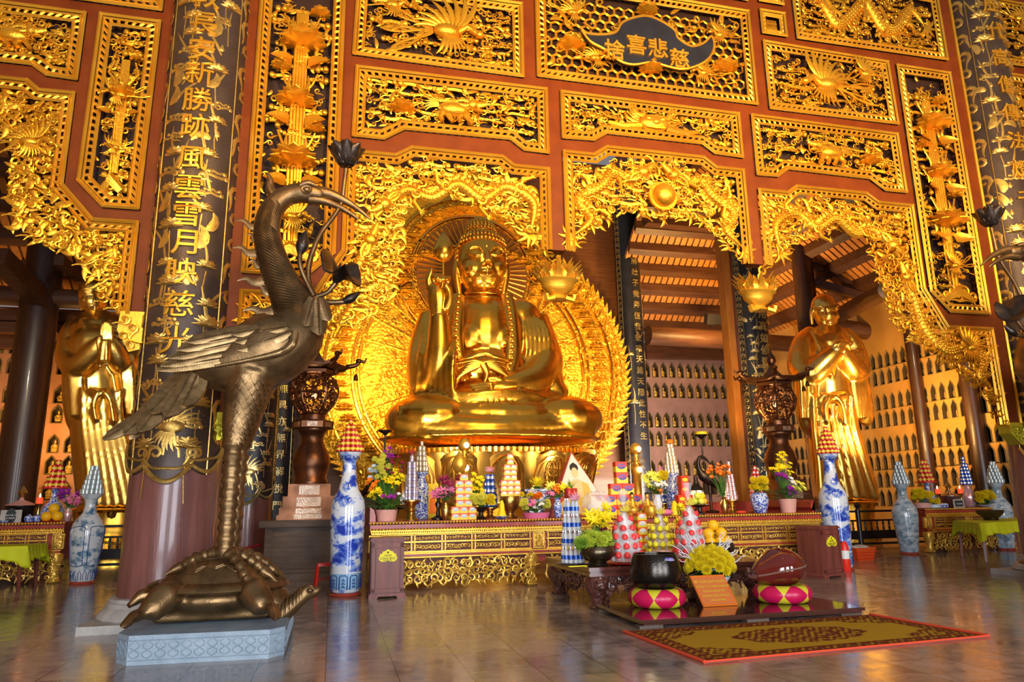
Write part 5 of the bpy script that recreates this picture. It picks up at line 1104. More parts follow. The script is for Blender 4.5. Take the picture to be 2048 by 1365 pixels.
# ---------------------------------------------------------------- the two standing disciples
def disciple(label, Y, f, px):
    """px maps design pixels (drawn for the right statue) to the photograph"""
    t = thing('disciple_statue', label, 'statue', P(*px(1672, 1005), Y), absolute=True); m = MPP(P(*px(1660, 750), Y))
    K = lambda b, pts, n=14, fl=1.0: sk(b, Y, [(*px(p[0], p[1]), p[2], *(p[3:])) for p in pts], n, fl)
    E2 = lambda b, x, y, d, rx, ry, rz: b.ell(P(*px(x, y), Y) + np.array([0, d, 0]), (rx * m, ry, rz * m), 18, 12)
    b = MB(); E2(b, 1655, 720, 0, 52, .75, 56); K(b, [(1650, 690, 44), (1656, 780, 48), (1662, 850, 52, -.05), (1676, 920, 58, -.05), (1690, 985, 62, 0), (1692, 1002, 60, 0)], 20, .85)
    K(b, [(1648, 650, 22), (1652, 668, 40, .05), (1654, 690, 50, .05)], 18, .8)
    # sleeves: forearms fold across the chest, wide cuffs hang
    K(b, [(1626, 664, 16, .15), (1608, 690, 24, .1), (1602, 735, 26, -.2), (1622, 748, 24, -.55), (1652, 722, 20, -.8), (1672, 702, 15, -.9)], 14); K(b, [(1680, 664, 16, .15), (1702, 690, 22, .1), (1716, 735, 24, -.1), (1706, 745, 22, -.5), (1690, 718, 18, -.8), (1678, 700, 14, -.9)], 14)
    K(b, [(1610, 745, 22, -.35), (1612, 800, 24, -.3), (1620, 850, 22, -.2), (1630, 862, 12, -.2)], 14, .7); K(b, [(1712, 740, 22, -.3), (1722, 790, 22, -.3), (1730, 835, 18, -.25), (1728, 850, 8, -.25)], 14, .7)
    for i in range(7): x = 1618 + 13 * i; K(b, [(x + 8, 790 + 4 * (i % 2), 4, -.72), (x + 10, 850, 6, -.82), (x + 20 + 2 * i, 930, 7, -.85), (x + 24 + 5 * i, 1000, 8, -.8)], 8)
    for i in range(4): K(b, [(1598 + 8 * i, 700, 3, -.35), (1600 + 8 * i, 760, 5, -.62), (1606 + 7 * i, 840, 5, -.62)], 8); K(b, [(1702 + 8 * i, 700, 3, -.4), (1708 + 7 * i, 760, 5, -.6), (1716 + 5 * i, 838, 4, -.55)], 8)
    for i in range(4): K(b, [(1622 + 6 * i, 660 + 4 * i, 3, -.38), (1640 + 4 * i, 700, 3.5, -.64), (1660, 735 + 5 * i, 3, -.72)], 8); K(b, [(1684 - 4 * i, 664 + 4 * i, 3, -.38), (1676 - 3 * i, 700, 3.5, -.64), (1664, 740 + 5 * i, 3, -.72)], 8)
    K(b, [(1640, 792, 8, -.70), (1662, 796, 9, -.82), (1690, 792, 8, -.70)], 10); K(b, [(1672, 796, 7, -.9), (1684, 812, 6, -.95), (1690, 850, 5, -.95)], 8); K(b, [(1660, 796, 6, -.9), (1650, 816, 6, -.95), (1654, 846, 4, -.95)], 8)
    me = remesh(b, .045, 3, 'robed_body'); me.materials.append(MAT['pale_gold_leaf']); link('robed_body', me, t)
    h = MB(); E2(h, 1648, 618, 0, 27, .42, 32); E2(h, 1650, 636, -.06, 22, .35, 24); E2(h, 1652, 650, -.2, 11, .16, 8); K(h, [(1648, 655, 16), (1648, 675, 19)], 14)
    for s in (-1, 1):
        E2(h, 1650 + s * 10, 622, -.31, 6.5, .10, 4); K(h, [(1650 + s * 4, 618, 2.2, -.38), (1650 + s * 11, 613, 2.4, -.36), (1650 + s * 18, 617, 1.8, -.28)], 8); E2(h, 1650 + s * 12, 636, -.25, 8, .13, 8)
        K(h, [(1648 + s * 24, 616, 3.5), (1648 + s * 25.5, 630, 4.2), (1648 + s * 23.5, 650, 3.2)], 10, .6)
    K(h, [(1650, 615, 2.5, -.40), (1651, 628, 3.4, -.48), (1651, 634, 4.6, -.50)], 8); K(h, [(1643, 642, 1.8, -.40), (1651, 643, 2.8, -.46), (1659, 642, 1.8, -.40)], 8); K(h, [(1644, 646, 1.6, -.40), (1651, 648, 2.8, -.44), (1658, 646, 1.6, -.40)], 8)
    me = remesh(h, .022, 2, 'head'); me.materials.append(MAT['pale_gold_leaf']); link('head', me, t)
    g = MB()
    if f == 'prayer':
        for s in (-1, 1):
            K(g, [(1672 + s * 5, 740, 11, -1.0), (1674 + s * 4, 718, 11, -1.05), (1675 + s * 3, 704, 10, -1.05)], 12, .6)
            for i in range(4): K(g, [(1668 + s * 4 + 5 * i, 706 - (i == 1) * 2, 3.6, -1.05), (1668 + s * 3 + 5 * i, 686, 3.4, -1.06), (1669 + s * 2 + 5 * i, 668 + abs(i - 1.3) * 4, 2.4, -1.06)], 8)
            K(g, [(1664 + s * 3, 722, 4, -1.05), (1660 + s * 2, 706, 3.6, -1.1), (1662 + s * 2, 696, 2.4, -1.1)], 8)
    else:
        K(g, [(1660, 716, 11, -.9), (1672, 702, 12, -1.0), (1684, 694, 11, -1.0)], 12, .8); K(g, [(1690, 712, 11, -.85), (1686, 700, 11, -.95)], 12, .8)
        for i in range(4): K(g, [(1672 + 5 * i, 700 - 3 * i, 3.6, -1.08), (1680 + 5 * i, 686 + 1 * i, 3.6, -1.1), (1690 + 3 * i, 690 + 4 * i, 3.2, -1.02), (1692 + 2 * i, 700 + 4 * i, 2.4, -.95)], 8)
        K(g, [(1664, 702, 4.5, -1.0), (1670, 690, 4, -1.05), (1680, 684, 3, -1.05)], 8)
    me = remesh(g, .022, 2, 'hands'); me.materials.append(MAT['pale_gold_leaf']); link('hands', me, t)
    d = MB(); p = P(*px(1690, 1002), Y); d.lathe([(1.0, -p[2]), (1.0, -p[2] + .3), (.85, -p[2] + .5), (.9, -.12), (1.05, -.05), (1.0, 0)], 32, p); 
    for i in range(14): a = 2 * pi * i / 14; d.petal(p + (.82 * cos(a), .82 * sin(a), -.45), (cos(a) * .35, sin(a) * .35, 1), (-sin(a), cos(a), 0), (cos(a), sin(a), 0), .5, .42, .1, -.2)
    d.build('lotus_base', MAT['gold_leaf'], t, 50); return t
disciple('bald golden monk statue, fist folded in palm, before the ochre niche wall', 21.5, 'fist', lambda x, y: (x, y))
disciple('golden statue in prayer behind the left pillar, its face hidden by the carving', 21.5, 'prayer', lambda x, y: (205 - (x - 1655) * .98 * (1 if 1 else -1) * -1 - 12, 555 + (y - 590) * 1.12))
# ---------------------------------------------------------------- the main altar
def XZ(x, Y, z):
    """the point at depth Y and height z that shows in pixel column x"""
    A = ray(x, 0); B = ray(x, 1) - A; k = (z - EYE[2]); y = (k * A[1] - A[2] * Y) / (B[2] * Y - k * B[1]); return P(x, y, Y)
def YP(p):
    c = CM.T @ (np.array(p) - EYE); return 1024 + FPX * c[0] / c[1], 682.5 - FPX * c[2] / c[1]
def altar(name, label, x0, x1, yf, yb, H, sections, apron=True, scr=False, legs=None):
    t = thing(name, label, 'altar', ((x0 + x1) / 2, (yf + yb) / 2, 0), absolute=True); s = H / 1.16
    top = MB(); top.bx((x0, yf, H - .03 * s), (x1, yb, H)); top.build('table_top', MAT['altar_red'], t, 0)
    b = MB(); b.bx((x0 + .02, yf + .0, H - .115 * s), (x1 - .02, yb, H - .05 * s)); b.build('red_band', MAT['altar_red'], t, 0)
    g = MB(); n = int((x1 - x0) / (.055 * s))
    for k in range(n):
        x = x0 + (x1 - x0) * (k + .5) / n; g.ell((x, yf - .012, H - .022 * s), (.026 * s, .03 * s, .026 * s), 6, 5); g.ell((x, yf - .004, H - .130 * s), (.024 * s, .02 * s, .014 * s), 6, 4)
    g.build('bead_moulding', MAT['gilt'], t, 60)
    g = MB(); g.tube([(x0 + .03, yf, H - .155 * s), (x1 - .03, yf, H - .155 * s)], .022 * s, 6); g.tube([(x0 + .05, yf + .02, H - .205 * s), (x1 - .05, yf + .02, H - .205 * s)], .02 * s, 6)
    for k in range(int((x1 - x0) / (.036 * s))): x = x0 + .05 + .036 * s * k; g.box((x, yf + .012, H - .18 * s), (.020 * s, .04, .035 * s))
    g.build('dentil_moulding', MAT['gilt'], t, 50)
    core = MB(); core.bx((x0 + .10, yf + .08, H * .36), (x1 - .10, yb - .05, H - .1)); core.build('carcass', MAT['altar_red'], t, 0)
    R = random.Random(int(x0 * 10))
    zt, zb = H - .225 * s, H - .515 * s
    for (a, c) in sections:                                        # rows of carved drawer fronts
        cols = max(3, int((c - a) / (.52 * s))); rail = MB()
        for zz in (zt, (zt + zb) / 2 + .02, zb): rail.bx((a, yf + .03, zz - .012), (c, yf + .09, zz + .012))
        for r, (z1, z0) in enumerate(((zt - .02, (zt + zb) / 2 + .04), ((zt + zb) / 2, zb + .02))):
            for k in range(cols):
                f0 = a + (c - a) * (k + (.0 if r == 0 else .0)) / cols + .02; f1 = a + (c - a) * (k + 1) / cols - .02
                rl = Relief(R.random(), yf + .055); rl.b.cur = 1; rl.b.bx((f0 + .012, yf + .06, z0), (f1 - .012, yf + .1, z1)); rl.b.cur = 0; mid = (z0 + z1) / 2
                for e in (f0 + .01, f1 - .01): rl.b.bx((e - .010, yf + .03, z0), (e + .010, yf + .07, z1))
                for j in range(int((f1 - f0) / (.055 * s))): rl.curl(f0 + .04 + .055 * s * j, mid, (z1 - z0) * .62, R.choice((0, pi)) + R.uniform(-.5, .5), R.choice((-1, 1)), 0)
                rl.b.build('drawer_panel', [MAT['altar_gold'], MAT['altar_ground']], t, 50)
        rail.build('drawer_rail', MAT['gilt'], t, 0)
    g = MB(); g.bx((x0 + .06, yf + .02, zb - .075 * s), (x1 - .06, yf + .12, zb - .035 * s)); g.build('waist_band', MAT['altar_red'], t, 0)
    g = MB(); g.tube([(x0 + .04, yf + .03, zb - .09 * s), (x1 - .04, yf + .03, zb - .09 * s)], .018, 6); g.tube([(x0 + .04, yf + .03, zb - .028 * s), (x1 - .04, yf + .03, zb - .028 * s)], .016, 6)
    g.build('waist_moulding', MAT['gilt'], t, 50)
    za = zb - .10 * s
    for (a, c) in sections:
        rl = Relief(R.random(), yf + .05); n = int((c - a) / .13)
        q = [(a, za)] + [(a + (c - a) * k / 24, .10 * s + .07 * s * abs(sin(k * pi / 6)) + (.10 * s if k in (0, 24) else 0)) for k in range(25)] + [(c, za)]
        ap_ = MB().prism(q, yf + .075, yf + .13).build('apron_ground', MAT['altar_ground'], t, 0)
        for k in range(n):
            x = a + (c - a) * (k + .5) / n
            for z in np.arange(.20 * s, za - .03, .12 * s): rl.curl(x + R.uniform(-.03, .03), z + R.uniform(-.02, .02), R.uniform(.12, .19) * s, R.uniform(0, 6.28), R.choice((-1, 1)), R.uniform(-.03, .01)); rl.leaf(x + R.uniform(-.06, .06), z + R.uniform(-.05, .05), .12 * s, R.uniform(0, 6.28), R.uniform(-1, 1), 0)
            rl.leaf(x, .16 * s, .12 * s, -pi / 2 + R.uniform(-.7, .7), R.uniform(-1, 1), -.02)
        rl.T([(a + (c - a) * k / 30, .33 * s + .035 * s * sin(k * 1.1), -.04) for k in range(31)], .018 * s, .8)
        rl.b.build('carved_apron', MAT['altar_gold'], t, 50)
    for x in [(sections[i][1] + sections[i + 1][0]) / 2 for i in range(len(sections) - 1)] + [x0 + .12, x1 - .12]:
        rl = Relief(x, yf + .04); rl.b.bx((x - .11, yf + .05, zb), (x + .11, yf + .12, zt)); rl.b.tube([(x - .085, yf + .04, zb + .03), (x + .085, yf + .04, zb + .03), (x + .085, yf + .04, zt - .03), (x - .085, yf + .04, zt - .03)], .014, 5, closed=True)
        for k in range(5): rl.curl(x + R.uniform(-.03, .03), zb + .06 + k * (zt - zb - .1) / 5, .11, R.uniform(0, 6.28), R.choice((-1, 1)), 0)
        rl.b.build('corner_block', MAT['altar_gold'], t, 50)
    for x in (legs or [x0 + .14] + [c for a, c in sections[:-1]] + [x1 - .14]):
        rl = Relief(x, yf + .02); rl.b.lathe([(.10 * s, 0), (.13 * s, .03), (.10 * s, .10 * s), (.09 * s, .22 * s), (.13 * s, .36 * s), (.15 * s, .46 * s), (.13 * s, za)], 12, (x, yf + .14, 0))
        for k in range(10): rl.curl(x + R.uniform(-.07, .07), .06 + k * .055 * s, .11 * s, R.uniform(0, 6.28), R.choice((-1, 1)), -.02)
        rl.b.build('leg', MAT['altar_gold'], t, 50)
    for x in (x0 + .14, x1 - .14): MB().box((x, yb - .15, (za) / 2), (.16, .16, za)).build('leg', MAT['altar_gold'], t, 0)
    return t
AH = 1.16; AY = 12.85
ALT = altar('altar_table', 'long gilt and red lacquer altar laden with offerings before the throne', .63, 9.54, AY, 14.9, AH, [(.86, 3.52), (3.80, 6.36), (6.64, 9.30)])
for s, x in ((1, .70), (-1, 9.47)):
    MB().prism([(x - .05, AH), (x + .05, AH), (x + .05 * s, AH + .10), (x + .02 * s, AH + .20), (x - .05 * s, AH + .25), (x - .05 * s, AH + .1)], 13.0, 14.7).build('end_scroll', MAT['altar_red'], ALT, 30)
MB().bx((5.9, 14.78, AH), (9.45, 14.86, AH + .22)).build('back_rail', MAT['altar_red'], ALT, 0)
# ---- blossoms, shared by every bouquet
def mum_mb(n=38):
    b = MB(); R = random.Random(1); b.ell((0, 0, .1), (.5, .5, .34), 10, 6)
    for i in range(n * 2):
        a = i * 2.399; ph = 1.45 - 1.5 * (i / (n * 2)); d = np.array([cos(a) * cos(ph), sin(a) * cos(ph), sin(ph)]); s = nrm(np.cross((0, 0, 1), d)) if abs(d[2]) < .98 else np.array([1, 0, 0])
        b.petal(d * .3 + (0, 0, .1), d, s, nrm(np.cross(d, s)), .66, .27, .25, .1, nu=1, nv=2, th=.1)
    return b
def star_mb(n, L, w, curl, up, centre=.14):
    b = MB(); b.ell((0, 0, .05), centre, 7, 5)
    for i in range(n):
        a = 2 * pi * i / n; d = nrm((cos(a), sin(a), up)); s = np.array([-sin(a), cos(a), 0]); k = np.cross(d, s); b.petal((0, 0, 0), d, s, k if k[2] > 0 else -k, L, w, curl, .15, nu=2, nv=4, th=.05)
    return b
BLM = {}
def bloom(kind, m):
    if (kind, m) not in BLM:
        BLM[(kind, m)] = {'mum': lambda: mum_mb(), 'orchid': lambda: star_mb(5, .9, .75, -.05, .3), 'lily': lambda: star_mb(6, 1.25, .5, -.35, .9, .1), 'sun': lambda: star_mb(16, 1.0, .32, -.1, .25, .42), 'glad': lambda: star_mb(6, 1.0, .62, -.1, 1.1, .1)}[kind]().mesh('bloom', MAT[m], 60)
    return BLM[(kind, m)]
def put_bloom(t, kind, m, p, size, d=(0, -.6, .8), spin=0.0):
    o = link('blossom', bloom(kind, m), t); q = Vector(nrm(d)).to_track_quat('Z', 'Y'); o.rotation_mode = 'QUATERNION'; o.rotation_quaternion = q; o.scale = (size,) * 3
    o.location = [float(v) for v in p]; return o
def leaves_mb(b, c, n, r, L, w, R, up=.6):
    for i in range(n):
        a = R.uniform(0, 2 * pi); e = R.uniform(-.2, 1.2) * up; d = nrm((cos(a) * cos(e), sin(a) * cos(e), sin(e))); p = np.asarray(c) + d * r * R.uniform(.2, .9) * np.array([1, .8, 1])
        s = nrm(np.cross(d, (0, 0, 1))); b.petal(p, d, s, np.cross(s, d), L * R.uniform(.7, 1.3), w, -.2, .1, nu=2, nv=3, th=.05)
def stems(b, c, tips, r=.006):
    for t in tips: m = (np.asarray(c) + np.asarray(t)) / 2 + (0, 0, .05); b.tube(smooth_pts([c, m, t], 3), r, 4)
def bouquet(name, label, cat, base, pot, potm, zones, R, fol=None, foln=40, group=None):
    """zones: (kind, colour, dx, dz, spread x, spread z, n, size); dx, dz from the base in metres"""
    t = thing(name, label, cat, base, group=group); pot.build('pot' if 'pot' in potm or 'basket' in name else 'vase', MAT[potm], t, 50)
    zp = max(v[:, 2].max() for v in pot.v); g = MB(); tips = []
    for kind, m, dx, dz, sx, sz, n, size in zones:
        size *= 1.2; n = int(n * 1.15)
        for i in range(n):
            a = R.uniform(0, 2 * pi); q = sqrt(R.random()); p = np.array([dx + sx * q * cos(a), -.12 * (1 - q) * sx / .2 + R.uniform(-.05, .1) - abs(sx) * .25 * (1 - q), dz + sz * q * sin(a)])
            o = link('blossom', bloom(kind, m), t); o.rotation_mode = 'QUATERNION'; o.rotation_quaternion = Vector(nrm((p[0] * 1.2 + R.uniform(-.2, .2), -.7, .5 + (dz - zp) * .6))).to_track_quat('Z', 'Y'); o.scale = (size * R.uniform(.85, 1.15),) * 3; o.location = [float(v) for v in p]; tips.append(p + (0, .03, -.01))
    stems(g, (0, 0, zp * .8), tips); leaves_mb(g, (0, .02, zp + .04), foln, fol or .2, .16, .05, R); g.build('foliage', MAT['leaf_green'], t, 50); return t
def vase_prof(h, r, neck=.4): return [(r * .55, 0), (r * .62, h * .02), (r * .8, h * .25), (r, h * .52), (r * .92, h * .66), (r * neck, h * .82), (r * neck * .95, h * .9), (r * neck * 1.5, h), (r * neck * 1.3, h * .99), (r * neck * .8, h * .9)]
def fluted(h, r0, r1, n=28):
    b = MB(); b.lathe([(r0, 0), (r1, h), (r1 * .92, h), (r0 * .9, h * .3)], n); v = b.v[0]; a = np.arctan2(v[:, 1], v[:, 0]); v[:, :2] *= (1 + .035 * np.cos(a * n / 2))[:, None]; return b
# ---- tins and boxes that people have piled up
def tin_mb(r, h, band=True):
    b = MB(); b.lathe([(r * .86, 0), (r, h * .06), (r, h * .93), (r * .85, h)], 12); return b
TIN = {}
def tin(m, r, h, m2='can_top', disc=None):
    k = (m, r, h, disc)
    if k not in TIN:
        b = tin_mb(r, h); b.cur = 1; b.lathe([(.001, h * .99), (r * .80, h * .985), (r * .86, h * 1.0)][::-1], 12); b.cur = 2
        if disc: b.lathe([(r * 1.01, h * .30), (r * 1.012, h * .34), (r * 1.012, h * .66), (r * 1.01, h * .70)], 12)
        TIN[k] = b.mesh('tin', [MAT[m], MAT[m2], MAT[disc or m]], 40)
    return TIN[k]
def tower(name, cat, label, group, base, tiers, r, h, m, disc=None, face=None):
    """rings of tins; tiers = number in each ring, from below"""
    me = tin(m, r, h, disc=disc); z = base[2]
    for n in tiers:
        rr = 0 if n == 1 else r * 1.02 / sin(pi / n)
        for k in range(n):
            a = -pi / 2 + 2 * pi * (k + .5) / n; o = bpy.data.objects.new(name, me); COL.objects.link(o); o.location = (float(base[0] + rr * cos(a)), float(base[1] + rr * sin(a)), float(z)); o.rotation_euler = (0, 0, k * .7); tag(o, label, cat, group)
        z += h * 1.004
    return z
def box_mb(w, d, h, m1='red_box', m2='box_yellow', m3='box_white'):
    b = MB(); b.box((0, 0, h / 2), (w, d, h)); b.cur = 1; b.box((0, -d / 2, h * .30), (w * .96, .006, h * .52)); b.box((-w / 2, 0, h * .30), (.006, d * .92, h * .52)); b.cur = 2
    b.lathe([(w * .38, -.003), (w * .38, .004), (w * .33, .006)], 14, (0, -d / 2 - .004, h * .58), .58, 1, axis=(0, -1, 0)); b.cur = 2; return b
def boxes(name, label, group, base, rows, w, d, h, mats, text=None, rot=0.0, jig=.0):
    b = box_mb(w, d, h); b.cur = 3
    if text: b.join(text_mb(text, h * .36, .004), t=(0, -d / 2 - .010, h * .58))
    me = b.mesh('carton', [MAT[k] for k in mats], 30); z = base[2]; R = random.Random(3)
    for n in rows:
        for k in range(n):
            o = bpy.data.objects.new(name, me); COL.objects.link(o); dx = (k - (n - 1) / 2) * w * 1.02 + R.uniform(-jig, jig); o.location = (float(base[0] + dx * cos(rot)), float(base[1] + dx * sin(rot)), float(z)); o.rotation_euler = (0, 0, rot + R.uniform(-jig, jig) * 2); tag(o, label, 'box', group)
        z += h * 1.003
    return z
def lath(name, label, cat, base, prof, m, n=20, group=None, part=None, parts=()):
    t = thing(name, label, cat, base, group=group); MB().lathe(prof, n).build(part or 'body', MAT[m], t, 50)
    for nm, mb, mm in parts: mb.build(nm, MAT[mm], t, 50)
    return t
def stand_prof(h, r): return [(r * .8, 0), (r * .82, h * .06), (r * .45, h * .2), (r * .30, h * .4), (r * .5, h * .5), (r * .32, h * .62), (r * .55, h * .8), (r, h * .94), (r, h), (r * .9, h)]
D = 1.0; RN = random.Random(42); m13 = MPP(P(1150, 1030, 13.4))
A = lambda x, Y=13.3: XZ(x, Y, AH + .002)
# 1 the large mixed bouquet at the left end
bouquet('flower_arrangement', 'tall fan bouquet of yellow, purple and white blooms at the left end of the altar', 'flowers', A(772, 13.3), fluted(.20, .17, .20), 'pot_pink',
    [('mum', 'fl_lemon', -.10, .95, .16, .22, 14, .065), ('orchid', 'fl_yellow', .10, .72, .22, .18, 16, .07), ('orchid', 'fl_yellow', -.18, .48, .16, .10, 12, .06), ('orchid', 'fl_orange', -.26, .62, .12, .12, 8, .06), ('orchid', 'fl_purple', .02, .45, .14, .08, 12, .05), ('orchid', 'fl_wine', .10, .95, .22, .2, 10, .05), ('orchid', 'fl_blue', -.24, .85, .09, .14, 12, .055), ('orchid', 'fl_white', .30, .42, .14, .12, 14, .045), ('orchid', 'fl_purple', .05, 1.2, .16, .1, 8, .05)], RN, .34, 70)
# 2 lilac tower on a brass stand
p = A(822, 13.2); lath('brass_stand', 'brass goblet stand under the lilac tower of tins', 'stand', p, stand_prof(.36, .17), 'brass')
z = tower('drink_tin', 'tin', 'lilac tin in the slim tower beside the big mixed bouquet', 'tins of the lilac tower', p + (0, 0, .365), [6, 6, 5, 5, 4, 3, 1], .042, .112, 'can_purple')
lath('tower_cap', 'small red pagoda roof on top of the lilac tower of tins', 'ornament', (p[0], p[1], z + .003), [(.05, 0), (.05, .03), (.10, .035), (.06, .07), (.02, .09), (.01, .12)], 'altar_red', 10)
# 3 pale gold tower on a flask
p = A(842, 14.0); lath('porcelain_flask', 'square shouldered porcelain vase under the pale gold tower of tins', 'vase', p, [(.12, 0), (.14, .02), (.14, .62), (.08, .72), (.07, .80), (.13, .86), (.13, .88)], 'porcelain_small', 20)
tower('drink_tin', 'tin', 'pale gold tin in the pointed tower left of the throne petals', 'tins of the left pale gold tower', p + (0, 0, .885), [9, 7, 6, 5, 3, 1], .036, .098, 'can_gold')
# 5 yellow picture card
t = thing('picture_card', 'yellow devotional card standing beside the pink lilies', 'picture', A(865, 14.3), absolute=True); q = A(865, 14.3)
MB().box(q + (0, 0, .34), (.22, .02, .66)).build('card', MAT['fl_yellow'], t, 0); f = MB(); f.prism([(q[0] - .07, q[2] + .1), (q[0] + .07, q[2] + .1), (q[0] + .05, q[2] + .38), (q[0] + .03, q[2] + .42), (q[0] - .03, q[2] + .42), (q[0] - .05, q[2] + .38)], q[1] - .02, q[1] - .01); f.ell(q + (0, -.012, .47), (.035, .006, .045), 10, 8); f.build('picture', MAT['fl_orange'], t, 30)
# 6 pink lilies
b = MB().lathe(vase_prof(.34, .085, .5), 20)
bouquet('lily_vase', 'pink and wine lilies in a slender brass vase on the altar', 'flowers', A(891, 13.15), b, 'brass', [('lily', 'fl_pink', -.06, .46, .16, .08, 8, .075), ('lily', 'fl_wine', .05, .62, .26, .14, 16, .065), ('lily', 'fl_pink', .10, .50, .12, .08, 5, .07), ('lily', 'fl_lemon', .0, .66, .08, .12, 4, .05)], RN, .22, 40)
lath('candlestick', 'dark turned candlestick behind the lily vase', 'candlestick', A(876, 13.5), [(.12, 0), (.12, .03), (.04, .08), (.03, .2), (.06, .28), (.03, .34), (.03, .5), (.06, .55), (.05, .58)], 'dark_bronze')
# 7 noodle cartons with a gilt dome behind
boxes('food_carton', 'orange carton in the stacked pyramid right of the pink lilies', 'orange cartons right of the lilies', A(926, 13.1), [3, 3, 2, 2, 2, 2, 1], .15, .15, .115, ['orange_box', 'box_yellow', 'fl_blue', 'ink'], None, .1, .006)
t = lath('gilt_dome', 'gilt lotus dome finial on a post behind the orange cartons', 'ornament', A(919, 13.75), [(.05, 0), (.05, .86), (.09, .88), (.13, .95), (.15, 1.02), (.12, 1.12), (.06, 1.20), (.01, 1.27)], 'gilt', 20)
# 8, 20 lotus lamps
def lotus_lamp(label, x, Y, H):
    p = A(x, Y); t = thing('lotus_lamp', label, 'lamp', p); b = MB(); b.lathe([(.14, 0), (.15, .06), (.10, .1), (.085, .16), (.085, H * .55), (.10, H * .56), (.10, H * .66), (.06, H * .68), (.05, H * .84)], 20); b.build('column', MAT['gilt'], t, 50)
    MB().lathe([(.16, 0), (.17, .02), (.15, .09), (.10, .1)], 20).build('red_base', MAT['lotus_red'], t, 50)
    f = MB(); R = random.Random(2)
    for k in range(46): a = k * 2.399; zz = H * (.66 + .15 * (k % 23) / 23); d = np.array([cos(a), sin(a), -.4 + .02 * (k % 23)]); f.leaf3 = 0; f.petal((.05 * cos(a), .05 * sin(a), zz), d, (-sin(a), cos(a), 0), (0, 0, 1), .14, .045, -.3, .1, nu=1, nv=3)
    f.build('gilt_fringe', MAT['gilt'], t, 50)
    MB().lathe([(.07, H * .84), (.12, H * .87), (.13, H * .92), (.09, H * .97), (.02, H)], 16).build('crown', MAT['gilt'], t, 50); l = MB()
    for zz in (H * .905, H * .62): l.ell((.02, -.115, zz), (.05, .03, .055), 12, 8)
    l.build('bulb', MAT['spot_lens'], t, 50); tube = MB()
    for s in (-1, 1): tube.tube([(s * .13 * cos(u), 0, H * .85 + .12 * sin(u)) for u in np.linspace(-.6, 1.5, 9)], .008, 4)
    tube.build('hoop', MAT['gilt'], t, 50); return t
lotus_lamp('gilt lotus lamp column standing left of centre among the offerings', 929, 14.1, 1.55)
lotus_lamp('tall gilt lotus lamp column right of the stacked snack boxes', 1278, 13.7, 1.44)
# 9 yellow chrysanthemums
bouquet('flower_bowl', 'yellow chrysanthemums on a dark pedestal bowl right of the orange cartons', 'flowers', A(962, 13.1), MB().lathe([(.10, 0), (.11, .02), (.05, .06), (.04, .12), (.12, .2), (.16, .22), (.15, .21)], 20), 'dark_bronze', [('mum', 'fl_lemon', -.06, .36, .17, .09, 14, .07), ('mum', 'fl_yellow', .12, .34, .12, .07, 8, .07)], RN, .12, 14)
bouquet('gilt_spray', 'gilded flower spray standing behind the yellow chrysanthemums', 'flowers', A(955, 13.75), MB().lathe(vase_prof(.3, .07), 14), 'gilt', [('orchid', 'fl_yellow', 0, .62, .12, .26, 26, .055)], RN, .1, 10)
# 10 blue tower
p = A(980, 13.9); lath('brass_stand', 'brass goblet stand under the blue and white tower with a pink bow', 'stand', p, stand_prof(.20, .16), 'brass')
z = tower('beer_tin', 'tin', 'blue and white tin in the tower crowned by a pink bow, left of centre', 'tins of the blue and white tower', p + (0, 0, .203), [7, 7, 6, 5, 4], .044, .125, 'can_blue', 'can_silver')
def bow(label, p, k, m):
    b = MB(); R = random.Random(9)
    for i in range(14): a = i * 2.4; b.petal((0, 0, 0), (cos(a), sin(a) * .6, .5 * sin(i)), nrm((-sin(a), cos(a), .3)), (0, 0, 1), k, k * .5, .6, .3, nu=2, nv=4)
    o = b.build('ribbon_bow', MAT[m], None, 50); o.location = [float(v) for v in p]; tag(o, label, 'ribbon'); return o
bow('pink ribbon bow on top of the blue and white tower left of centre', (p[0], p[1], z + .055), .10, 'ribbon_pink')
# 11 orange boxes on a brass censer
p = A(1020, 13.5); lath('brass_censer', 'round brass censer under the orange box pyramid at the middle of the altar', 'censer', p, [(.14, 0), (.15, .03), (.08, .08), (.08, .12), (.15, .18), (.18, .28), (.19, .38), (.18, .40)], 'brass', 24)
boxes('food_carton', 'orange and white carton in the pyramid on the round brass censer', 'cartons on the brass censer', p + (0, 0, .405), [3, 3, 3, 2, 2, 2, 1, 1], .125, .16, .098, ['orange_box', 'box_yellow', 'box_white', 'ink'], None, .05, .005)
# 12
lath('yellow_cone', 'smooth yellow sweet cone in front of the brass censer', 'offering', A(1004, 13.2), [(.10, 0), (.10, .03), (.06, .12), (.045, .26), (.02, .33)], 'fl_yellow', 16)
lath('blue_dish', 'shallow blue and white dish at the front edge of the altar', 'dish', A(1003, 12.98), [(.07, 0), (.10, .02), (.15, .045), (.145, .05), (.06, .02)], 'porcelain_small', 24)
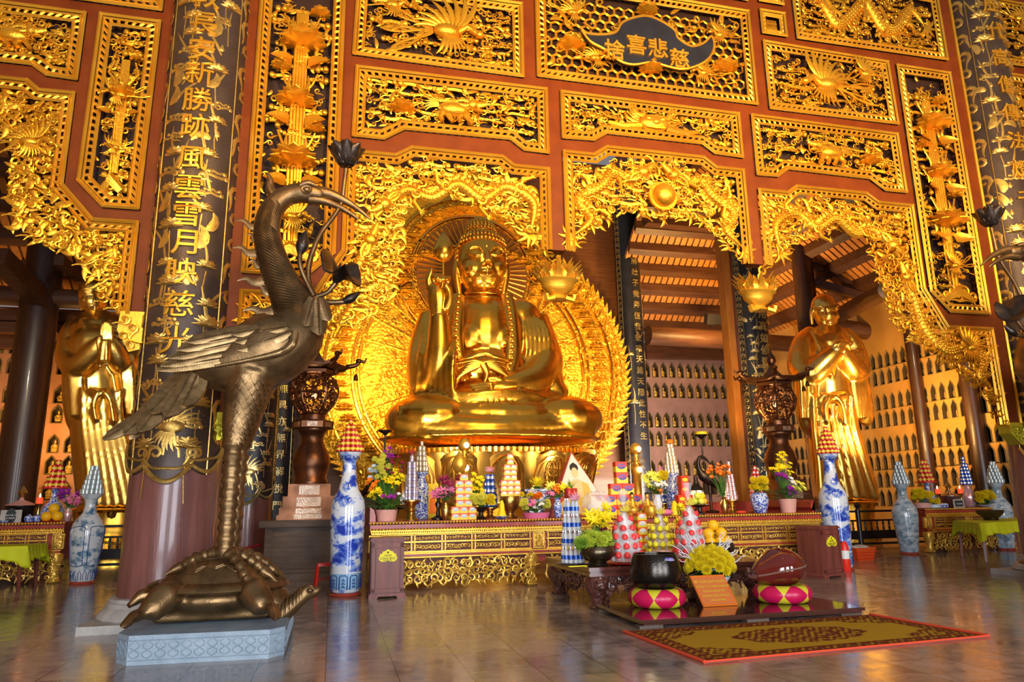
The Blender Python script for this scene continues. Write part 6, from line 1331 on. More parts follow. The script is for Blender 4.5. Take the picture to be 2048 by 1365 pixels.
# 13 rectangular censer with a lotus lamp
p = A(1075, 14.2); t = thing('porcelain_censer', 'rectangular blue and white porcelain censer left of the painted card', 'censer', p); b = MB(); b.box((0, 0, .34), (.46, .3, .30), taper=1.1); b.bx((-.30, -.19, .5), (.30, .19, .54)); b.bx((-.2, -.14, 0), (.2, .14, .2)); b.build('body', MAT['porcelain_small'], t, 0)
for i in range(2): MB().tube([(-.27 + .54 * i, 0, .3), (-.33 + .66 * i, 0, .36), (-.31 + .62 * i, 0, .46)], .02, 6).build('handle', MAT['porcelain_small'], t, 50)
t = thing('lotus_light', 'yellow lotus lamp on green leaves above the porcelain censer', 'lamp', p + (0, 0, .543)); b = MB()
for k in range(22): a = k * 2.399; up = .4 + .05 * k; b.petal((.03 * cos(a), .03 * sin(a), .06), (cos(a) * cos(up), sin(a) * cos(up), sin(up)), (-sin(a), cos(a), 0), (0, 0, 1), .17, .09, .2, .2, nu=2)
b.build('flower', MAT['fl_yellow'], t, 50); b = MB(); leaves_mb(b, (0, 0, .03), 10, .05, .14, .09, RN, .2); b.lathe([(.04, 0), (.03, .07)], 8); b.build('leaves', MAT['leaf_green'], t, 50)
# 14 purple-wrapped basket of flowers
b = fluted(.10, .22, .26); bouquet('flower_basket', 'low basket of mixed flowers in lilac paper at the middle of the altar', 'flowers', A(1072, 13.05), b, 'fl_pink', [('mum', 'fl_lemon', -.2, .24, .10, .08, 8, .05), ('mum', 'fl_lemon', .18, .24, .10, .08, 8, .05), ('mum', 'fl_orange', .03, .40, .08, .05, 5, .06), ('orchid', 'fl_white', .05, .26, .14, .1, 8, .05), ('orchid', 'fl_pink', -.05, .28, .12, .08, 8, .05), ('mum', 'fl_yellow', -.16, .42, .08, .08, 5, .045)], RN, .22, 40)
# 15 gilt pagodas
for x, Y, H, l in ((1096, 14.5, .95, 'little gilt pagoda behind the rectangular porcelain censer'),):
    pr = []; 
    for k in range(6): w_ = .13 * (1 - k * .12); zz = .3 + k * .09; pr += [(w_ * .55, zz), (w_ * .55, zz + .05), (w_, zz + .06), (w_ * .5, zz + .088)]
    lath('gilt_pagoda', l, 'ornament', A(x, Y), [(.16, 0), (.16, .1), (.1, .12), (.1, .29)] + pr + [(.01, H)], 'gilt', 8)
# 16 painted pyramid card
pc = A(1150, 13.9); t = thing('painted_card', 'pyramid shaped card painted with a seated Buddha on red ground', 'picture', pc, absolute=True)
ap = P(1142, 903, 14.0); bl = P(1082, 1003, 13.95); fr = P(1100, 1022, 13.6); br_ = P(1228, 985, 13.75); bl2 = bl.copy(); bl2[2] = fr[2] = br_[2] = AH + .002; bk = (bl2 + br_) / 2 + (0, .5, 0)
MB().add([ap, fr, br_, bk, bl2], [(0, 1, 2), (0, 2, 3), (0, 3, 4), (0, 4, 1), (1, 4, 3, 2)]).build('card', MAT['poster_red'], t, 0)
# picture on the front face, in its own plane
n_ = nrm(np.cross(fr - ap, br_ - ap)); n_ = -n_ if n_[1] > 0 else n_; mid = (fr + br_) / 2; U = nrm(br_ - fr); V_ = nrm(ap - mid); Hh = np.linalg.norm(ap - mid); Wh = np.linalg.norm(br_ - fr)
def face(poly, d, m, nm):
    b = MB(); b.add([mid + U * x * Wh + V_ * y * Hh + n_ * d for x, y in poly] + [mid + U * x * Wh + V_ * y * Hh + n_ * (d - .004) for x, y in poly], [tuple(range(len(poly)))] + [(i, len(poly) + i, len(poly) + (i + 1) % len(poly), (i + 1) % len(poly)) for i in range(len(poly))])
    me = b.mesh(nm, MAT[m], 0); bm = bmesh.new(); bm.from_mesh(me); bmesh.ops.recalc_face_normals(bm, faces=bm.faces); bm.to_mesh(me); bm.free(); o = link(nm, me, t); return o
cir = lambda x, y, rx, ry, n=24: [(x + rx * cos(a), y + ry * sin(a)) for a in np.arange(n) * 2 * pi / n]
face([(-.33, .32), (.33, .32), (0, .965)], .004, 'poster_pale', 'halo'); face(cir(-.01, .60, .155, .17), .008, 'poster_pale', 'aura')
face([(-.38, .03), (.40, .03), (.30, .22), (.20, .30), (.17, .48), (.07, .53), (-.10, .53), (-.18, .46), (-.21, .28), (-.32, .18)], .011, 'robe_ochre', 'robe'); face([(-.06, .30), (.07, .28), (.07, .53), (.03, .56), (-.05, .56), (-.09, .50)], .014, 'skin_tan', 'chest')
face(cir(-.01, .735, .066, .070), .014, 'hair_black', 'hair'); face(cir(-.01, .785, .028, .030), .015, 'hair_black', 'topknot'); face(cir(-.01, .66, .052, .078), .017, 'skin_tan', 'face')
face(cir(0, .10, .34, .06), .016, 'skin_tan', 'lap')
# 17 front vase
bouquet('flower_vase', 'blue and white vase of yellow and orange lilies in front of the painted card', 'flowers', A(1116, 13.0), MB().lathe(vase_prof(.36, .085, .55), 20), 'porcelain_small', [('lily', 'fl_yellow', .10, .52, .14, .08, 9, .07), ('lily', 'fl_orange', .0, .50, .08, .05, 4, .07), ('orchid', 'fl_pink', -.12, .44, .08, .08, 6, .05), ('lily', 'fl_lemon', -.14, .58, .08, .08, 5, .06)], RN, .2, 40)
# 18 cellophane bundle
b = MB(); b.ell((0, 0, .22), (.30, .2, .22), 14, 9); v = b.v[0]; R = np.random.RandomState(3); v += R.normal(0, .012, v.shape); v[:, 2] += .045; t = thing('wrapped_gift', 'crumpled cellophane bundle leaning against the painted card', 'gift', A(1196, 13.25)); MB().ell((0, .0, .16), (.22, .14, .15), 12, 8).build('contents', MAT['box_white'], t, 50); b.build('wrapper', MAT['cellophane'], t, 20)
# 19 snack boxes with big letters
p = A(1247, 13.55); z = boxes('snack_box', 'red and yellow snack box in the lower rows left of the gilt lamp column', 'snack boxes of the lower rows', p + (0, .05, 0), [3, 3], .26, .16, .20, ['red_box', 'box_yellow', 'box_blue', 'box_white'], 'yapo', 0, .006)
boxes('snack_box', 'red and yellow snack box in the single column left of the gilt lamp column', 'snack boxes of the upper column', (p[0], p[1] + .05, z), [2, 1, 1], .245, .16, .215, ['red_box', 'box_yellow', 'box_blue', 'box_white'], 'yapo', 0, .01)
# 21 small gilt figures
for x, Y, l in ((1266, 13.2, 'small gilt figure left of the red lamp base'), (1296, 13.2, 'small gilt figure with green leaves right of the red lamp base')):
    t = thing('gilt_figure', l, 'figurine', A(x, Y)); b = fig_mb(); b.mapv(lambda v: v * np.array([1.15, 1.15, 1.3])).build('body', MAT['gilt'], t, 60); h_ = MB().ell((0, .01, .40), (.042, .045, .05), 8, 6); h_.build('hair', MAT['hair_black'], t, 60)
lath('gilt_pot', 'round gilt pot at the front edge below the small gilt figures', 'pot', A(1302, 12.98), [(.09, 0), (.10, .02), (.12, .10), (.10, .17), (.11, .18)], 'gilt', 18)
# 22 white and yellow bouquet
bouquet('flower_vase', 'pale yellow and white blooms in a glassy vase right of the lamp column', 'flowers', A(1316, 13.3), MB().lathe(vase_prof(.40, .10, .6), 18), 'glaze_white', [('lily', 'fl_lemon', -.10, .66, .16, .16, 14, .065), ('mum', 'fl_yellow', .12, .74, .12, .08, 7, .07), ('orchid', 'fl_white', .02, .58, .2, .1, 12, .055), ('lily', 'fl_orange', .02, .44, .08, .05, 4, .06)], RN, .2, 40)
# 23 cream tower on a tall porcelain vase
p = A(1348, 14.1); lath('porcelain_flask', 'square shouldered porcelain vase under the cream tower of tins', 'vase', p, [(.12, 0), (.14, .02), (.14, .50), (.09, .60), (.08, .72), (.15, .80), (.15, .83)], 'porcelain_small', 20)
z = tower('drink_tin', 'tin', 'cream tin in the stepped tower against the dusky niche wall', 'tins of the cream tower', p + (0, 0, .835), [10, 9, 8, 7, 5, 4, 2], .037, .088, 'can_orange'); lath('tower_cap', 'small coral cap on top of the cream tower of tins', 'ornament', (p[0], p[1], z + .003), [(.07, 0), (.08, .03), (.07, .07), (.03, .09)], 'fl_orange', 12)
# 24
p = A(1328, 14.3); lath('brass_stand', 'brass goblet stand under the small blue tower with a pink bow', 'stand', p, stand_prof(.22, .15), 'brass'); z = tower('beer_tin', 'tin', 'blue and white tin in the small tower behind the pale yellow blooms', 'tins of the small blue tower', p + (0, 0, .223), [6, 5, 5, 4, 4], .044, .125, 'can_blue', 'can_silver'); bow('pink ribbon bow on the small blue tower right of the lamp column', (p[0], p[1], z + .055), .10, 'ribbon_pink')
# 25 red boxes
boxes('gift_box', 'red gift box in the upright stack right of the cream tower', 'red gift boxes right of the cream tower', A(1370, 13.6), [2, 2, 1, 1], .17, .14, .19, ['red_box', 'lotus_red', 'box_yellow', 'ink'], None, .1, .006)
# 26 glowing lantern
p = A(1396, 13.9); t = thing('glass_lantern', 'small lit lantern with dark pagoda roof right of the red boxes', 'lantern', p); MB().lathe([(.10, 0), (.1, .04), (.05, .1), (.05, .22), (.10, .27), (.12, .29)], 12).build('stand', MAT['dark_bronze'], t, 50); MB().lathe([(.10, .29), (.15, .35), (.15, .42), (.11, .48)], 14).build('glass', MAT['lamp_glass'], t, 50)
b = MB().lathe([(.20, .47), (.12, .53), (.06, .60), (.04, .68), (.05, .72), (.01, .80)], 12); b.build('roof', MAT['dark_bronze'], t, 50); b = MB()
for k in range(6): a = k * pi / 3; b.tube([(.15 * cos(a), .15 * sin(a), .30), (.155 * cos(a), .155 * sin(a), .40), (.12 * cos(a), .12 * sin(a), .48)], .010, 4)
b.build('cage', MAT['dark_bronze'], t, 50); point('lantern_bulb', p + (0, -.3, .4), 6, (1, .7, .4), .08)
# 4, 27 crane candle holders
def candle_crane(label, x, Y, f, s, ytop):
    p = A(x, Y); t = thing('crane_candlestick', label, 'candlestick', p); b = MB(); T3 = lambda pts, k=4: b.tube(smooth_pts([(q[0] * f, 0, q[1]) for q in pts], k), np.interp(np.linspace(0, 1, (len(pts) - 1) * k + 1), np.linspace(0, 1, len(pts)), [q[2] for q in pts]), 10)
    T3([(-.34, .42, .02), (-.20, .56, .07), (0, .70, .13), (.16, .80, .12), (.24, .92, .06), (.27, 1.08, .045), (.22, 1.20, .04), (.12, 1.20, .04), (.02, 1.12, .022), (-.08, 1.00, .006)]); T3([(.02, .62, .05), (.02, .3, .03), (.02, .03, .03)])
    b.mapv(lambda v: v * s).build('crane', MAT['dark_bronze'], t, 60); MB().lathe([(.14, 0), (.15, .03), (.06, .06)], 14).build('foot', MAT['dark_bronze'], t, 50)
    d = MB(); z0, z1 = 1.15 * s, (ytop); d.tube([(.14 * f * s, 0, z0), (.14 * f * s, 0, z1 - .06)], .018, 8); d.lathe([(.02, -.08), (.05, -.05), (.13, 0), (.14, .02), (.12, .015), (.02, .0)], 16, (.14 * f * s, 0, z1)); d.build('drip_pan', MAT['dark_bronze'], t, 50); return t, p, z1
candle_crane('dark bronze crane candlestick behind the large mixed bouquet', 752, 14.4, 1, .98, 1.70)
t, p, z1 = candle_crane('dark bronze crane candlestick before the dusky niche wall, bowed towards its breast', 1425, 14.4, -1, .98, 1.66); MB().lathe([(.13, 0), (.13, .06)], 14, (-.137, 0, z1 + .02)).build('candle', MAT['fl_yellow'], t, 40)
# 28 fruit plate
p = A(1400, 13.2); lath('fruit_stand', 'dark pedestal dish holding green and yellow fruit', 'dish', p, [(.1, 0), (.1, .02), (.04, .06), (.04, .13), (.2, .17), (.21, .19), (.19, .185)], 'dark_bronze', 20)
for i, (dx, dy, dz, m) in enumerate(((-.10, 0, .25, 'fl_green'), (.02, -.05, .25, 'fl_lemon'), (.12, .02, .25, 'mango'), (0, .08, .25, 'fl_green'), (-.03, 0, .36, 'fl_lemon'), (.07, 0, .35, 'fl_yellow'))):
    o = MB().ell((0, 0, 0), (.068, .062, .065), 10, 8).build('fruit', MAT[m], None, 60); o.location = [float(v) for v in p + (dx, dy, dz)]; tag(o, 'round %s fruit heaped on the dark pedestal dish' % {'fl_green': 'green', 'fl_lemon': 'pale yellow', 'mango': 'amber', 'fl_yellow': 'bright yellow'}[m], 'fruit', 'fruit on the pedestal dish')
# 29 orange gladioli
bouquet('gladiolus_vase', 'orange gladioli in a brass vase near the right end of the altar', 'flowers', A(1450, 13.1), MB().lathe(vase_prof(.32, .08, .5), 18), 'brass', [('glad', 'fl_orange', -.26, .80, .06, .12, 6, .06), ('glad', 'fl_orange', -.06, .84, .08, .12, 9, .065), ('glad', 'fl_orange', .10, .82, .08, .12, 8, .06)], RN, .06, 8)
# 30 pink tower
p = A(1465, 13.4); lath('brass_stand', 'brass goblet stand under the slim pink tower of tins', 'stand', p, stand_prof(.27, .18), 'brass'); tower('drink_tin', 'tin', 'pink tin in the slim tower behind the orange gladioli', 'tins of the slim pink tower', p + (0, 0, .273), [8, 7, 6, 5, 4, 3, 1, 1, 1], .036, .085, 'can_pink')
# 31 mums before a red tower
p = A(1517, 13.9); lath('brass_stand', 'brass goblet stand under the red and pink tower of tins', 'stand', p, stand_prof(.30, .2), 'brass'); tower('drink_tin', 'tin', 'red and pink tin in the tower behind the vase of yellow mums', 'tins of the red and pink tower', p + (0, 0, .303), [9, 8, 7, 6, 4, 3, 1], .042, .095, 'can_red', 'can_pink')
bouquet('flower_vase', 'yellow chrysanthemums in a painted barrel vase by the altar end', 'flowers', A(1521, 13.05), MB().lathe([(.10, 0), (.12, .02), (.17, .18), (.18, .28), (.15, .38), (.13, .40), (.11, .39)], 24), 'porcelain_small', [('mum', 'fl_yellow', 0, .62, .17, .05, 10, .075), ('mum', 'fl_yellow', 0, .50, .15, .04, 6, .07)], RN, .16, 34)
# 32 sunflower and orchids
bouquet('flower_arrangement', 'sunflower with purple orchids in a pink fluted pot at the right altar end', 'flowers', A(1577, 13.1), fluted(.27, .14, .18), 'pot_pink', [('sun', 'fl_yellow', -.07, .92, .02, .02, 1, .12), ('orchid', 'fl_yellow', -.02, 1.08, .10, .14, 12, .055), ('orchid', 'fl_purple', -.12, .72, .13, .09, 16, .05), ('orchid', 'fl_purple', .08, .44, .15, .09, 20, .05), ('orchid', 'fl_lemon', .26, .50, .16, .12, 18, .055), ('orchid', 'fl_white', .12, .62, .1, .08, 6, .06), ('orchid', 'fl_yellow', -.2, .84, .1, .06, 8, .05), ('orchid', 'fl_yellow', .12, .86, .06, .12, 8, .05)], RN, .28, 60)
o = MB().ell((0, 0, .03), (.12, .06, .03), 10, 6).build('gift_packet', MAT['lotus_red'], None, 50); o.location = [float(v) for v in A(1483, 13.0)]; tag(o, 'flat red packet lying on the altar edge by the brass stand', 'packet')
lath('yellow_cone', 'smooth yellow sweet cone right of the cream tower vase', 'offering', A(1350, 13.1), [(.09, 0), (.10, .03), (.07, .12), (.05, .22), (.02, .27)], 'fl_yellow', 16)
o = MB().ell((0, 0, .06), (.15, .10, .06), 12, 6).build('sweet_heap', MAT['fl_pink'], None, 50); o.location = [float(v) for v in A(1332, 12.98)]; tag(o, 'heap of pink wrapped sweets at the altar edge', 'sweets', kind='stuff')
# ---------------------------------------------------------------- low table, bell platform, donation boxes, vases, lanterns
# carpet
t = thing('patterned_carpet', 'ochre carpet with brown medallions lying before the bell platform', 'carpet', (5.0, 7.2, 0), absolute=True)
c4 = [G(1248, 1266), G(1410, 1328), G(1978, 1275), G(1740, 1232)]
def cmap(u, v, z): a = c4[0] * (1 - u) + c4[3] * u; b = c4[1] * (1 - u) + c4[2] * u; p = a * (1 - v) + b * v; p = p.copy(); p[2] = z; return p
m = bpy.data.materials.new('carpet_pile'); m.use_nodes = True; nt = m.node_tree; bs = nt.nodes['Principled BSDF']; bs.inputs['Roughness'].default_value = .9; bs.inputs['Specular IOR Level'].default_value = .1
at = nt.nodes.new('ShaderNodeAttribute'); at.attribute_name = 'Col'; nt.links.new(at.outputs['Color'], bs.inputs['Base Color']); MAT['carpet_pile'] = m
NU, NV = 260, 150; b = MB(); V = [cmap(i / NU, j / NV, .012) for j in range(NV + 1) for i in range(NU + 1)]; b.add(V, [(j * (NU + 1) + i, (j + 1) * (NU + 1) + i, (j + 1) * (NU + 1) + i + 1, j * (NU + 1) + i + 1) for j in range(NV) for i in range(NU)])
me = b.mesh('carpet_field', MAT['carpet_pile'], 0); col = me.color_attributes.new('Col', 'FLOAT_COLOR', 'POINT'); gold, brown, red = (.56, .31, .018), (.17, .040, .012), (.30, .055, .012); cc_ = []
for j in range(NV + 1):
    for i in range(NU + 1):
        u, v = i / NU * 3.4, j / NV * 1.7; du, dv = min(u, 3.4 - u), min(v, 1.7 - v); e = min(du, dv); f = gold; w_ = sin(u * 46) * sin(v * 46 + 1.3 * sin(u * 21)) + .5 * sin(u * 83 + v * 61)
        r1 = sqrt(((u - 1.7) / .78) ** 2 + ((v - .85) / .42) ** 2); cr = sqrt(((du) / .85) ** 2 + (dv / .62) ** 2)
        if e < .04: f = red
        elif e < .24: f = brown if (w_ > -.1 or abs(e - .07) < .012 or abs(e - .215) < .012) else (gold if w_ < -.5 else red)
        elif r1 < 1 + .05 * sin(14 * math.atan2(v - .85, u - 1.7)): f = brown if (w_ > .05 or abs(r1 - .97) < .04 or abs(r1 - .55) < .03) else (gold if w_ < -.25 else red)
        elif cr < 1 + .05 * sin(14 * math.atan2(dv, du)): f = brown if (w_ > .1 or abs(cr - .97) < .03) else gold
        cc_ += [*f, 1.0]
col.data.foreach_set('color', cc_); link('pile', me, t)
MB().add([cmap(*q, .0) for q in ((0, 0), (0, 1), (1, 1), (1, 0))] + [cmap(*q, .011) for q in ((0, 0), (0, 1), (1, 1), (1, 0))], [(0, 3, 2, 1), (0, 1, 5, 4), (1, 2, 6, 5), (2, 3, 7, 6), (3, 0, 4, 7)]).build('backing', MAT['fish_line'], t, 0)
e = MB(); e.tube([cmap(0, k / 20, .014) for k in range(21)], .018, 6); e.tube([cmap(k / 20, 1, .014) for k in range(21)], .012, 6); e.tube([cmap(1, k / 20, .014) for k in range(21)], .018, 6); e.build('edge_binding', MAT['lotus_red'], t, 50)
# bell platform
p0, p1 = G(1290, 1244, .1), G(1690, 1219, .1); PX0, PX1, PYf, PYb = p0[0], 6.62, 8.25, 9.75
t = thing('bell_platform', 'low dark lacquered platform carrying the bell and the wooden fish', 'platform', ((PX0 + PX1) / 2, 9, 0), absolute=True)
b = MB(); b.bx((PX0, PYf, .062), (PX1, PYb, .10)); b.bx((PX0 + .03, PYf + .03, .035), (PX1 - .03, PYb - .03, .062)); b.build('platform_top', MAT['rosewood_gloss'] if 'rosewood_gloss' in MAT else mat('rosewood_gloss', (.085, .030, .022), .10, 0, (.055, .02, .014), 2, coat=.8, stretch=(.6, 4, 4)), t, 0)
for x in (PX0 + .12, (PX0 + PX1) / 2, PX1 - .2):
    for y in (PYf + .08, PYb - .08): MB().box((x, y, .0175), (.3, .14, .035)).build('block_foot', MAT['grey_wood'], t, 0)
# cushions, bell, wooden fish
def cushion(label, c, r, h):
    t = thing('ring_cushion', label, 'cushion', c); n = 8; b = MB(); NA, NR = 420, 84; V = []; F = []
    for i in range(NA):
        a = 2 * pi * i / NA
        for j in range(NR):
            q = 2 * pi * j / NR; rr = r - h * .50 + h * .50 * cos(q) * (1.0 if cos(q) > 0 else .85); V.append((rr * cos(a), rr * sin(a), h / 2 + h / 2 * sin(q)))
    b.add(V, [(i * NR + j, ((i + 1) % NA) * NR + j, ((i + 1) % NA) * NR + (j + 1) % NR, i * NR + (j + 1) % NR) for i in range(NA) for j in range(NR)])
    for k, f in enumerate(b.f):
        i, j = k // NR, k % NR; q = 2 * pi * (j + .5) / NR; q = q - 2 * pi if q > pi else q; s = abs((((i + .5) / NA * 7 + .35) % 1) - .5) * 2; b.mi[k] = 0 if s + abs(q) / 1.9 < 1 else 1
    b.build('cover', [MAT['cushion_pink'], MAT['cushion_yellow']], t, 0).data.shade_smooth(); MB().lathe([(.001, h * .55), (r * .6, h * .55), (r * .6, h * .3), (.001, h * .3)][::-1], 32).build('filling', MAT['cushion_yellow'], t, 50); return t
cb = np.array([4.22, 9.22, .101]); cf = np.array([5.98, 9.05, .101])
cushion('magenta and yellow ring cushion under the bronze singing bowl', cb, .375, .235); cushion('magenta and yellow ring cushion under the wooden fish', cf, .385, .225)
t = thing('singing_bowl', 'large black bronze bowl bell on the left magenta cushion', 'bell', cb + (0, 0, .15)); h = .52; b = MB(); b.lathe([(.13, 0), (.20, .07), (.30, .14), (.335, .22), (.335, .32), (.312, .44), (.285, h - .01), (.295, h), (.275, h), (.27, .4), (.28, .25), (.2, .12), (.01, .06)], 48); b.build('bowl', MAT['bell_iron'], t, 50)
MB().box((.06, -.302, h - .06), (.11, .008, .045), 0).build('label', MAT['purple_label'], t, 0); x = text_mb('VŨ HỒNG', .03, .003); x.build('lettering', MAT['box_white'], t, 0).location = (.06, -.309, h - .06)
t = thing('wooden_fish', 'big red brown lacquered wooden fish drum on the right cushion', 'drum', cf + (0, 0, .195)); b = MB(); NA, NR = 48, 28; V = []
for j in range(NR + 1):
    ph = -pi / 2 + pi * j / NR
    for i in range(NA):
        a = 2 * pi * i / NA; d = np.array([cos(a) * cos(ph), sin(a) * cos(ph), sin(ph)]); s = .335
        if d[0] < 0: s *= 1 + .35 * (-d[0]) ** 4
        z = d[2] * (.24 if d[2] < 0 else .27); V.append((d[0] * s, d[1] * .33 * (1 - .3 * max(0, -d[0]) ** 2), .235 + z - .07 * max(0, -d[0]) ** 2))
b.add(V, [(j * NA + i, j * NA + (i + 1) % NA, (j + 1) * NA + (i + 1) % NA, (j + 1) * NA + i) for j in range(NR) for i in range(NA)]); b.build('body', MAT['fish_lacquer'], t, 60)
b = MB(); b.tube([(.335 * cos(a) * (1 + .30 * max(0, -cos(a)) ** 4), .33 * sin(a) * (1 - .28 * max(0, -cos(a)) ** 2), .25 + .035 * cos(a) - .07 * max(0, -cos(a)) ** 2) for a in np.linspace(-2.8, -.05, 40)], .012, 6); b.build('sounding_slit', MAT['fish_line'], t, 50)
b = MB(); b.lathe([(.03, 0), (.07, .03), (.05, .07), (.09, .10), (.02, .14)], 12, (-.44, -.02, .10)); b.tube([(-.40, 0, .12), (-.50, -.02, .16), (-.50, -.02, .26)], .03, 8); b.build('carved_tail', MAT['carved_rosewood'], t, 50)
# sign and chrysanthemums between them
c = G(1443, 1214, .1); t = thing('notice_stand', 'tilted orange notice with gold letters propped on the platform between bell and fish', 'sign', (c[0], c[1] + .02, .101)); W_, H_ = .50, .42; tl = -.5
b = MB(); b.box((0, .0, H_ / 2), (W_, .02, H_)); rot = lambda v: np.stack([v[:, 0] - .16 * v[:, 2] , v[:, 1] * cos(tl) - v[:, 2] * sin(tl) + .0, v[:, 1] * sin(tl) + v[:, 2] * cos(tl)], 1)
b.mapv(rot).build('plate', MAT['sign_orange'], t, 0)
b = MB(); b.tube([(-W_ / 2 + .012, -.012, .012), (W_ / 2 - .012, -.012, .012), (W_ / 2 - .012, -.012, H_ - .012), (-W_ / 2 + .012, -.012, H_ - .012)], .012, 4, closed=True); b.mapv(rot).build('rim', MAT['fl_orange'], t, 30); b = MB()
for tx, z, k in (('ĐỀ NGHỊ QUÝ KHÁCH', .335, .046), ('KHÔNG TỰ Ý ĐÁNH CHUÔNG', .265, .034), ('KHÔNG ĐÁNH MÕ', .205, .036), ('KHÔNG NGỒI LÊN BỤC', .145, .036), ('XIN CẢM ƠN', .085, .036)): b.join(text_mb(tx, k, .003), t=(0, -.014, z))
b.mapv(rot).build('lettering', MAT['sign_text'], t, 0); MB().box((0, .26, .12), (.05, .02, .25), rx=.6).build('prop', MAT['sign_orange'], t, 0)
fp = G(1422, 1170, .12); c = XZ(1425, 9.46, .10); c[2] = max(.2, float(P(1425, 1167, 9.46)[2])); o = MB().bx((c[0] - .17, 9.34, .101), (c[0] + .17, 9.6, c[2] - .002)).build('wooden_block', MAT['rosewood'], None, 0); tag(o, 'wooden block raising the chrysanthemum dish behind the notice', 'block'); Rf = random.Random(5)
t = thing('chrysanthemum_bowl', 'yellow chrysanthemums with curly white twigs in a pale dish behind the notice', 'flowers', c); MB().lathe([(.20, 0), (.24, .05), (.27, .10), (.25, .10), (.2, .03)], 28).build('dish', MAT['pot_blue'], t, 50); MB().lathe([(.12, .02), (.2, .08), (.21, .12), (.001, .12)], 20).build('moss', MAT['leaf_green'], t, 50)
for k in range(46):
    u = (k + .5) / 46; a = k * 2.399; ph = math.asin(1 - 1.0 * u) * .98; d = np.array([cos(a) * cos(ph), sin(a) * cos(ph), sin(ph)]); put_bloom(t, 'mum', 'fl_yellow', d * np.array([.285, .24, .27]) + (0, 0, .17), .092, d + (0, -.1, .2))
put_bloom(t, 'orchid', 'fl_purple', (.09, -.16, .40), .05); b = MB(); leaves_mb(b, (0, 0, .14), 50, .2, .14, .06, Rf, .2); b.build('foliage', MAT['leaf_green'], t, 50)
for s, n in ((-1, 13), (1, 11)):
    for k in range(n):
        b = MB(); a = pi / 2 + s * (.25 + 1.05 * k / n); q = [np.array([s * -.10 * 0 - s * .12, .05, .16])]; L = .50 + .12 * Rf.random(); dd = np.array([cos(a), Rf.uniform(-.3, .3), sin(a)])
        for j in range(1, 12): q.append(np.array([-s * 0, .05, .16]) + dd * L * j / 11 + np.array([.018 * sin(j * 1.7 + k), .015 * cos(j * 2.1), .018 * cos(j * 1.3 + k)]))
        b.tube(smooth_pts(q, 2), .0065, 4); b.build('curly_twig', MAT['straw_white'], t, 50)
# low carved table
TZ = .56; TX0, TX1, TYf, TYb = 3.49, 6.78, 9.80, 11.95
TX1 = XZ(1538, TYf, TZ)[0]
t = thing('low_table', 'low rosewood table with carved lion legs in front of the altar', 'table', ((TX0 + TX1) / 2, 10.8, 0), absolute=True)
b = MB(); b.bx((TX0, TYf, TZ - .05), (TX1, TYb, TZ)); b.build('table_top', MAT['rosewood'], t, 0); b = MB(); b.bx((TX0 + .03, TYf + .03, TZ - .075), (TX1 - .03, TYb - .03, TZ - .05)); b.bx((TX0 + .01, TYf + .01, TZ - .12), (TX1 - .01, TYb - .01, TZ - .075)); b.build('edge_moulding', MAT['rosewood'], t, 0)
def carved_skirt(x0, x1, y, along):
    rl = Relief(6, 0); n = 16; L = x1 - x0; q = [(0, .44)] + [(L * k / n, .24 + .10 * abs(sin(k * pi / n * 2.0)) - (.10 if 6 <= k <= 10 else 0)) for k in range(n + 1)] + [(L, .44)]; rl.b.prism(q, .02, .10)
    for k in range(int(L / .09)): rl.curl(L * (k + .5) / int(L / .09), .36 + rl.R.uniform(-.06, .05), .17, rl.R.uniform(0, 6.28), rl.R.choice((-1, 1)), 0); rl.leaf(L * (k + .5) / int(L / .09), .30, .16, rl.R.uniform(0, 6.28), 1, 0)
    rl.b.mapv((lambda v: v + (x0, y, 0)) if along == 'x' else (lambda v: np.stack([y + v[:, 1], x1 - v[:, 0], v[:, 2]], 1))); rl.b.build('carved_skirt', MAT['carved_rosewood'], t, 50)
carved_skirt(TX0 + .2, TX1 - .2, TYf + .06, 'x'); carved_skirt(TYf + .2, TYb - .2, TX0 + .06, 'y')
for x in (TX0 + .17, TX1 - .17):
    for y in (TYf + .17, TYb - .17):
        rl = Relief(x, y - .1); rl.b.lathe([(.12, 0), (.14, .03), (.11, .07), (.10, .14), (.15, .22), (.19, .32), (.18, .40), (.15, .44)], 16, (x, y, 0)); rl.b.ell((x, y - .13, .33), (.11, .09, .09), 12, 8); rl.b.ell((x - .05, y - .2, .37), .03, 8, 6); rl.b.ell((x + .05, y - .2, .37), .03, 8, 6); rl.b.ell((x, y - .21, .30), (.05, .04, .035), 8, 6)
        for k in range(16): a = -pi / 2 + rl.R.uniform(-1.6, 1.6); z = rl.R.uniform(.06, .42); rl.b.tube([(x + (.16) * cos(a + u * .5), y + .16 * sin(a + u * .5), z + .03 * sin(u * 6)) for u in np.linspace(0, 1, 6)], .018, 5)
        for k in range(4): rl.b.ell((x - .09 + .06 * k, y - .11, .03), (.03, .05, .03), 8, 6)
        rl.b.build('leg', MAT['carved_rosewood'], t, 50)
b = MB(); 
for ch, xx in (('福', 5.05), ('心', 5.28)): b.join(text_mb(ch, .20, .03, .004), t=(xx, TYf + .035, .33))
b.build('gilt_characters', MAT['frame_gold'], t, 30)
T = lambda x, Y: XZ(x, Y, TZ + .002)
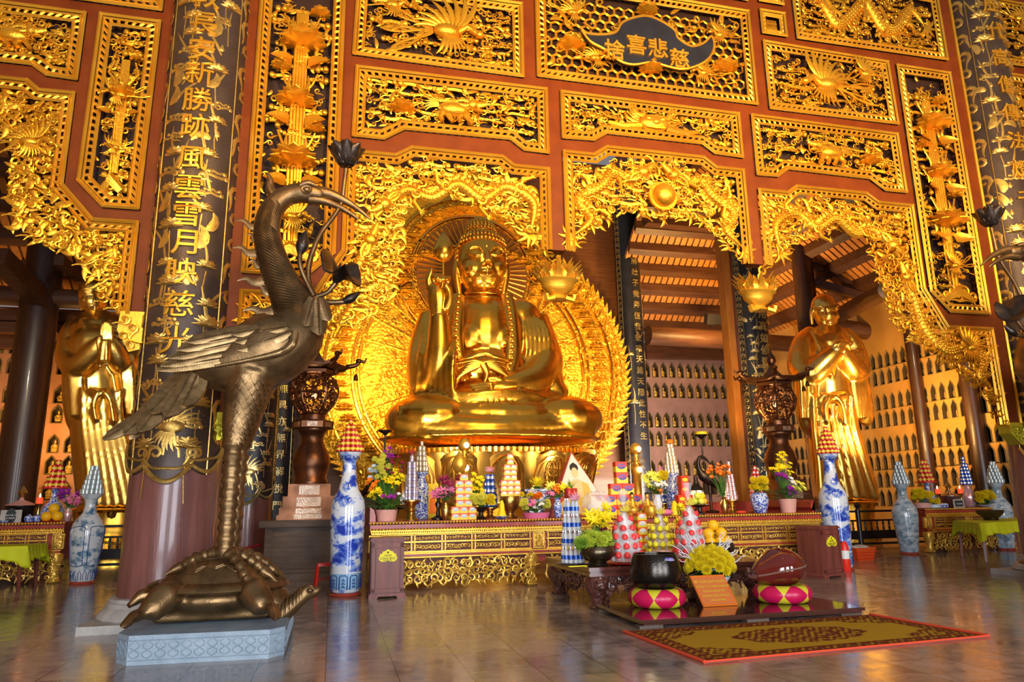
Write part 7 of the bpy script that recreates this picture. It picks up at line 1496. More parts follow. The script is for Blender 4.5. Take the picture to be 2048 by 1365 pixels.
# on the table: bottle tower, bowls, cellophane cones
p = T(1146, 10.5); o = MB().lathe([(.25, 0), (.28, .015), (.26, .02), (.01, .012)], 32).build('tray', MAT['black_paint'], None, 40); o.location = [float(v) for v in p]; tag(o, 'dark round tray under the water bottle tower', 'tray')
bt = MB(); bt.lathe([(.034, 0), (.036, .01), (.036, .12), (.033, .13)], 10); bt.cur = 1; bt.lathe([(.0365, .05), (.0365, .11)], 10); bt.cur = 0; bt.lathe([(.033, .13), (.030, .16), (.014, .20), (.014, .21)], 10); bt.cur = 2; bt.lathe([(.016, .205), (.016, .23), (.001, .23)], 8); clear('bottle_plastic', (.9, .95, 1), .45, .1)
me = bt.mesh('bottle', [MAT['bottle_plastic'], MAT['can_blue'], MAT['can_silver']], 40); z = p[2] + .022
for n in (12, 11, 9, 7):
    rr = .037 / sin(pi / n)
    for k in range(n): a = 2 * pi * k / n - pi / 2; o = bpy.data.objects.new('water_bottle', me); COL.objects.link(o); o.location = (float(p[0] + rr * cos(a)), float(p[1] + rr * sin(a)), float(z)); tag(o, 'small water bottle with blue label in the tower on the low table', 'bottle', 'bottles of the water tower')
    z += .2305
bow('pink ribbon bow tied around the water bottle tower', (p[0], p[1] - .16, z - .02), .10, 'ribbon_pink')
me = tin('can_red', .05, .15)
for a in range(4): o = bpy.data.objects.new('drink_tin', me); COL.objects.link(o); o.location = (float(p[0] + .055 * cos(a * pi / 2 + .8)), float(p[1] + .055 * sin(a * pi / 2 + .8)), float(z)); tag(o, 'red drink tin crowning the water bottle tower', 'tin', 'tins crowning the water bottle tower')
b = MB(); leaves_mb(b, (0, 0, 0), 9, .03, .12, .04, RN, 1.3); o = b.build('leaf_tuft', MAT['light_green'], None, 50); o.location = (float(p[0]), float(p[1]), float(z + .155)); tag(o, 'bright green leaf tuft on top of the water bottle tower', 'leaves')
def bowl_prof(r, h): return [(r * .55, 0), (r * .58, h * .06), (r * .45, h * .2), (r * .7, h * .3), (r * .98, h * .6), (r * .95, h * .82), (r * .88, h), (r * .83, h), (r * .85, h * .6), (r * .3, h * .35)]
p = T(1196, 10.1); bouquet('bronze_flower_bowl', 'bronze bowl of green chrysanthemums and yellow lilies on the low table', 'flowers', p, MB().lathe(bowl_prof(.265, .27), 32), 'bowl_bronze', [('mum', 'fl_green', -.04, .34, .24, .08, 16, .085), ('mum', 'light_green', -.22, .30, .10, .07, 6, .085), ('lily', 'fl_yellow', .0, .62, .17, .10, 18, .085), ('lily', 'fl_yellow', .17, .74, .07, .07, 6, .07), ('mum', 'fl_wine', .14, .46, .06, .05, 3, .06)], RN, .22, 40)
def cone(label, x, Y, H, r, berry, tray_label=None, tray='red_plastic', bowm='ribbon_yellow'):
    p = T(x, Y)
    if tray_label: o = MB().lathe([(r * .9, 0), (r * 1.45, .02), (r * 1.5, .035), (r * 1.3, .03), (.01, .015)], 32).build('tray', MAT[tray], None, 40); o.location = [float(v) for v in p]; tag(o, tray_label, 'tray'); p = p + (0, 0, .037)
    t = thing('wrapped_offering', label, 'offering', p, group=None); R = random.Random(int(x)); cup = MB(); cup.lathe([(.030, 0), (.050, .05), (.056, .075), (.052, .07), (.02, .05)], 12); fm = MB(); fm.lathe([(.03, .055), (.052, .085), (.040, .12), (.003, .15)], 10); cm, bm = cup.mesh('cup', MAT['box_white' if berry == 'berry_red' else 'gilt'], 50), fm.mesh('berry', MAT[berry], 50); z = .02
    for n, rr in ((11, r * .84), (10, r * .74), (8, r * .60), (6, r * .43), (3, r * .24)):
        for k in range(n):
            a = 2 * pi * (k + .5) / n - pi / 2; c1 = link('cup', cm, t); c1.location = (rr * cos(a), rr * sin(a), z); c1.rotation_euler = (-.55 * sin(a), .55 * cos(a), 0); c2_ = link('berry', bm, c1)
        z += H * .122
    MB().lathe([(r * .6, .005), (r * .62, H * .2), (r * .45, H * .4), (r * .12, H * .66)], 18).build('core', MAT['box_white'], t, 50)
    wv = MB(); wv.lathe([(r * .95, .004), (r * 1.05, .08), (r * 1.0, H * .25), (r * .72, H * .45), (r * .30, H * .64), (r * .07, H * .72), (r * .22, H * .86), (r * .30, H)], 26); v = wv.v[0]; rs = np.random.RandomState(4); v[:, :2] *= (1 + rs.normal(0, .05, len(v)))[:, None]; wv.build('cellophane_wrap', MAT['cellophane'], t, 25)
    b = MB()
    for i in range(12): a = i * 2.4; b.petal((0, -.03, H * .70), (cos(a), sin(a) * .6 - .2, .5 * sin(i)), nrm((-sin(a), cos(a), .3)), (0, 0, 1), .10, .05, .6, .3, nu=2, nv=4)
    b.build('ribbon_bow', MAT[bowm], t, 50)
    for k in range(5): a = R.uniform(0, 6.28); zz = H * R.uniform(.15, .5); rr = r * (1.05 - zz / H); put_bloom(t, 'orchid', 'fl_yellow', (rr * cos(a) * .9, -abs(rr * sin(a)) * .95, zz), .035)
    return t
cone('tall cellophane cone of red berry cups on the low table, left one', 1252, 10.15, 1.02, .215, 'berry_red', 'red plastic tray under the left cone of berry cups')
cone('tall cellophane cone of red berry cups on the low table, right one beside the oranges', 1384, 10.35, 1.12, .225, 'berry_red', 'red plastic tray under the right cone of berry cups')
cone('cellophane cone of gold wrapped sweets between the two berry cones', 1324, 10.9, .98, .18, 'sticker_yellow', None)
lath('sweet_jar', 'clear round tin of red sweets under the gold cellophane cone', 'jar', T(1324, 10.55), [(.15, 0), (.16, .01), (.16, .14), (.15, .15)], 'can_pink', 24)
p = T(1283, 11.3); boxes('food_carton', 'orange carton in the stack behind the left berry cone on the low table', 'cartons behind the left berry cone', p, [2, 2, 2, 1, 1, 1], .17, .17, .115, ['orange_box', 'box_yellow', 'box_white', 'ink'], None, .1, .008)
p = T(1436, 10.2); lath('bronze_fruit_bowl', 'bronze bowl heaped with oranges at the right of the low table', 'bowl', p, bowl_prof(.265, .27), 'bowl_bronze', 32)
for i, (dx, dy, dz) in enumerate(((-.14, -.06, .27), (.0, -.12, .27), (.14, -.04, .27), (-.12, .1, .28), (.1, .12, .28), (-.13, .0, .39), (.06, -.05, .40), (-.03, .02, .51))):
    o = MB().ell((0, 0, 0), (.088, .088, .082), 14, 10).build('orange', MAT['orange_fruit'], None, 60); o.location = [float(v) for v in p + (dx, dy, dz)]; tag(o, 'ripe orange heaped in the bronze bowl on the low table', 'fruit', 'oranges in the bronze bowl')
bouquet('gladiolus_vase', 'yellow gladioli in a slim vase behind the right berry cone', 'flowers', T(1367, 11.5), MB().lathe(vase_prof(.3, .07, .6), 16), 'light_green', [('glad', 'fl_yellow', 0, .62, .12, .2, 16, .065), ('glad', 'fl_orange', -.05, .5, .06, .1, 4, .06)], RN, .1, 14)
b = MB(); b.box((0, 0, .006), (.28, .05, .012), .15); o = b.build('incense_packet', MAT['sticker_yellow'], None, 0); o.location = [float(v) for v in T(1155, 10.05)]; tag(o, 'flat yellow incense packet lying at the left edge of the low table', 'packet')
p = T(1368, 10.15); o = MB().lathe([(.2, 0), (.23, .02), (.2, .015), (.01, .01)], 24).build('tray', MAT['red_plastic'], None, 40); o.location = [float(v) for v in p + (-.22, .0, 0)]; tag(o, 'empty red tray edge showing left of the right berry cone', 'tray')
# donation boxes
def donation(label, c, rz, w, d, h):
    t = thing('donation_box', label, 'donation box', c, rz); b = MB(); b.bx((-w / 2 + .02, -d / 2 + .02, .07), (w / 2 - .02, d / 2 - .02, h - .05)); b.build('cabinet', MAT['box_wood'], t, 0); b = MB(); b.bx((-w / 2 - .0, -d / 2 - .0, h - .05), (w / 2, d / 2, h - .02)); b.bx((-w / 2 + .015, -d / 2 + .015, h - .02), (w / 2 - .015, d / 2 - .015, h)); b.build('lid', MAT['box_wood'], t, 0)
    b = MB(); y = -d / 2 + .012
    for a, e in (((-w / 2 + .03, .10), (w / 2 - .03, .15)), ((-w / 2 + .03, h - .15), (w / 2 - .03, h - .08)), ((-w / 2 + .03, .1), (-w / 2 + .08, h - .08)), ((w / 2 - .08, .1), (w / 2 - .03, h - .08))): b.bx((a[0], y - .015, a[1]), (e[0], y + .02, e[1]))
    b.build('door_frame', MAT['box_wood'], t, 0); MB().bx((-w / 2 + .09, y - .010, .16), (w / 2 - .09, y + .02, h - .16)).build('front_panel', MAT['box_wood'], t, 0)
    b = MB(); b.prism([(-w / 2 - .01, 0), (-w / 2 + .12, 0), (-w / 2 + .14, .035), (w / 2 - .14, .035), (w / 2 - .12, 0), (w / 2 + .01, 0), (w / 2 + .01, .05), (w / 2 - .01, .08), (-w / 2 + .01, .08), (-w / 2 - .01, .05)], -d / 2 - .01, d / 2 + .01); b.build('plinth_foot', MAT['box_wood'], t, 0)
    z0 = h * .69; q = [(0, .115), (.05, .085), (.085, .08), (.10, .05), (.135, .04), (.14, .0), (.16, -.02), (.14, -.06), (.10, -.08), (.04, -.075), (0, -.065)]; q = q + [(-x, z) for x, z in q[::-1][1:-1]]; b = MB(); b.prism([(x * .95, z0 + z) for x, z in q], y - .022, y - .012); s_ = b.build('yellow_label', MAT['sticker_yellow'], t, 0)
    b = MB(); b.join(text_mb('HÒM', .048, .003), t=(0, y - .024, z0 + .022)); b.join(text_mb('CÔNG ĐỨC', .046, .003), t=(0, y - .024, z0 - .022)); b.join(text_mb('Donation Box', .026, .003), t=(0, y - .024, z0 - .055))
    for k in range(5): a = pi / 2 + (k - 2) * .5; b.tube([(0, y - .024, z0 + .058), (.022 * cos(a), y - .024, z0 + .058 + .022 * sin(a))], [.007, .002], 5)
    o = b.build('label_lettering', MAT['ink'], None, 0); o.parent = s_; return t
donation('dark red wooden donation box with yellow label, beside the left blue vase', (.90, 12.33, 0), 0.02, .56, .52, .93)
donation('brown donation box with yellow label at the right end of the altar, turned aside', (8.98, 12.27, 0), .30, .60, .56, .93)
# tall vases
def big_vase(label, c, prof, m, stand, bands=None):
    t = thing('floor_vase', label, 'vase', c); MB().lathe(prof, 40).build('vase_body', MAT[m], t, 60); MB().lathe([(stand * 1.05, 0), (stand * 1.1, .02), (stand, .05), (stand * .95, .052)], 32).build('wooden_stand', MAT['altar_red'], t, 40)
    if bands:
        R_ = lambda z: np.interp(z, [p[1] for p in prof], [p[0] for p in prof])
        for nm, z0, z1, mm in bands: zz = np.linspace(z0, z1, 6); MB().lathe([(R_(z) * 1.004 + .001, z) for z in zz], 40).build(nm, MAT[mm], t, 60)
    return t
BV = [(.215, .055), (.235, .07), (.245, .25), (.272, .75), (.285, 1.15), (.285, 1.42), (.272, 1.52), (.235, 1.60), (.175, 1.70), (.135, 1.85), (.118, 2.02), (.112, 2.15), (.125, 2.23), (.20, 2.32), (.205, 2.34), (.18, 2.335), (.10, 2.2)]
def lappets(t, z0, z1, r, n, m):
    b = MB()
    for k in range(n):
        a = 2 * pi * (k + .5) / n; w_ = 2.3 / n; pts = [(a - w_, z0), (a - w_, z1), (a - w_ * .6, z1 + .02), (a + w_ * .6, z1 + .02), (a + w_, z1), (a + w_, z0)]; b.tube([((r + .004) * cos(q), (r + .004) * sin(q), z) for q, z in pts], .008, 4, cap=True)
        for j in range(3): b.tube([((r + .004) * cos(a + u * w_ * .5), (r + .004) * sin(a + u * w_ * .5), z0 + (z1 - z0) * (.25 + .25 * j) + .02 * cos(u * 6)) for u in np.linspace(-.8, .8, 7)], .006, 4)
    b.build('painted_lappets', MAT[m], t, 50)
for x, Y, px, side in ((.27, 12.75, 690, 'left'), (10.12, 13.2, 1682, 'right')):
    t = big_vase('tall blue and white landscape vase at the %s end of the altar' % side, (x, Y, 0), BV, 'porcelain_landscape', .24, [('sky_band', .055, .36, 'glaze_blue'), ('neck_band', 2.19, 2.335, 'glaze_pale'), ('base_line', .36, .385, 'glaze_white')]); lappets(t, .11, .31, .247, 9, 'glaze_ink')
    b = MB(); 
    for k in range(7):
        a = 2 * pi * k / 7; b.tube([((.155 + .01 * sin(u * pi)) * cos(a + (u - .5) * .7), (.155 + .01 * sin(u * pi)) * sin(a + (u - .5) * .7), 2.285 - .07 * sin(u * pi)) for u in np.linspace(0, 1, 9)], .008, 4)
    b.build('neck_scallops', MAT['glaze_ink'], t, 50)
    tower('tea_tin', 'tin', 'red and gold tin in the pyramid on the %s tall landscape vase' % side, 'tins on the %s landscape vase' % side, (x, Y, 2.345), [14, 11, 9, 6, 4, 1], .043, .094, 'can_red', 'box_yellow')
# lantern pedestals
def lantern(side, px, Y):
    c = XZ(px, Y, 0); zt = 1.16; t = thing('wooden_pedestal', 'big grey brown wooden pedestal under the %s bronze lantern' % side, 'pedestal', (c[0], Y, 0)); b = MB(); b.bx((-.78, -.62, .22), (.78, .62, zt - .13)); b.build('chest', MAT['grey_wood'], t, 0)
    for nm, a, e in (('pedestal_top', (-.92, -.76, zt - .13), (.92, .76, zt)), ('pedestal_step', (-.98, -.85, 0), (.98, .85, .14)), ('pedestal_sill', (-.86, -.72, .14), (.86, .72, .22))): MB().bx(a, e).build(nm, MAT['grey_wood'], t, 0)
    b = MB()
    for x in (-.74, .74): b.bx((x - .07, -.66, .22), (x + .07, -.6, zt - .13))
    b.build('corner_stile', MAT['grey_wood'], t, 0)
    m = MPP(XZ(px, Y, 1.5)); zz = lambda y: (P(612, y, 16.2)[2] - P(612, 1038, 16.2)[2]) * Y / 16.2
    t = thing('bronze_lantern', 'pierced copper bronze lantern on the %s wooden pedestal' % side, 'lantern', (c[0], Y, zt + .002)); k = .0116
    for nm, y0, y1, w_ in (('base_step', 1038, 1028, 54), ('base_step', 1028, 1014, 50), ('base_block', 1014, 992, 45), ('base_block', 992, 968, 37)): MB().bx((-w_ * k, -w_ * k * .8, zz(y0)), (w_ * k, w_ * k * .8, zz(y1))).build(nm, MAT['copper'], t, 0)
    for y0, y1, w_, ww in ((1036, 1027, 54, 24), (1026, 1016, 50, 22), (1012, 994, 45, 21), (989, 971, 37, 18)): MB().bx((-ww * k, -w_ * k * .8 - .015, zz(y0)), (ww * k, -w_ * k * .8 + .01, zz(y1))).build('relief_plate', MAT['plate_metal'], t, 0)
    MB().lathe([(31 * k, zz(968)), (32 * k, zz(962)), (28 * k, zz(955)), (33 * k, zz(935)), (35 * k, zz(922)), (31 * k, zz(905)), (22 * k, zz(888)), (20 * k, zz(876)), (24 * k, zz(866)), (28 * k, zz(862)), (28 * k, zz(858))], 32).build('baluster', MAT['copper'], t, 60)
    MB().lathe([(36 * k, zz(858)), (38 * k, zz(856)), (38 * k, zz(844)), (36 * k, zz(841))], 6).build('hexagon_slab', MAT['copper'], t, 20); MB().lathe([(22 * k, zz(842)), (23 * k, zz(838)), (22 * k, zz(828))], 28).build('collar', MAT['copper'], t, 50)
    for i in range(6):
        a = 2 * pi * i / 6 + pi / 6; b = MB(); b.box((0, 0, 0), (18 * k, .02, 9 * k)); b.mapv(lambda v: v @ np.array([[cos(a + pi / 2), sin(a + pi / 2), 0], [-sin(a + pi / 2), cos(a + pi / 2), 0], [0, 0, 1]]) + (33.2 * k * cos(a), 33.2 * k * sin(a), zz(850))); b.build('slab_plate', MAT['plate_metal'], t, 0)
    gp = [(22, 828), (30, 818), (39, 805), (44, 788), (44, 775), (38, 760), (28, 751)]; n_ = 60; b = MB(); pr = smooth_pts([(w_ * k, zz(y)) for w_, y in gp], 4); R = random.Random(6)
    rr = lambda z: np.interp(z, pr[:, 1], pr[:, 0])
    for i in range(560):                                            # pierced foliage of the globe
        a = R.uniform(0, 2 * pi); z = R.uniform(pr[0, 1], pr[-1, 1]); e = R.uniform(0, 6.28); L = R.uniform(.06, .13); q = []
        for u in np.linspace(0, 1, 6): zz_ = z + L * u * sin(e + u * 1.6); aa = a + L * u * cos(e + u * 1.6) / rr(z); q.append((rr(zz_) * cos(aa), rr(zz_) * sin(aa), min(max(zz_, pr[0, 1]), pr[-1, 1])))
        b.tube(q, [.010, .018, .02, .018, .014, .006], 4, cap=False)
    for i in range(6): a = pi / 3 * i; b.tube([(p[0] * cos(a), p[0] * sin(a), p[1]) for p in pr], .022, 5)
    for p in (pr[0], pr[-1], pr[len(pr) // 2]): b.tube([(p[0] * cos(a), p[0] * sin(a), p[1]) for a in np.arange(36) * 2 * pi / 36], .02, 5, closed=True)
    b.build('pierced_globe', MAT['copper'], t, 60); MB().ell((0, 0, zz(790)), (.06, .06, .08), 14, 10).build('bulb', MAT['lamp_glass'], t, 60)
    MB().lathe([(28 * k, zz(752)), (40 * k, zz(748)), (42 * k, zz(742)), (34 * k, zz(738))], 6).build('roof_collar', MAT['copper'], t, 30)
    b = MB(); NA = 48; lv = [(66, 732), (50, 736), (36, 733), (24, 724), (14, 714), (8, 704), (6, 697)]; V = []
    for w_, y in [(64, 738), (34, 741)][::-1] + lv:
        for i in range(NA): a = 2 * pi * i / NA; s = 1 + (.16 * abs(cos(3 * a)) ** 6 if w_ > 30 else 0); V.append((w_ * k * s * .86 * cos(a), w_ * k * s * .86 * sin(a), zz(y) + (.07 * abs(cos(3 * a)) ** 10 if w_ > 48 else 0)))
    nr = len(V) // NA; b.add(V, [(j * NA + i, j * NA + (i + 1) % NA, (j + 1) * NA + (i + 1) % NA, (j + 1) * NA + i) for j in range(nr - 1) for i in range(NA)] + [tuple(range(NA))[::-1]]); b.build('roof', MAT['copper'], t, 40)
    MB().lathe([(7 * k, zz(698)), (11 * k, zz(690)), (9 * k, zz(680)), (3 * k, zz(672)), (1 * k, zz(660))], 16).build('finial', MAT['copper'], t, 60)
    for i in range(6):
        a = pi / 3 * i; o = np.array([cos(a), sin(a), 0]); e0 = o * 66 * k + np.array([0, 0, zz(731)]); b = MB(); b.tube(smooth_pts([e0 - o * .1, e0 + o * .1 + (0, 0, .04), e0 + o * .22 + (0, 0, .14), e0 + o * .30 + (0, 0, .12), e0 + o * .34 + (0, 0, .22)], 4), np.linspace(.06, .015, 17), 7); b.leafy = 0; b.ell(e0 + o * .17 + (0, 0, .14), (.07, .07, .06), 8, 6); b.build('corner_dragon', MAT['copper'], t, 60)
        b = MB(); q = e0 + o * .12; b.tube([q, q - (0, 0, .16)], .006, 4); b.lathe([(.055, -.30), (.045, -.24), (.03, -.17), (.01, -.16)], 10, q); b.build('wind_bell', MAT['copper'], t, 60)
    point('lantern_bulb', (c[0], Y, zt + zz(790) + .0), 14, (1, .7, .35), .16)
lantern('left', 612, 16.2); lantern('right', 1580, 16.2)
# stools, basket, extinguisher, ropes
def stool(label, c, rz=0):
    t = thing('plastic_stool', label, 'stool', c, rz); b = MB(); b.bx((-.15, -.15, .42), (.15, .15, .45)); b.bx((-.16, -.16, .40), (.16, .16, .42)); b.build('seat', MAT['red_plastic'], t, 0)
    for x in (-1, 1):
        for y in (-1, 1): MB().tube([(x * .14, y * .14, .41), (x * .18, y * .18, 0)], .024, 6).build('leg', MAT['red_plastic'], t, 40)
    b = MB(); q = [(-.165, -.165, .18), (.165, -.165, .18), (.165, .165, .18), (-.165, .165, .18)]; b.tube(q, .012, 5, closed=True); b.build('stretcher', MAT['red_plastic'], t, 40); return t
stool('red plastic stool half hidden behind the left landscape vase', G(650, 1179), .1); 
c = G(1722, 1118 + 4); t = thing('plastic_basket', 'orange red plastic basket on the floor beside the right landscape vase', 'basket', c, .1); b = MB(); b.lathe([(.26, 0), (.34, .28), (.36, .28), (.35, .30), (.32, .28), (.25, .03)], 4, (0, 0, 0), 1.2, .8, pi / 4, 2 * pi + pi / 4); b.build('basket_wall', MAT['orange_plastic'], t, 20); b = MB()
for k in range(3): b.tube([(.29 * 1.0 + .015 * k, -.21 - .01 * k, .06 + .07 * k), (-.29 - .015 * k, -.21 - .01 * k, .06 + .07 * k)], .006, 4)
b.build('basket_ribs', MAT['red_plastic'], t, 40); MB().ell((0, 0, .27), (.26, .18, .09), 12, 8).build('cloth_inside', MAT['stone'], t, 50)
c = G(1693, 1143); t = thing('fire_extinguisher', 'red fire extinguisher behind the right donation box', 'extinguisher', c); MB().lathe([(.08, 0), (.09, .02), (.09, .48), (.06, .56), (.03, .58)], 18).build('cylinder', MAT['red_plastic'], t, 50); b = MB(); b.lathe([(.025, .57), (.03, .62), (.015, .64)], 10); b.tube([(0, 0, .62), (.09, 0, .63)], .012, 6); b.tube([(0, 0, .60), (-.09, -.02, .55), (-.11, -.03, .35)], .012, 6); b.build('valve_and_hose', MAT['black_paint'], t, 50); MB().lathe([(.0915, .24), (.0915, .40)], 18).build('label_band', MAT['box_white'], t, 50)
t = thing('barrier_post', 'slim brass barrier post showing between the left pillar and the crane leg', 'post', XZ(421, 16.6, 0)); MB().lathe([(.16, 0), (.16, .02), (.03, .05), (.022, .08), (.022, .86), (.035, .88), (.035, .92), (.01, .95)], 14).build('post', MAT['brass'], t, 50); MB().ell((0, 0, .95), .04, 10, 8).build('ball', MAT['brass'], t, 50)
q = [P(462, 1094, 17.0), P(490, 1097, 16.9), P(522, 1090, 16.4)]; o = MB().tube(smooth_pts(q, 8), .025, 8).build('barrier_rope', MAT['red_rope'], None, 50); tag(o, 'red velvet rope sagging in front of the left inner pillar', 'rope')
# ---------------------------------------------------------------- the side altars
def side(f):
    sd = 'left' if f < 0 else 'right'
    if f < 0: x0, x1, Y, H = -8.2, -5.26, 16.8, 1.20
    else: x0, x1, Y, H = 14.92, 17.75, 15.95, 1.11
    altar('altar_table', '%s carved gilt altar table before the %s standing statue' % ('smaller', sd), x0, x1, Y, Y + 1.1, H, [(x0 + .3, (x0 + x1) / 2 - .05), ((x0 + x1) / 2 + .05, x1 - .3)], legs=[x0 + .16, x1 - .16])
    S = lambda x, dy=.35: XZ(x, Y + dy, H + .002)
    return S, Y, H
S, Y, H = side(-1)
def silver_urn(label, p, m='silver', k=1.0):
    t = thing('incense_urn', label, 'urn', p); b = MB(); b.lathe([(.24 * k, 0), (.26 * k, .02), (.27 * k, .30 * k), (.29 * k, .32 * k), (.29 * k, .34 * k)], 28); b.build('urn_body', MAT[m], t, 50); MB().lathe([(.30 * k, .34 * k), (.24 * k, .37 * k), (.12 * k, .42 * k), (.05 * k, .45 * k), (.03 * k, .50 * k)], 28).build('lid', MAT['pot_pink' if k > .95 else m], t, 50); MB().lathe([(.03 * k, .50 * k), (.06 * k, .56 * k), (.09 * k, .60 * k), (.06 * k, .66 * k), (.01, .74 * k)], 14).build('lid_knob', MAT['brass'], t, 50)
silver_urn('dark metal urn with domed lid on the left side altar', S(38, .6), 'dark_bronze', 1.0)
t = thing('lettered_plaque', 'small framed dark plaque with pale letters on the left side altar', 'sign', S(20, .15)); b = MB(); b.bx((-.19, 0, 0), (.19, .02, .25)); b.build('frame', MAT['stone'], t, 0); b = MB(); b.lathe([(.01, 0), (1, 0), (1, .01)], 24, (0, -.003, .125), .16, .095, axis=(0, -1, 0)); b.mapv(lambda v: np.stack([v[:, 0] , v[:, 1], v[:, 2]], 1)); b.build('field', MAT['sign_dark'], t, 30); b = MB(); b.join(text_mb('BÁN MÃ VÉ', .045, .003), t=(0, -.018, .15)); b.join(text_mb('Á NAM', .05, .003), t=(0, -.018, .095)); b.build('lettering', MAT['box_white'], t, 0)
for i, (x, dy) in enumerate(((57, .2), (73, .25))):
    lath('tea_cup', 'small round blue and white lidded cup %s on the left side altar' % ('beside the plaque' if i == 0 else 'nearer the oranges'), 'cup', S(x, dy), [(.05, 0), (.06, .01), (.085, .06), (.08, .11), (.03, .14), (.015, .16)], 'porcelain_small', 16)
lath('tea_cup', 'flat blue and white saucer in front of the dark plaque', 'saucer', S(8, .05), [(.06, 0), (.10, .05), (.09, .05)], 'porcelain_small', 16)
def candle(label, p): t = thing('candlestick', label, 'candlestick', p); MB().lathe([(.09, 0), (.1, .02), (.03, .08), (.05, .16), (.025, .24), (.05, .32), (.08, .36), (.07, .37)], 14).build('holder', MAT['brass'], t, 50); MB().lathe([(.055, .37), (.06, .40), (.055, .50), (.02, .50)], 14).build('candle', MAT['candle_red'], t, 50); MB().lathe([(.012, .50), (.018, .53), (.002, .58)], 8).build('flame', MAT['flame'], t, 50)
candle('red candle on a brass holder at the left side altar', S(74, .45))
def bottle_vase(label, p, k=1.0): lath('bottle_vase', label, 'vase', p, [(.10 * k, 0), (.20 * k, .06 * k), (.23 * k, .18 * k), (.18 * k, .32 * k), (.08 * k, .42 * k), (.06 * k, .50 * k), (.06 * k, .62 * k), (.075 * k, .66 * k)], 'porcelain_small', 24)
p = S(103, .45); bottle_vase('blue and white bottle vase behind the oranges on the left side altar', p); o = MB().lathe([(.06, 0), (.30, .015), (.30, .03), (.01, .03)], 24).build('tray', MAT['red_plastic'], None, 40); o.location = [float(v) for v in p + (0, 0, .663)]; tag(o, 'red tray balanced on the bottle vase of the left side altar', 'tray')
tower('tea_tin', 'tin', 'red tin in the pyramid on the left side altar', 'tins on the left side altar', p + (0, 0, .695), [9, 7, 5, 3, 1], .055, .115, 'can_red', 'box_yellow')
p = S(103, .12); lath('red_dish', 'small red dish holding three oranges on the left side altar', 'dish', p, [(.12, 0), (.18, .02), (.17, .025), (.01, .015)], 'red_plastic', 20)
for dx, dy, dz in ((-.10, 0, .11), (.10, 0, .11), (.02, 0, .27)): o = MB().ell((0, 0, 0), (.105, .105, .098), 14, 10).build('orange', MAT['orange_fruit'], None, 60); o.location = [float(v) for v in p + (dx, dy, dz)]; tag(o, 'big yellow orange on the small red dish of the left side altar', 'fruit', 'oranges on the left side altar')
bouquet('flower_vase', 'pink and purple blooms in a little vase at the end of the left side altar', 'flowers', S(134, .25), MB().lathe(vase_prof(.28, .085, .7), 16), 'can_pink', [('lily', 'fl_pink', .06, .42, .14, .10, 9, .07), ('orchid', 'fl_purple', -.06, .56, .2, .1, 16, .055)], RN, .14, 26)
def cloth_table(label, cl, legs, z, tl):
    t = thing('offering_table', tl, 'table', (*np.mean([q[:2] for q in legs], 0), 0), absolute=True); k = np.mean([q for q in cl], 0)
    for q in legs: MB().tube([(q[0], q[1], 0), (q[0] + (k[0] - q[0]) * .06, q[1] + (k[1] - q[1]) * .06, z - .03)], [.032, .05], 4).build('leg', MAT['box_wood'], t, 30)
    b = MB(); b.add([(*q, z - .035) for q in cl] + [(*q, z - .005) for q in cl], [(3, 2, 1, 0), (4, 5, 6, 7), (0, 1, 5, 4), (1, 2, 6, 5), (2, 3, 7, 6), (3, 0, 4, 7)]); b.mapv(lambda v: np.stack([k[0] + (v[:, 0] - k[0]) * .96, k[1] + (v[:, 1] - k[1]) * .96, v[:, 2]], 1)); b.build('table_top', MAT['box_wood'], t, 0)
    b = MB(); n = 24; rows = []
    for lev in range(7):
        r = []
        for e in range(4):
            a, c = np.array(cl[e]), np.array(cl[(e + 1) % 4]); d = nrm(c - a); nn = np.array([d[1], -d[0]]); nn = nn if nn @ ((a + c) / 2 - k) > 0 else -nn
            for i in range(n):
                u = i / n; q = a + (c - a) * u; corner = max(0, 1 - min(u, 1 - u) * 9); drop = (.26 + .14 * corner + .02 * sin(u * 15)) * lev / 6; r.append((*(q + nn * (.004 + (.03 * sin(u * 40) + .04) * lev / 6) + (q - k) * .05 * corner * lev / 6), z - drop))
        rows += r
    m4 = 4 * n; b.add(rows, [(l * m4 + i, l * m4 + (i + 1) % m4, (l + 1) * m4 + (i + 1) % m4, (l + 1) * m4 + i) for l in range(6) for i in range(m4)] + [tuple(range(m4))]); me = b.mesh('cloth', MAT['yellow_cloth'], 60); bm = bmesh.new(); bm.from_mesh(me); bmesh.ops.recalc_face_normals(bm, faces=bm.faces); bm.to_mesh(me); bm.free(); o = link('table_cloth', me); so = o.modifiers.new('thick', 'SOLIDIFY'); so.thickness = .006; tag(o, label, 'tablecloth')
cloth_table('bright yellow green cloth draped over the table at the left edge', [(-7.0, 15.55), (-5.46, 15.55), (-5.46, 16.55), (-7.0, 16.55)], [(-5.56, 15.65), (-6.9, 15.65), (-5.56, 16.45), (-6.9, 16.45)], .80, 'small wooden table under the yellow cloth at the left edge')
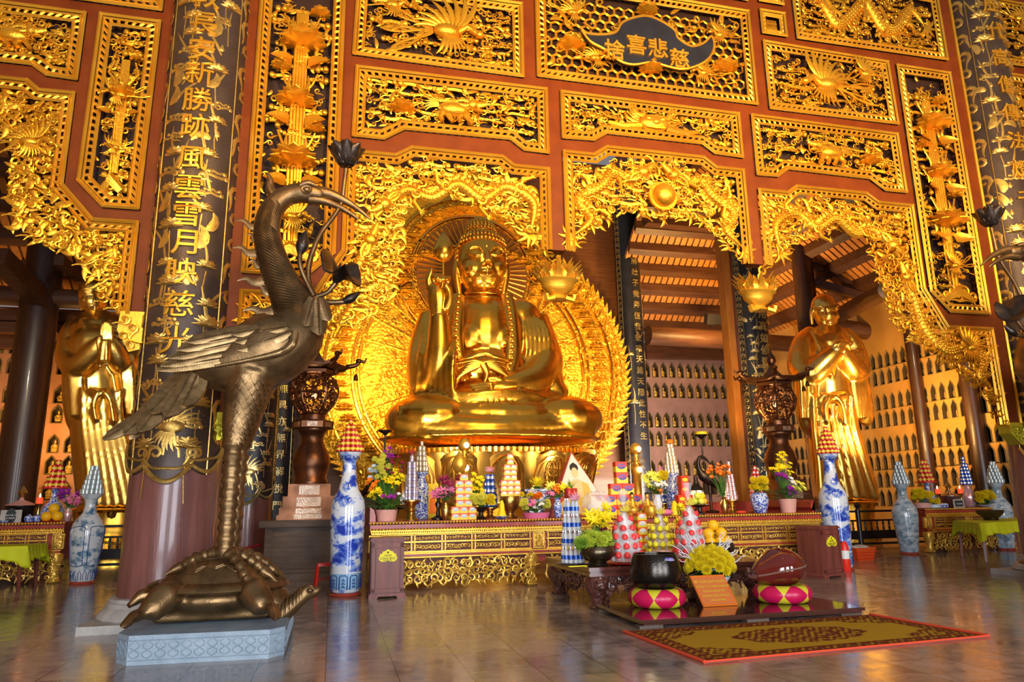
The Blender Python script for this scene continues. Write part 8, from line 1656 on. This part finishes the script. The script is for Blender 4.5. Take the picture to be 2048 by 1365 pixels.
def wood_rail(label, a, b_, n):
    t = thing('balustrade', label, 'railing', a, absolute=True); a, b_ = np.array(a), np.array(b_); d = b_ - a
    for z0, z1, w_ in ((.98, 1.04, .08), (.72, .77, .06), (.22, .46, .05), (.06, .12, .07)):
        q = MB(); s = np.cross(nrm(d), (0, 0, 1)) * w_ / 2; q.add([a - s + (0, 0, z0), b_ - s + (0, 0, z0), b_ + s + (0, 0, z0), a + s + (0, 0, z0), a - s + (0, 0, z1), b_ - s + (0, 0, z1), b_ + s + (0, 0, z1), a + s + (0, 0, z1)], [(0, 3, 2, 1), (4, 5, 6, 7), (0, 1, 5, 4), (1, 2, 6, 5), (2, 3, 7, 6), (3, 0, 4, 7)]); q.build('rail', MAT['black_paint'], t, 0)
    for i in range(n * 7 + 1):
        p = a + d * i / (n * 7)
        if i % 7 == 0: MB().lathe([(.07, 0), (.07, 1.06), (.03, 1.09), (.06, 1.13), (.085, 1.19), (.06, 1.25), (.01, 1.28)], 14, p).build('newel_post', MAT['black_paint'], t, 40)
        else: MB().lathe([(.022, .46), (.035, .52), (.02, .59), (.035, .66), (.022, .72)], 8, p).build('baluster', MAT['black_paint'], t, 50)
wood_rail('black turned balustrade behind the pale vase on the left', (-8.3, 20.3, 0), (-3.4, 20.3, 0), 4)
S, Y, H = side(1)
wood_rail('black turned balustrade between the monk statue and the pale right vase', (13.6, 18.6, 0), (19.4, 18.6, 0), 4)
SV = [(.20, .05), (.215, .07), (.25, .4), (.295, .8), (.305, 1.0), (.28, 1.16), (.20, 1.28), (.125, 1.38), (.105, 1.52), (.12, 1.64), (.20, 1.72), (.205, 1.74), (.17, 1.735), (.09, 1.6)]
def dish_scene(t, seed):                                            # framed painted panels on the left vase
    R_ = lambda z: np.interp(z, [p[1] for p in SV], [p[0] for p in SV]) + .004; b = MB()
    for k in range(5):
        a0 = -pi / 2 - .35 + k * 2 * pi / 5; pts = [(-.42, .36), (-.47, .5), (-.47, 1.0), (-.36, 1.1), (.36, 1.1), (.47, 1.0), (.47, .5), (.42, .36)]
        b.tube([(R_(z) * cos(a0 + q), R_(z) * sin(a0 + q), z) for q, z in smooth_pts(pts, 5, True)], .007, 4, closed=True)
    for k in range(16): a = 2 * pi * k / 16; b.tube([(R_(z) * cos(a + q), R_(z) * sin(a + q), z) for q, z in ((-.12, .08), (-.12, .2), (0, .27), (.12, .2), (.12, .08))], .006, 4)
    b.build('painted_frames', MAT['glaze_ink'], t, 50)
for i, (px, Yv, m, l, tl) in enumerate(((164, 16.55, 'porcelain_pale', 'pale blue and white vase with framed bamboo panels beside the left side altar', 'left pale vase'), (1820, 15.9, 'porcelain_grey', 'pale blue swirled vase left of the right side altar', 'pale vase left of the right side altar'), (2012, 16.0, 'porcelain_grey', 'pale blue swirled vase at the far end of the right side altar', 'pale vase at the far right edge'))):
    p = XZ(px, Yv, 0); t = big_vase(l, p, SV, m, .21)
    if i == 0: dish_scene(t, 1)
    tower('drink_tin', 'tin', 'pale green tin in the pyramid on the ' + tl, 'tins on the ' + tl, p + (0, 0, 1.745), [13, 11, 9, 7, 5, 2], .042, .095, 'can_cream')
# right side altar
bouquet('flower_bowl', 'yellow chrysanthemums in a reddish dish at the near end of the right side altar', 'flowers', S(1846, .2), MB().lathe([(.16, 0), (.2, .02), (.22, .14), (.2, .15)], 20), 'pot_pink', [('mum', 'fl_yellow', 0, .34, .30, .10, 20, .085)], RN, .16, 24)
p = S(1860, .55); bottle_vase('bottle vase under the red tins on the right side altar', p, 1.0); o = MB().lathe([(.06, 0), (.30, .015), (.30, .03), (.01, .03)], 24).build('tray', MAT['red_plastic'], None, 40); o.location = [float(v) for v in p + (0, 0, .663)]; tag(o, 'red tray balanced on the bottle vase of the right side altar', 'tray'); tower('tea_tin', 'tin', 'red tin in the pyramid on the right side altar', 'tins on the right side altar', p + (0, 0, .695), [9, 7, 5, 4, 2], .052, .115, 'can_red', 'box_yellow')
bouquet('mum_pot', 'small pot of yellow chrysanthemums and fruit on the right side altar', 'flowers', S(1869, .03), MB().lathe([(.10, 0), (.14, .02), (.14, .1), (.12, .1)], 16), 'pot_blue', [('mum', 'fl_yellow', 0, .17, .16, .06, 8, .06)], RN, .08, 10)
for i, x in enumerate((1877, 1884, 1891)): lath('tea_cup', 'small blue cup on the right side altar, %s of three in a row' % ('left', 'middle', 'right')[i], 'cup', S(x, .06), [(.05, 0), (.06, .01), (.08, .06), (.075, .11), (.03, .13)], 'porcelain_small', 14)
candle('red candle left of the silver urn on the right side altar', S(1880, .35)); candle('red candle right of the silver urn on the right side altar', S(1925, .4)); silver_urn('silver urn with domed lid at the middle of the right side altar', S(1902, .6), 'silver', .92)
t = thing('lettered_plaque', 'small framed plaque leaning before the silver urn on the right side altar', 'sign', S(1919, .12)); MB().bx((-.17, 0, 0), (.17, .02, .22)).build('frame', MAT['stone'], t, 0); MB().bx((-.13, -.006, .03), (.13, 0, .19)).build('field', MAT['sign_dark'], t, 0); text_mb('Á NAM', .06, .003).build('lettering', MAT['box_white'], t, 0).location = (0, -.010, .11)
p = S(1940, .6); lath('meiping_vase', 'pinkish painted jar under the blue tower on the right side altar', 'vase', p, [(.12, 0), (.14, .02), (.20, .22), (.20, .34), (.12, .44), (.10, .56), (.14, .60)], 'can_pink', 20); tower('beer_tin', 'tin', 'blue and silver tin in the tower on the right side altar', 'tins of the right side altar tower', p + (0, 0, .605), [8, 7, 6, 5, 4, 3, 1, 1], .046, .095, 'can_blue', 'can_silver')
bouquet('flower_bowl', 'domed yellow chrysanthemums in a blue dish on the right side altar', 'flowers', S(1975, .25), MB().lathe([(.18, 0), (.26, .05), (.24, .06)], 24), 'pot_blue', [('mum', 'fl_yellow', 0, .26, .32, .14, 34, .085)], RN, .16, 26)
cl = [XZ(1958, 13.3, .84)[:2], XZ(2045, 13.9, .84)[:2], XZ(2032, 15.5, .84)[:2], XZ(1906, 14.9, .84)[:2]]
kc = np.mean(cl, 0); cloth_table('bright yellow green cloth draped over the table at the right edge', [tuple(q) for q in cl], [tuple(kc + (np.array(q) - kc) * .9) for q in cl], .84, 'small wooden table under the yellow cloth at the right edge')
lath('bronze_bowl', 'plain bronze bowl standing on the yellow cloth at the right edge', 'bowl', (float(kc[0] + .05), float(kc[1] + .1), .842), [(.16, 0), (.17, .02), (.15, .04), (.28, .16), (.30, .24), (.28, .24), (.2, .08)], 'bowl_bronze', 28)
# ---------------------------------------------------------------- couplet boards bent around the columns
def board(label, base, cx, cy, R0, z0, z1, ua, chars, csize, m, g, seed, strip=.72, lobed=True, dens=1.0, face_a=-pi / 2, motif='lotus'):
    t = thing('couplet_board', label, 'board', base, absolute=True); R_ = R0 + .03
    def cyl(v): ph = face_a + v[:, 0] / R_; r = R_ - v[:, 1]; return np.stack([cx + r * np.cos(ph), cy + r * np.sin(ph), v[:, 2]], 1)
    NU, NZ = 36, 30; b = MB(); lo = lambda u: z0 + ((.05 - .18 * abs(sin(u / ua * pi * 1.5 + pi / 2)) + .35 * (abs(u) / ua) ** 2) if lobed else 0); V = []
    for j in range(NZ + 1):
        for i in range(NU + 1): u = -ua + 2 * ua * i / NU; V.append((u, 0, lo(u) + (z1 - lo(u)) * j / NZ))
    n = len(V); b.add(V + [(x, .028, z) for x, y, z in V], [(j * (NU + 1) + i, j * (NU + 1) + i + 1, (j + 1) * (NU + 1) + i + 1, (j + 1) * (NU + 1) + i) for j in range(NZ) for i in range(NU)])
    rim = list(range(NU + 1)) + [j * (NU + 1) + NU for j in range(1, NZ + 1)] + [NZ * (NU + 1) + i for i in range(NU - 1, -1, -1)] + [j * (NU + 1) for j in range(NZ - 1, 0, -1)]
    b.f += [(rim[(k + 1) % len(rim)], rim[k], n + rim[k], n + rim[(k + 1) % len(rim)]) for k in range(len(rim))]; b.mi += [0] * len(rim); b.mapv(cyl).build('board', MAT[m], t, 50)
    q = MB(); us = ua - strip * .5
    for s in (-1, 1):
        for u in (s * (ua - .02), s * us): q.tube([(u, -.006, lo(u) + (z1 - lo(u)) * k / 40) for k in range(41)], .010, 4)
    if lobed: q.tube([(u, -.02, lo(u) + .04) for u in np.linspace(-ua + .02, ua - .02, 60)], .030, 5); q.tube([(u, -.02, lo(u) + .16 + .05 * cos(u * 12)) for u in np.linspace(-ua + .1, ua - .1, 60)], .02, 5)
    q.mapv(cyl).build('border_line', MAT[g], t, 50)
    rl = Relief(seed, 0)
    for s in (-1, 1):                                              # scrolling vine in the side strips
        uc = s * (ua - strip * .25); z = z0 + .5
        while z < z1: rl.curl(uc, z, strip * .42, pi / 2 + .3 * sin(z * 9), (-1) ** int(z * 7), .012); rl.T([(uc + strip * .12 * sin(k * .9), z - .1 + .05 * k, .005) for k in range(6)], .010, .6); z += strip * .55
    rl.b.mapv(lambda v: v * (1, .45, 1)).mapv(cyl).build('strip_scrolls', MAT[g if m != 'column_board' else 'column_gold'], t, 50)
    rl = Relief(seed + 1, 0); RR = rl.R; z = z0 + .35
    while z < z1 - .1:
        for s in (-1, 1):
            if RR.random() > dens: continue
            u = s * RR.uniform(.16, us - .16) if us > .25 else s * us * .55; k = RR.uniform(.8, 1.15) * csize; c = RR.random()
            if c < .45: rl.lotus(u, z, k * .62, -.01); rl.T([(u, z - .05, 0), (u * .9, z - k * .8, .0), (u * .8 + .05 * s, z - k * 1.6, 0)], .010, .6)
            elif c < .75: rl.bar(u - k * .38, u + k * .38, z, k * .06, -.005); rl.bar(u - k * .2, u + k * .3, z + k * .14, k * .05, -.005)
            else: rl.leaf(u - k * .3, z, k * .9, RR.uniform(.3, 2.6), 1.2, -.005, .22); rl.bud(u, z + k * .2, k * .5, -.01)
            if RR.random() < .7: rl.leaf(u, z, k * 1.2, pi / 2 + RR.uniform(-.6, .6), RR.uniform(-.4, .4), 0, .05)
        z += csize * (.66 if dens > .6 else 1.4)
    if lobed: rl.bird(.02, z0 + .62, .30, -1, -.01, 4); rl.T([(-.05, z0 + .5, -.01), (-.06, z0 + .25, -.01)], .018); rl.T([(.1, z0 + .5, -.01), (.14, z0 + .22, -.01)], .018); [rl.curl(u, z0 + .28, .2, 1.2, s, -.01) for u, s in ((-.35, 1), (.35, -1), (-.15, -1), (.28, 1))]
    rl.b.mapv(lambda v: v * (1, .32, 1)).mapv(cyl).build('lotus_relief', MAT[g], t, 50)
    for ch, u, z, k in chars:
        c = text_mb(ch, k, .035, .004); c = MB().join(c, t=(u, -.02, z)); c.mapv(cyl).build('character', MAT['frame_gold' if m == 'column_board' else g], t, 30)
    return t
zc = lambda x, y, Y=10.25: float(P(x, y, Y)[2])
cl_ = [('教', 415, 0), ('長', 410, 52), ('安', 405, 103), ('新', 401, 150), ('勝', 395, 204), ('跡', 389, 256), ('風', 381, 320), ('雲', 374, 378), ('雪', 367, 431), ('月', 362, 487), ('映', 356, 545), ('慈', 351, 609), ('光', 342, 682)]
bz = zc(345, 950)
board('dark board with gilt characters and lotus relief wrapped round the left front pillar', (PL[0], 10.2, bz), *PL, .555, bz, 12.2, .88, [(c, -.02, zc(x, y), .40) for c, x, y in cl_], .42, 'column_board', 'column_gold', 5)
cr_ = '歷代高僧傳法燈千秋佛日'
board('dark board with gilt characters and lotus relief wrapped round the right front pillar', (PR[0], 10.2, bz), *PR, .555, bz, 12.2, .88, [(c, -.02, 9.9 - .62 * i + 1.5, .40) for i, c in enumerate(cr_)], .42, 'column_board', 'column_gold', 9)
c2_ = [('用', 1508, 628), ('真', 1511, 652), ('如', 1514, 676), ('修', 1518, 700), ('體', 1522, 724), ('實', 1518, 738), ('相', 1524, 762), ('法', 1528, 786), ('門', 1530, 808), ('無', 1530, 836), ('盡', 1534, 858), ('藏', 1538, 880)]
bi = float(P(1530, 985, 17.8)[2]); Lc = [(c, 0.0, float(P(x, y, 17.85)[2]), .30) for c, x, y in c2_]
board('black board with pale gilt characters round the inner pillar left of the monk statue', (11.82, 17.8, bi), 11.82, 18.4, .55, bi, 12.0, .74, Lc, .34, 'black_board', 'pale_gilt', 15, .34, True, .8, -pi / 2 + .22)
board('black board with pale gilt relief round the left inner pillar, beside the crane leg', (-1.93, 17.8, bi), -1.93, 18.4, .55, bi, 12.0, .86, [('天', 0, 6.2 - .42 * i, .30) if i % 2 else ('道', 0, 6.2 - .42 * i, .30) for i in range(9)], .34, 'black_board', 'pale_gilt', 17, .34, True, .9)
r_ = '記將壯子微弄恆我空唯天諸天隱此性不生'
rz = [float(P(1268 + (y - 480) * .06, y, 28.2)[2]) for y in np.linspace(500, 872, len(r_))]
board('slender black board of small pale characters on the rear pillar right of the aureole', (12.62, 28.2, .9), 12.62, 28.78, .53, .9, 14.6, .80, [(c, .10, z, .33) for c, z in zip(r_, rz)], .5, 'black_board', 'pale_gilt', 19, .5, False, .12)
l_ = '上天無具亦無界解脫門中自在身'
rz = [float(P(560, y, 28.3)[2]) for y in np.linspace(775, 1090, len(l_))]
board('slender black board of small pale characters on the rear pillar left of the bronze lantern', (-2.05, 28.2, .3), -2.05, 28.75, .53, .3, 14.6, .80, [(c, .1, z, .36) for c, z in zip(l_, [7.0 - .62 * i for i in range(12)])], .5, 'black_board', 'pale_gilt', 21, .5, False, .12)
for cx, cy, l in ((12.62, 28.78, 'right'), (-2.05, 28.75, 'left')):
    R = Relief(4, 0); c = (cx, cy - .62, 14.9); o = MB().ell(c, (.5, .22, .6), 16, 10); R.y = cy - .85
    R.head(cx, 14.9, .38, -pi / 2, 0); [R.curl(cx + dx, 14.6 + dz, .5, a, 1, 0) for dx, dz, a in ((-.3, -.3, 0), (.3, -.3, 3), (-.2, .7, 1), (.25, .7, 2))]
    o.join(R.b); q = o.build('beast_mask', MAT['pale_gilt'], None, 50); tag(q, 'gilt beast mask crowning the slender board on the %s rear pillar' % l, 'carving')
# dark clapboard edges where the screen meets the pillars are real gaps; floodlight bodies on the beam
t = thing('floodlight_lamp', 'small black floodlight on the round tie beam under the back roof', 'lamp', P(1428, 650, 27.2)); MB().box((0, 0, .25), (.75, .3, .45), 0, .3).build('housing', MAT['black_paint'], t, 0); MB().box((0, .2, .05), (.1, .1, .2)).build('bracket', MAT['black_paint'], t, 0)
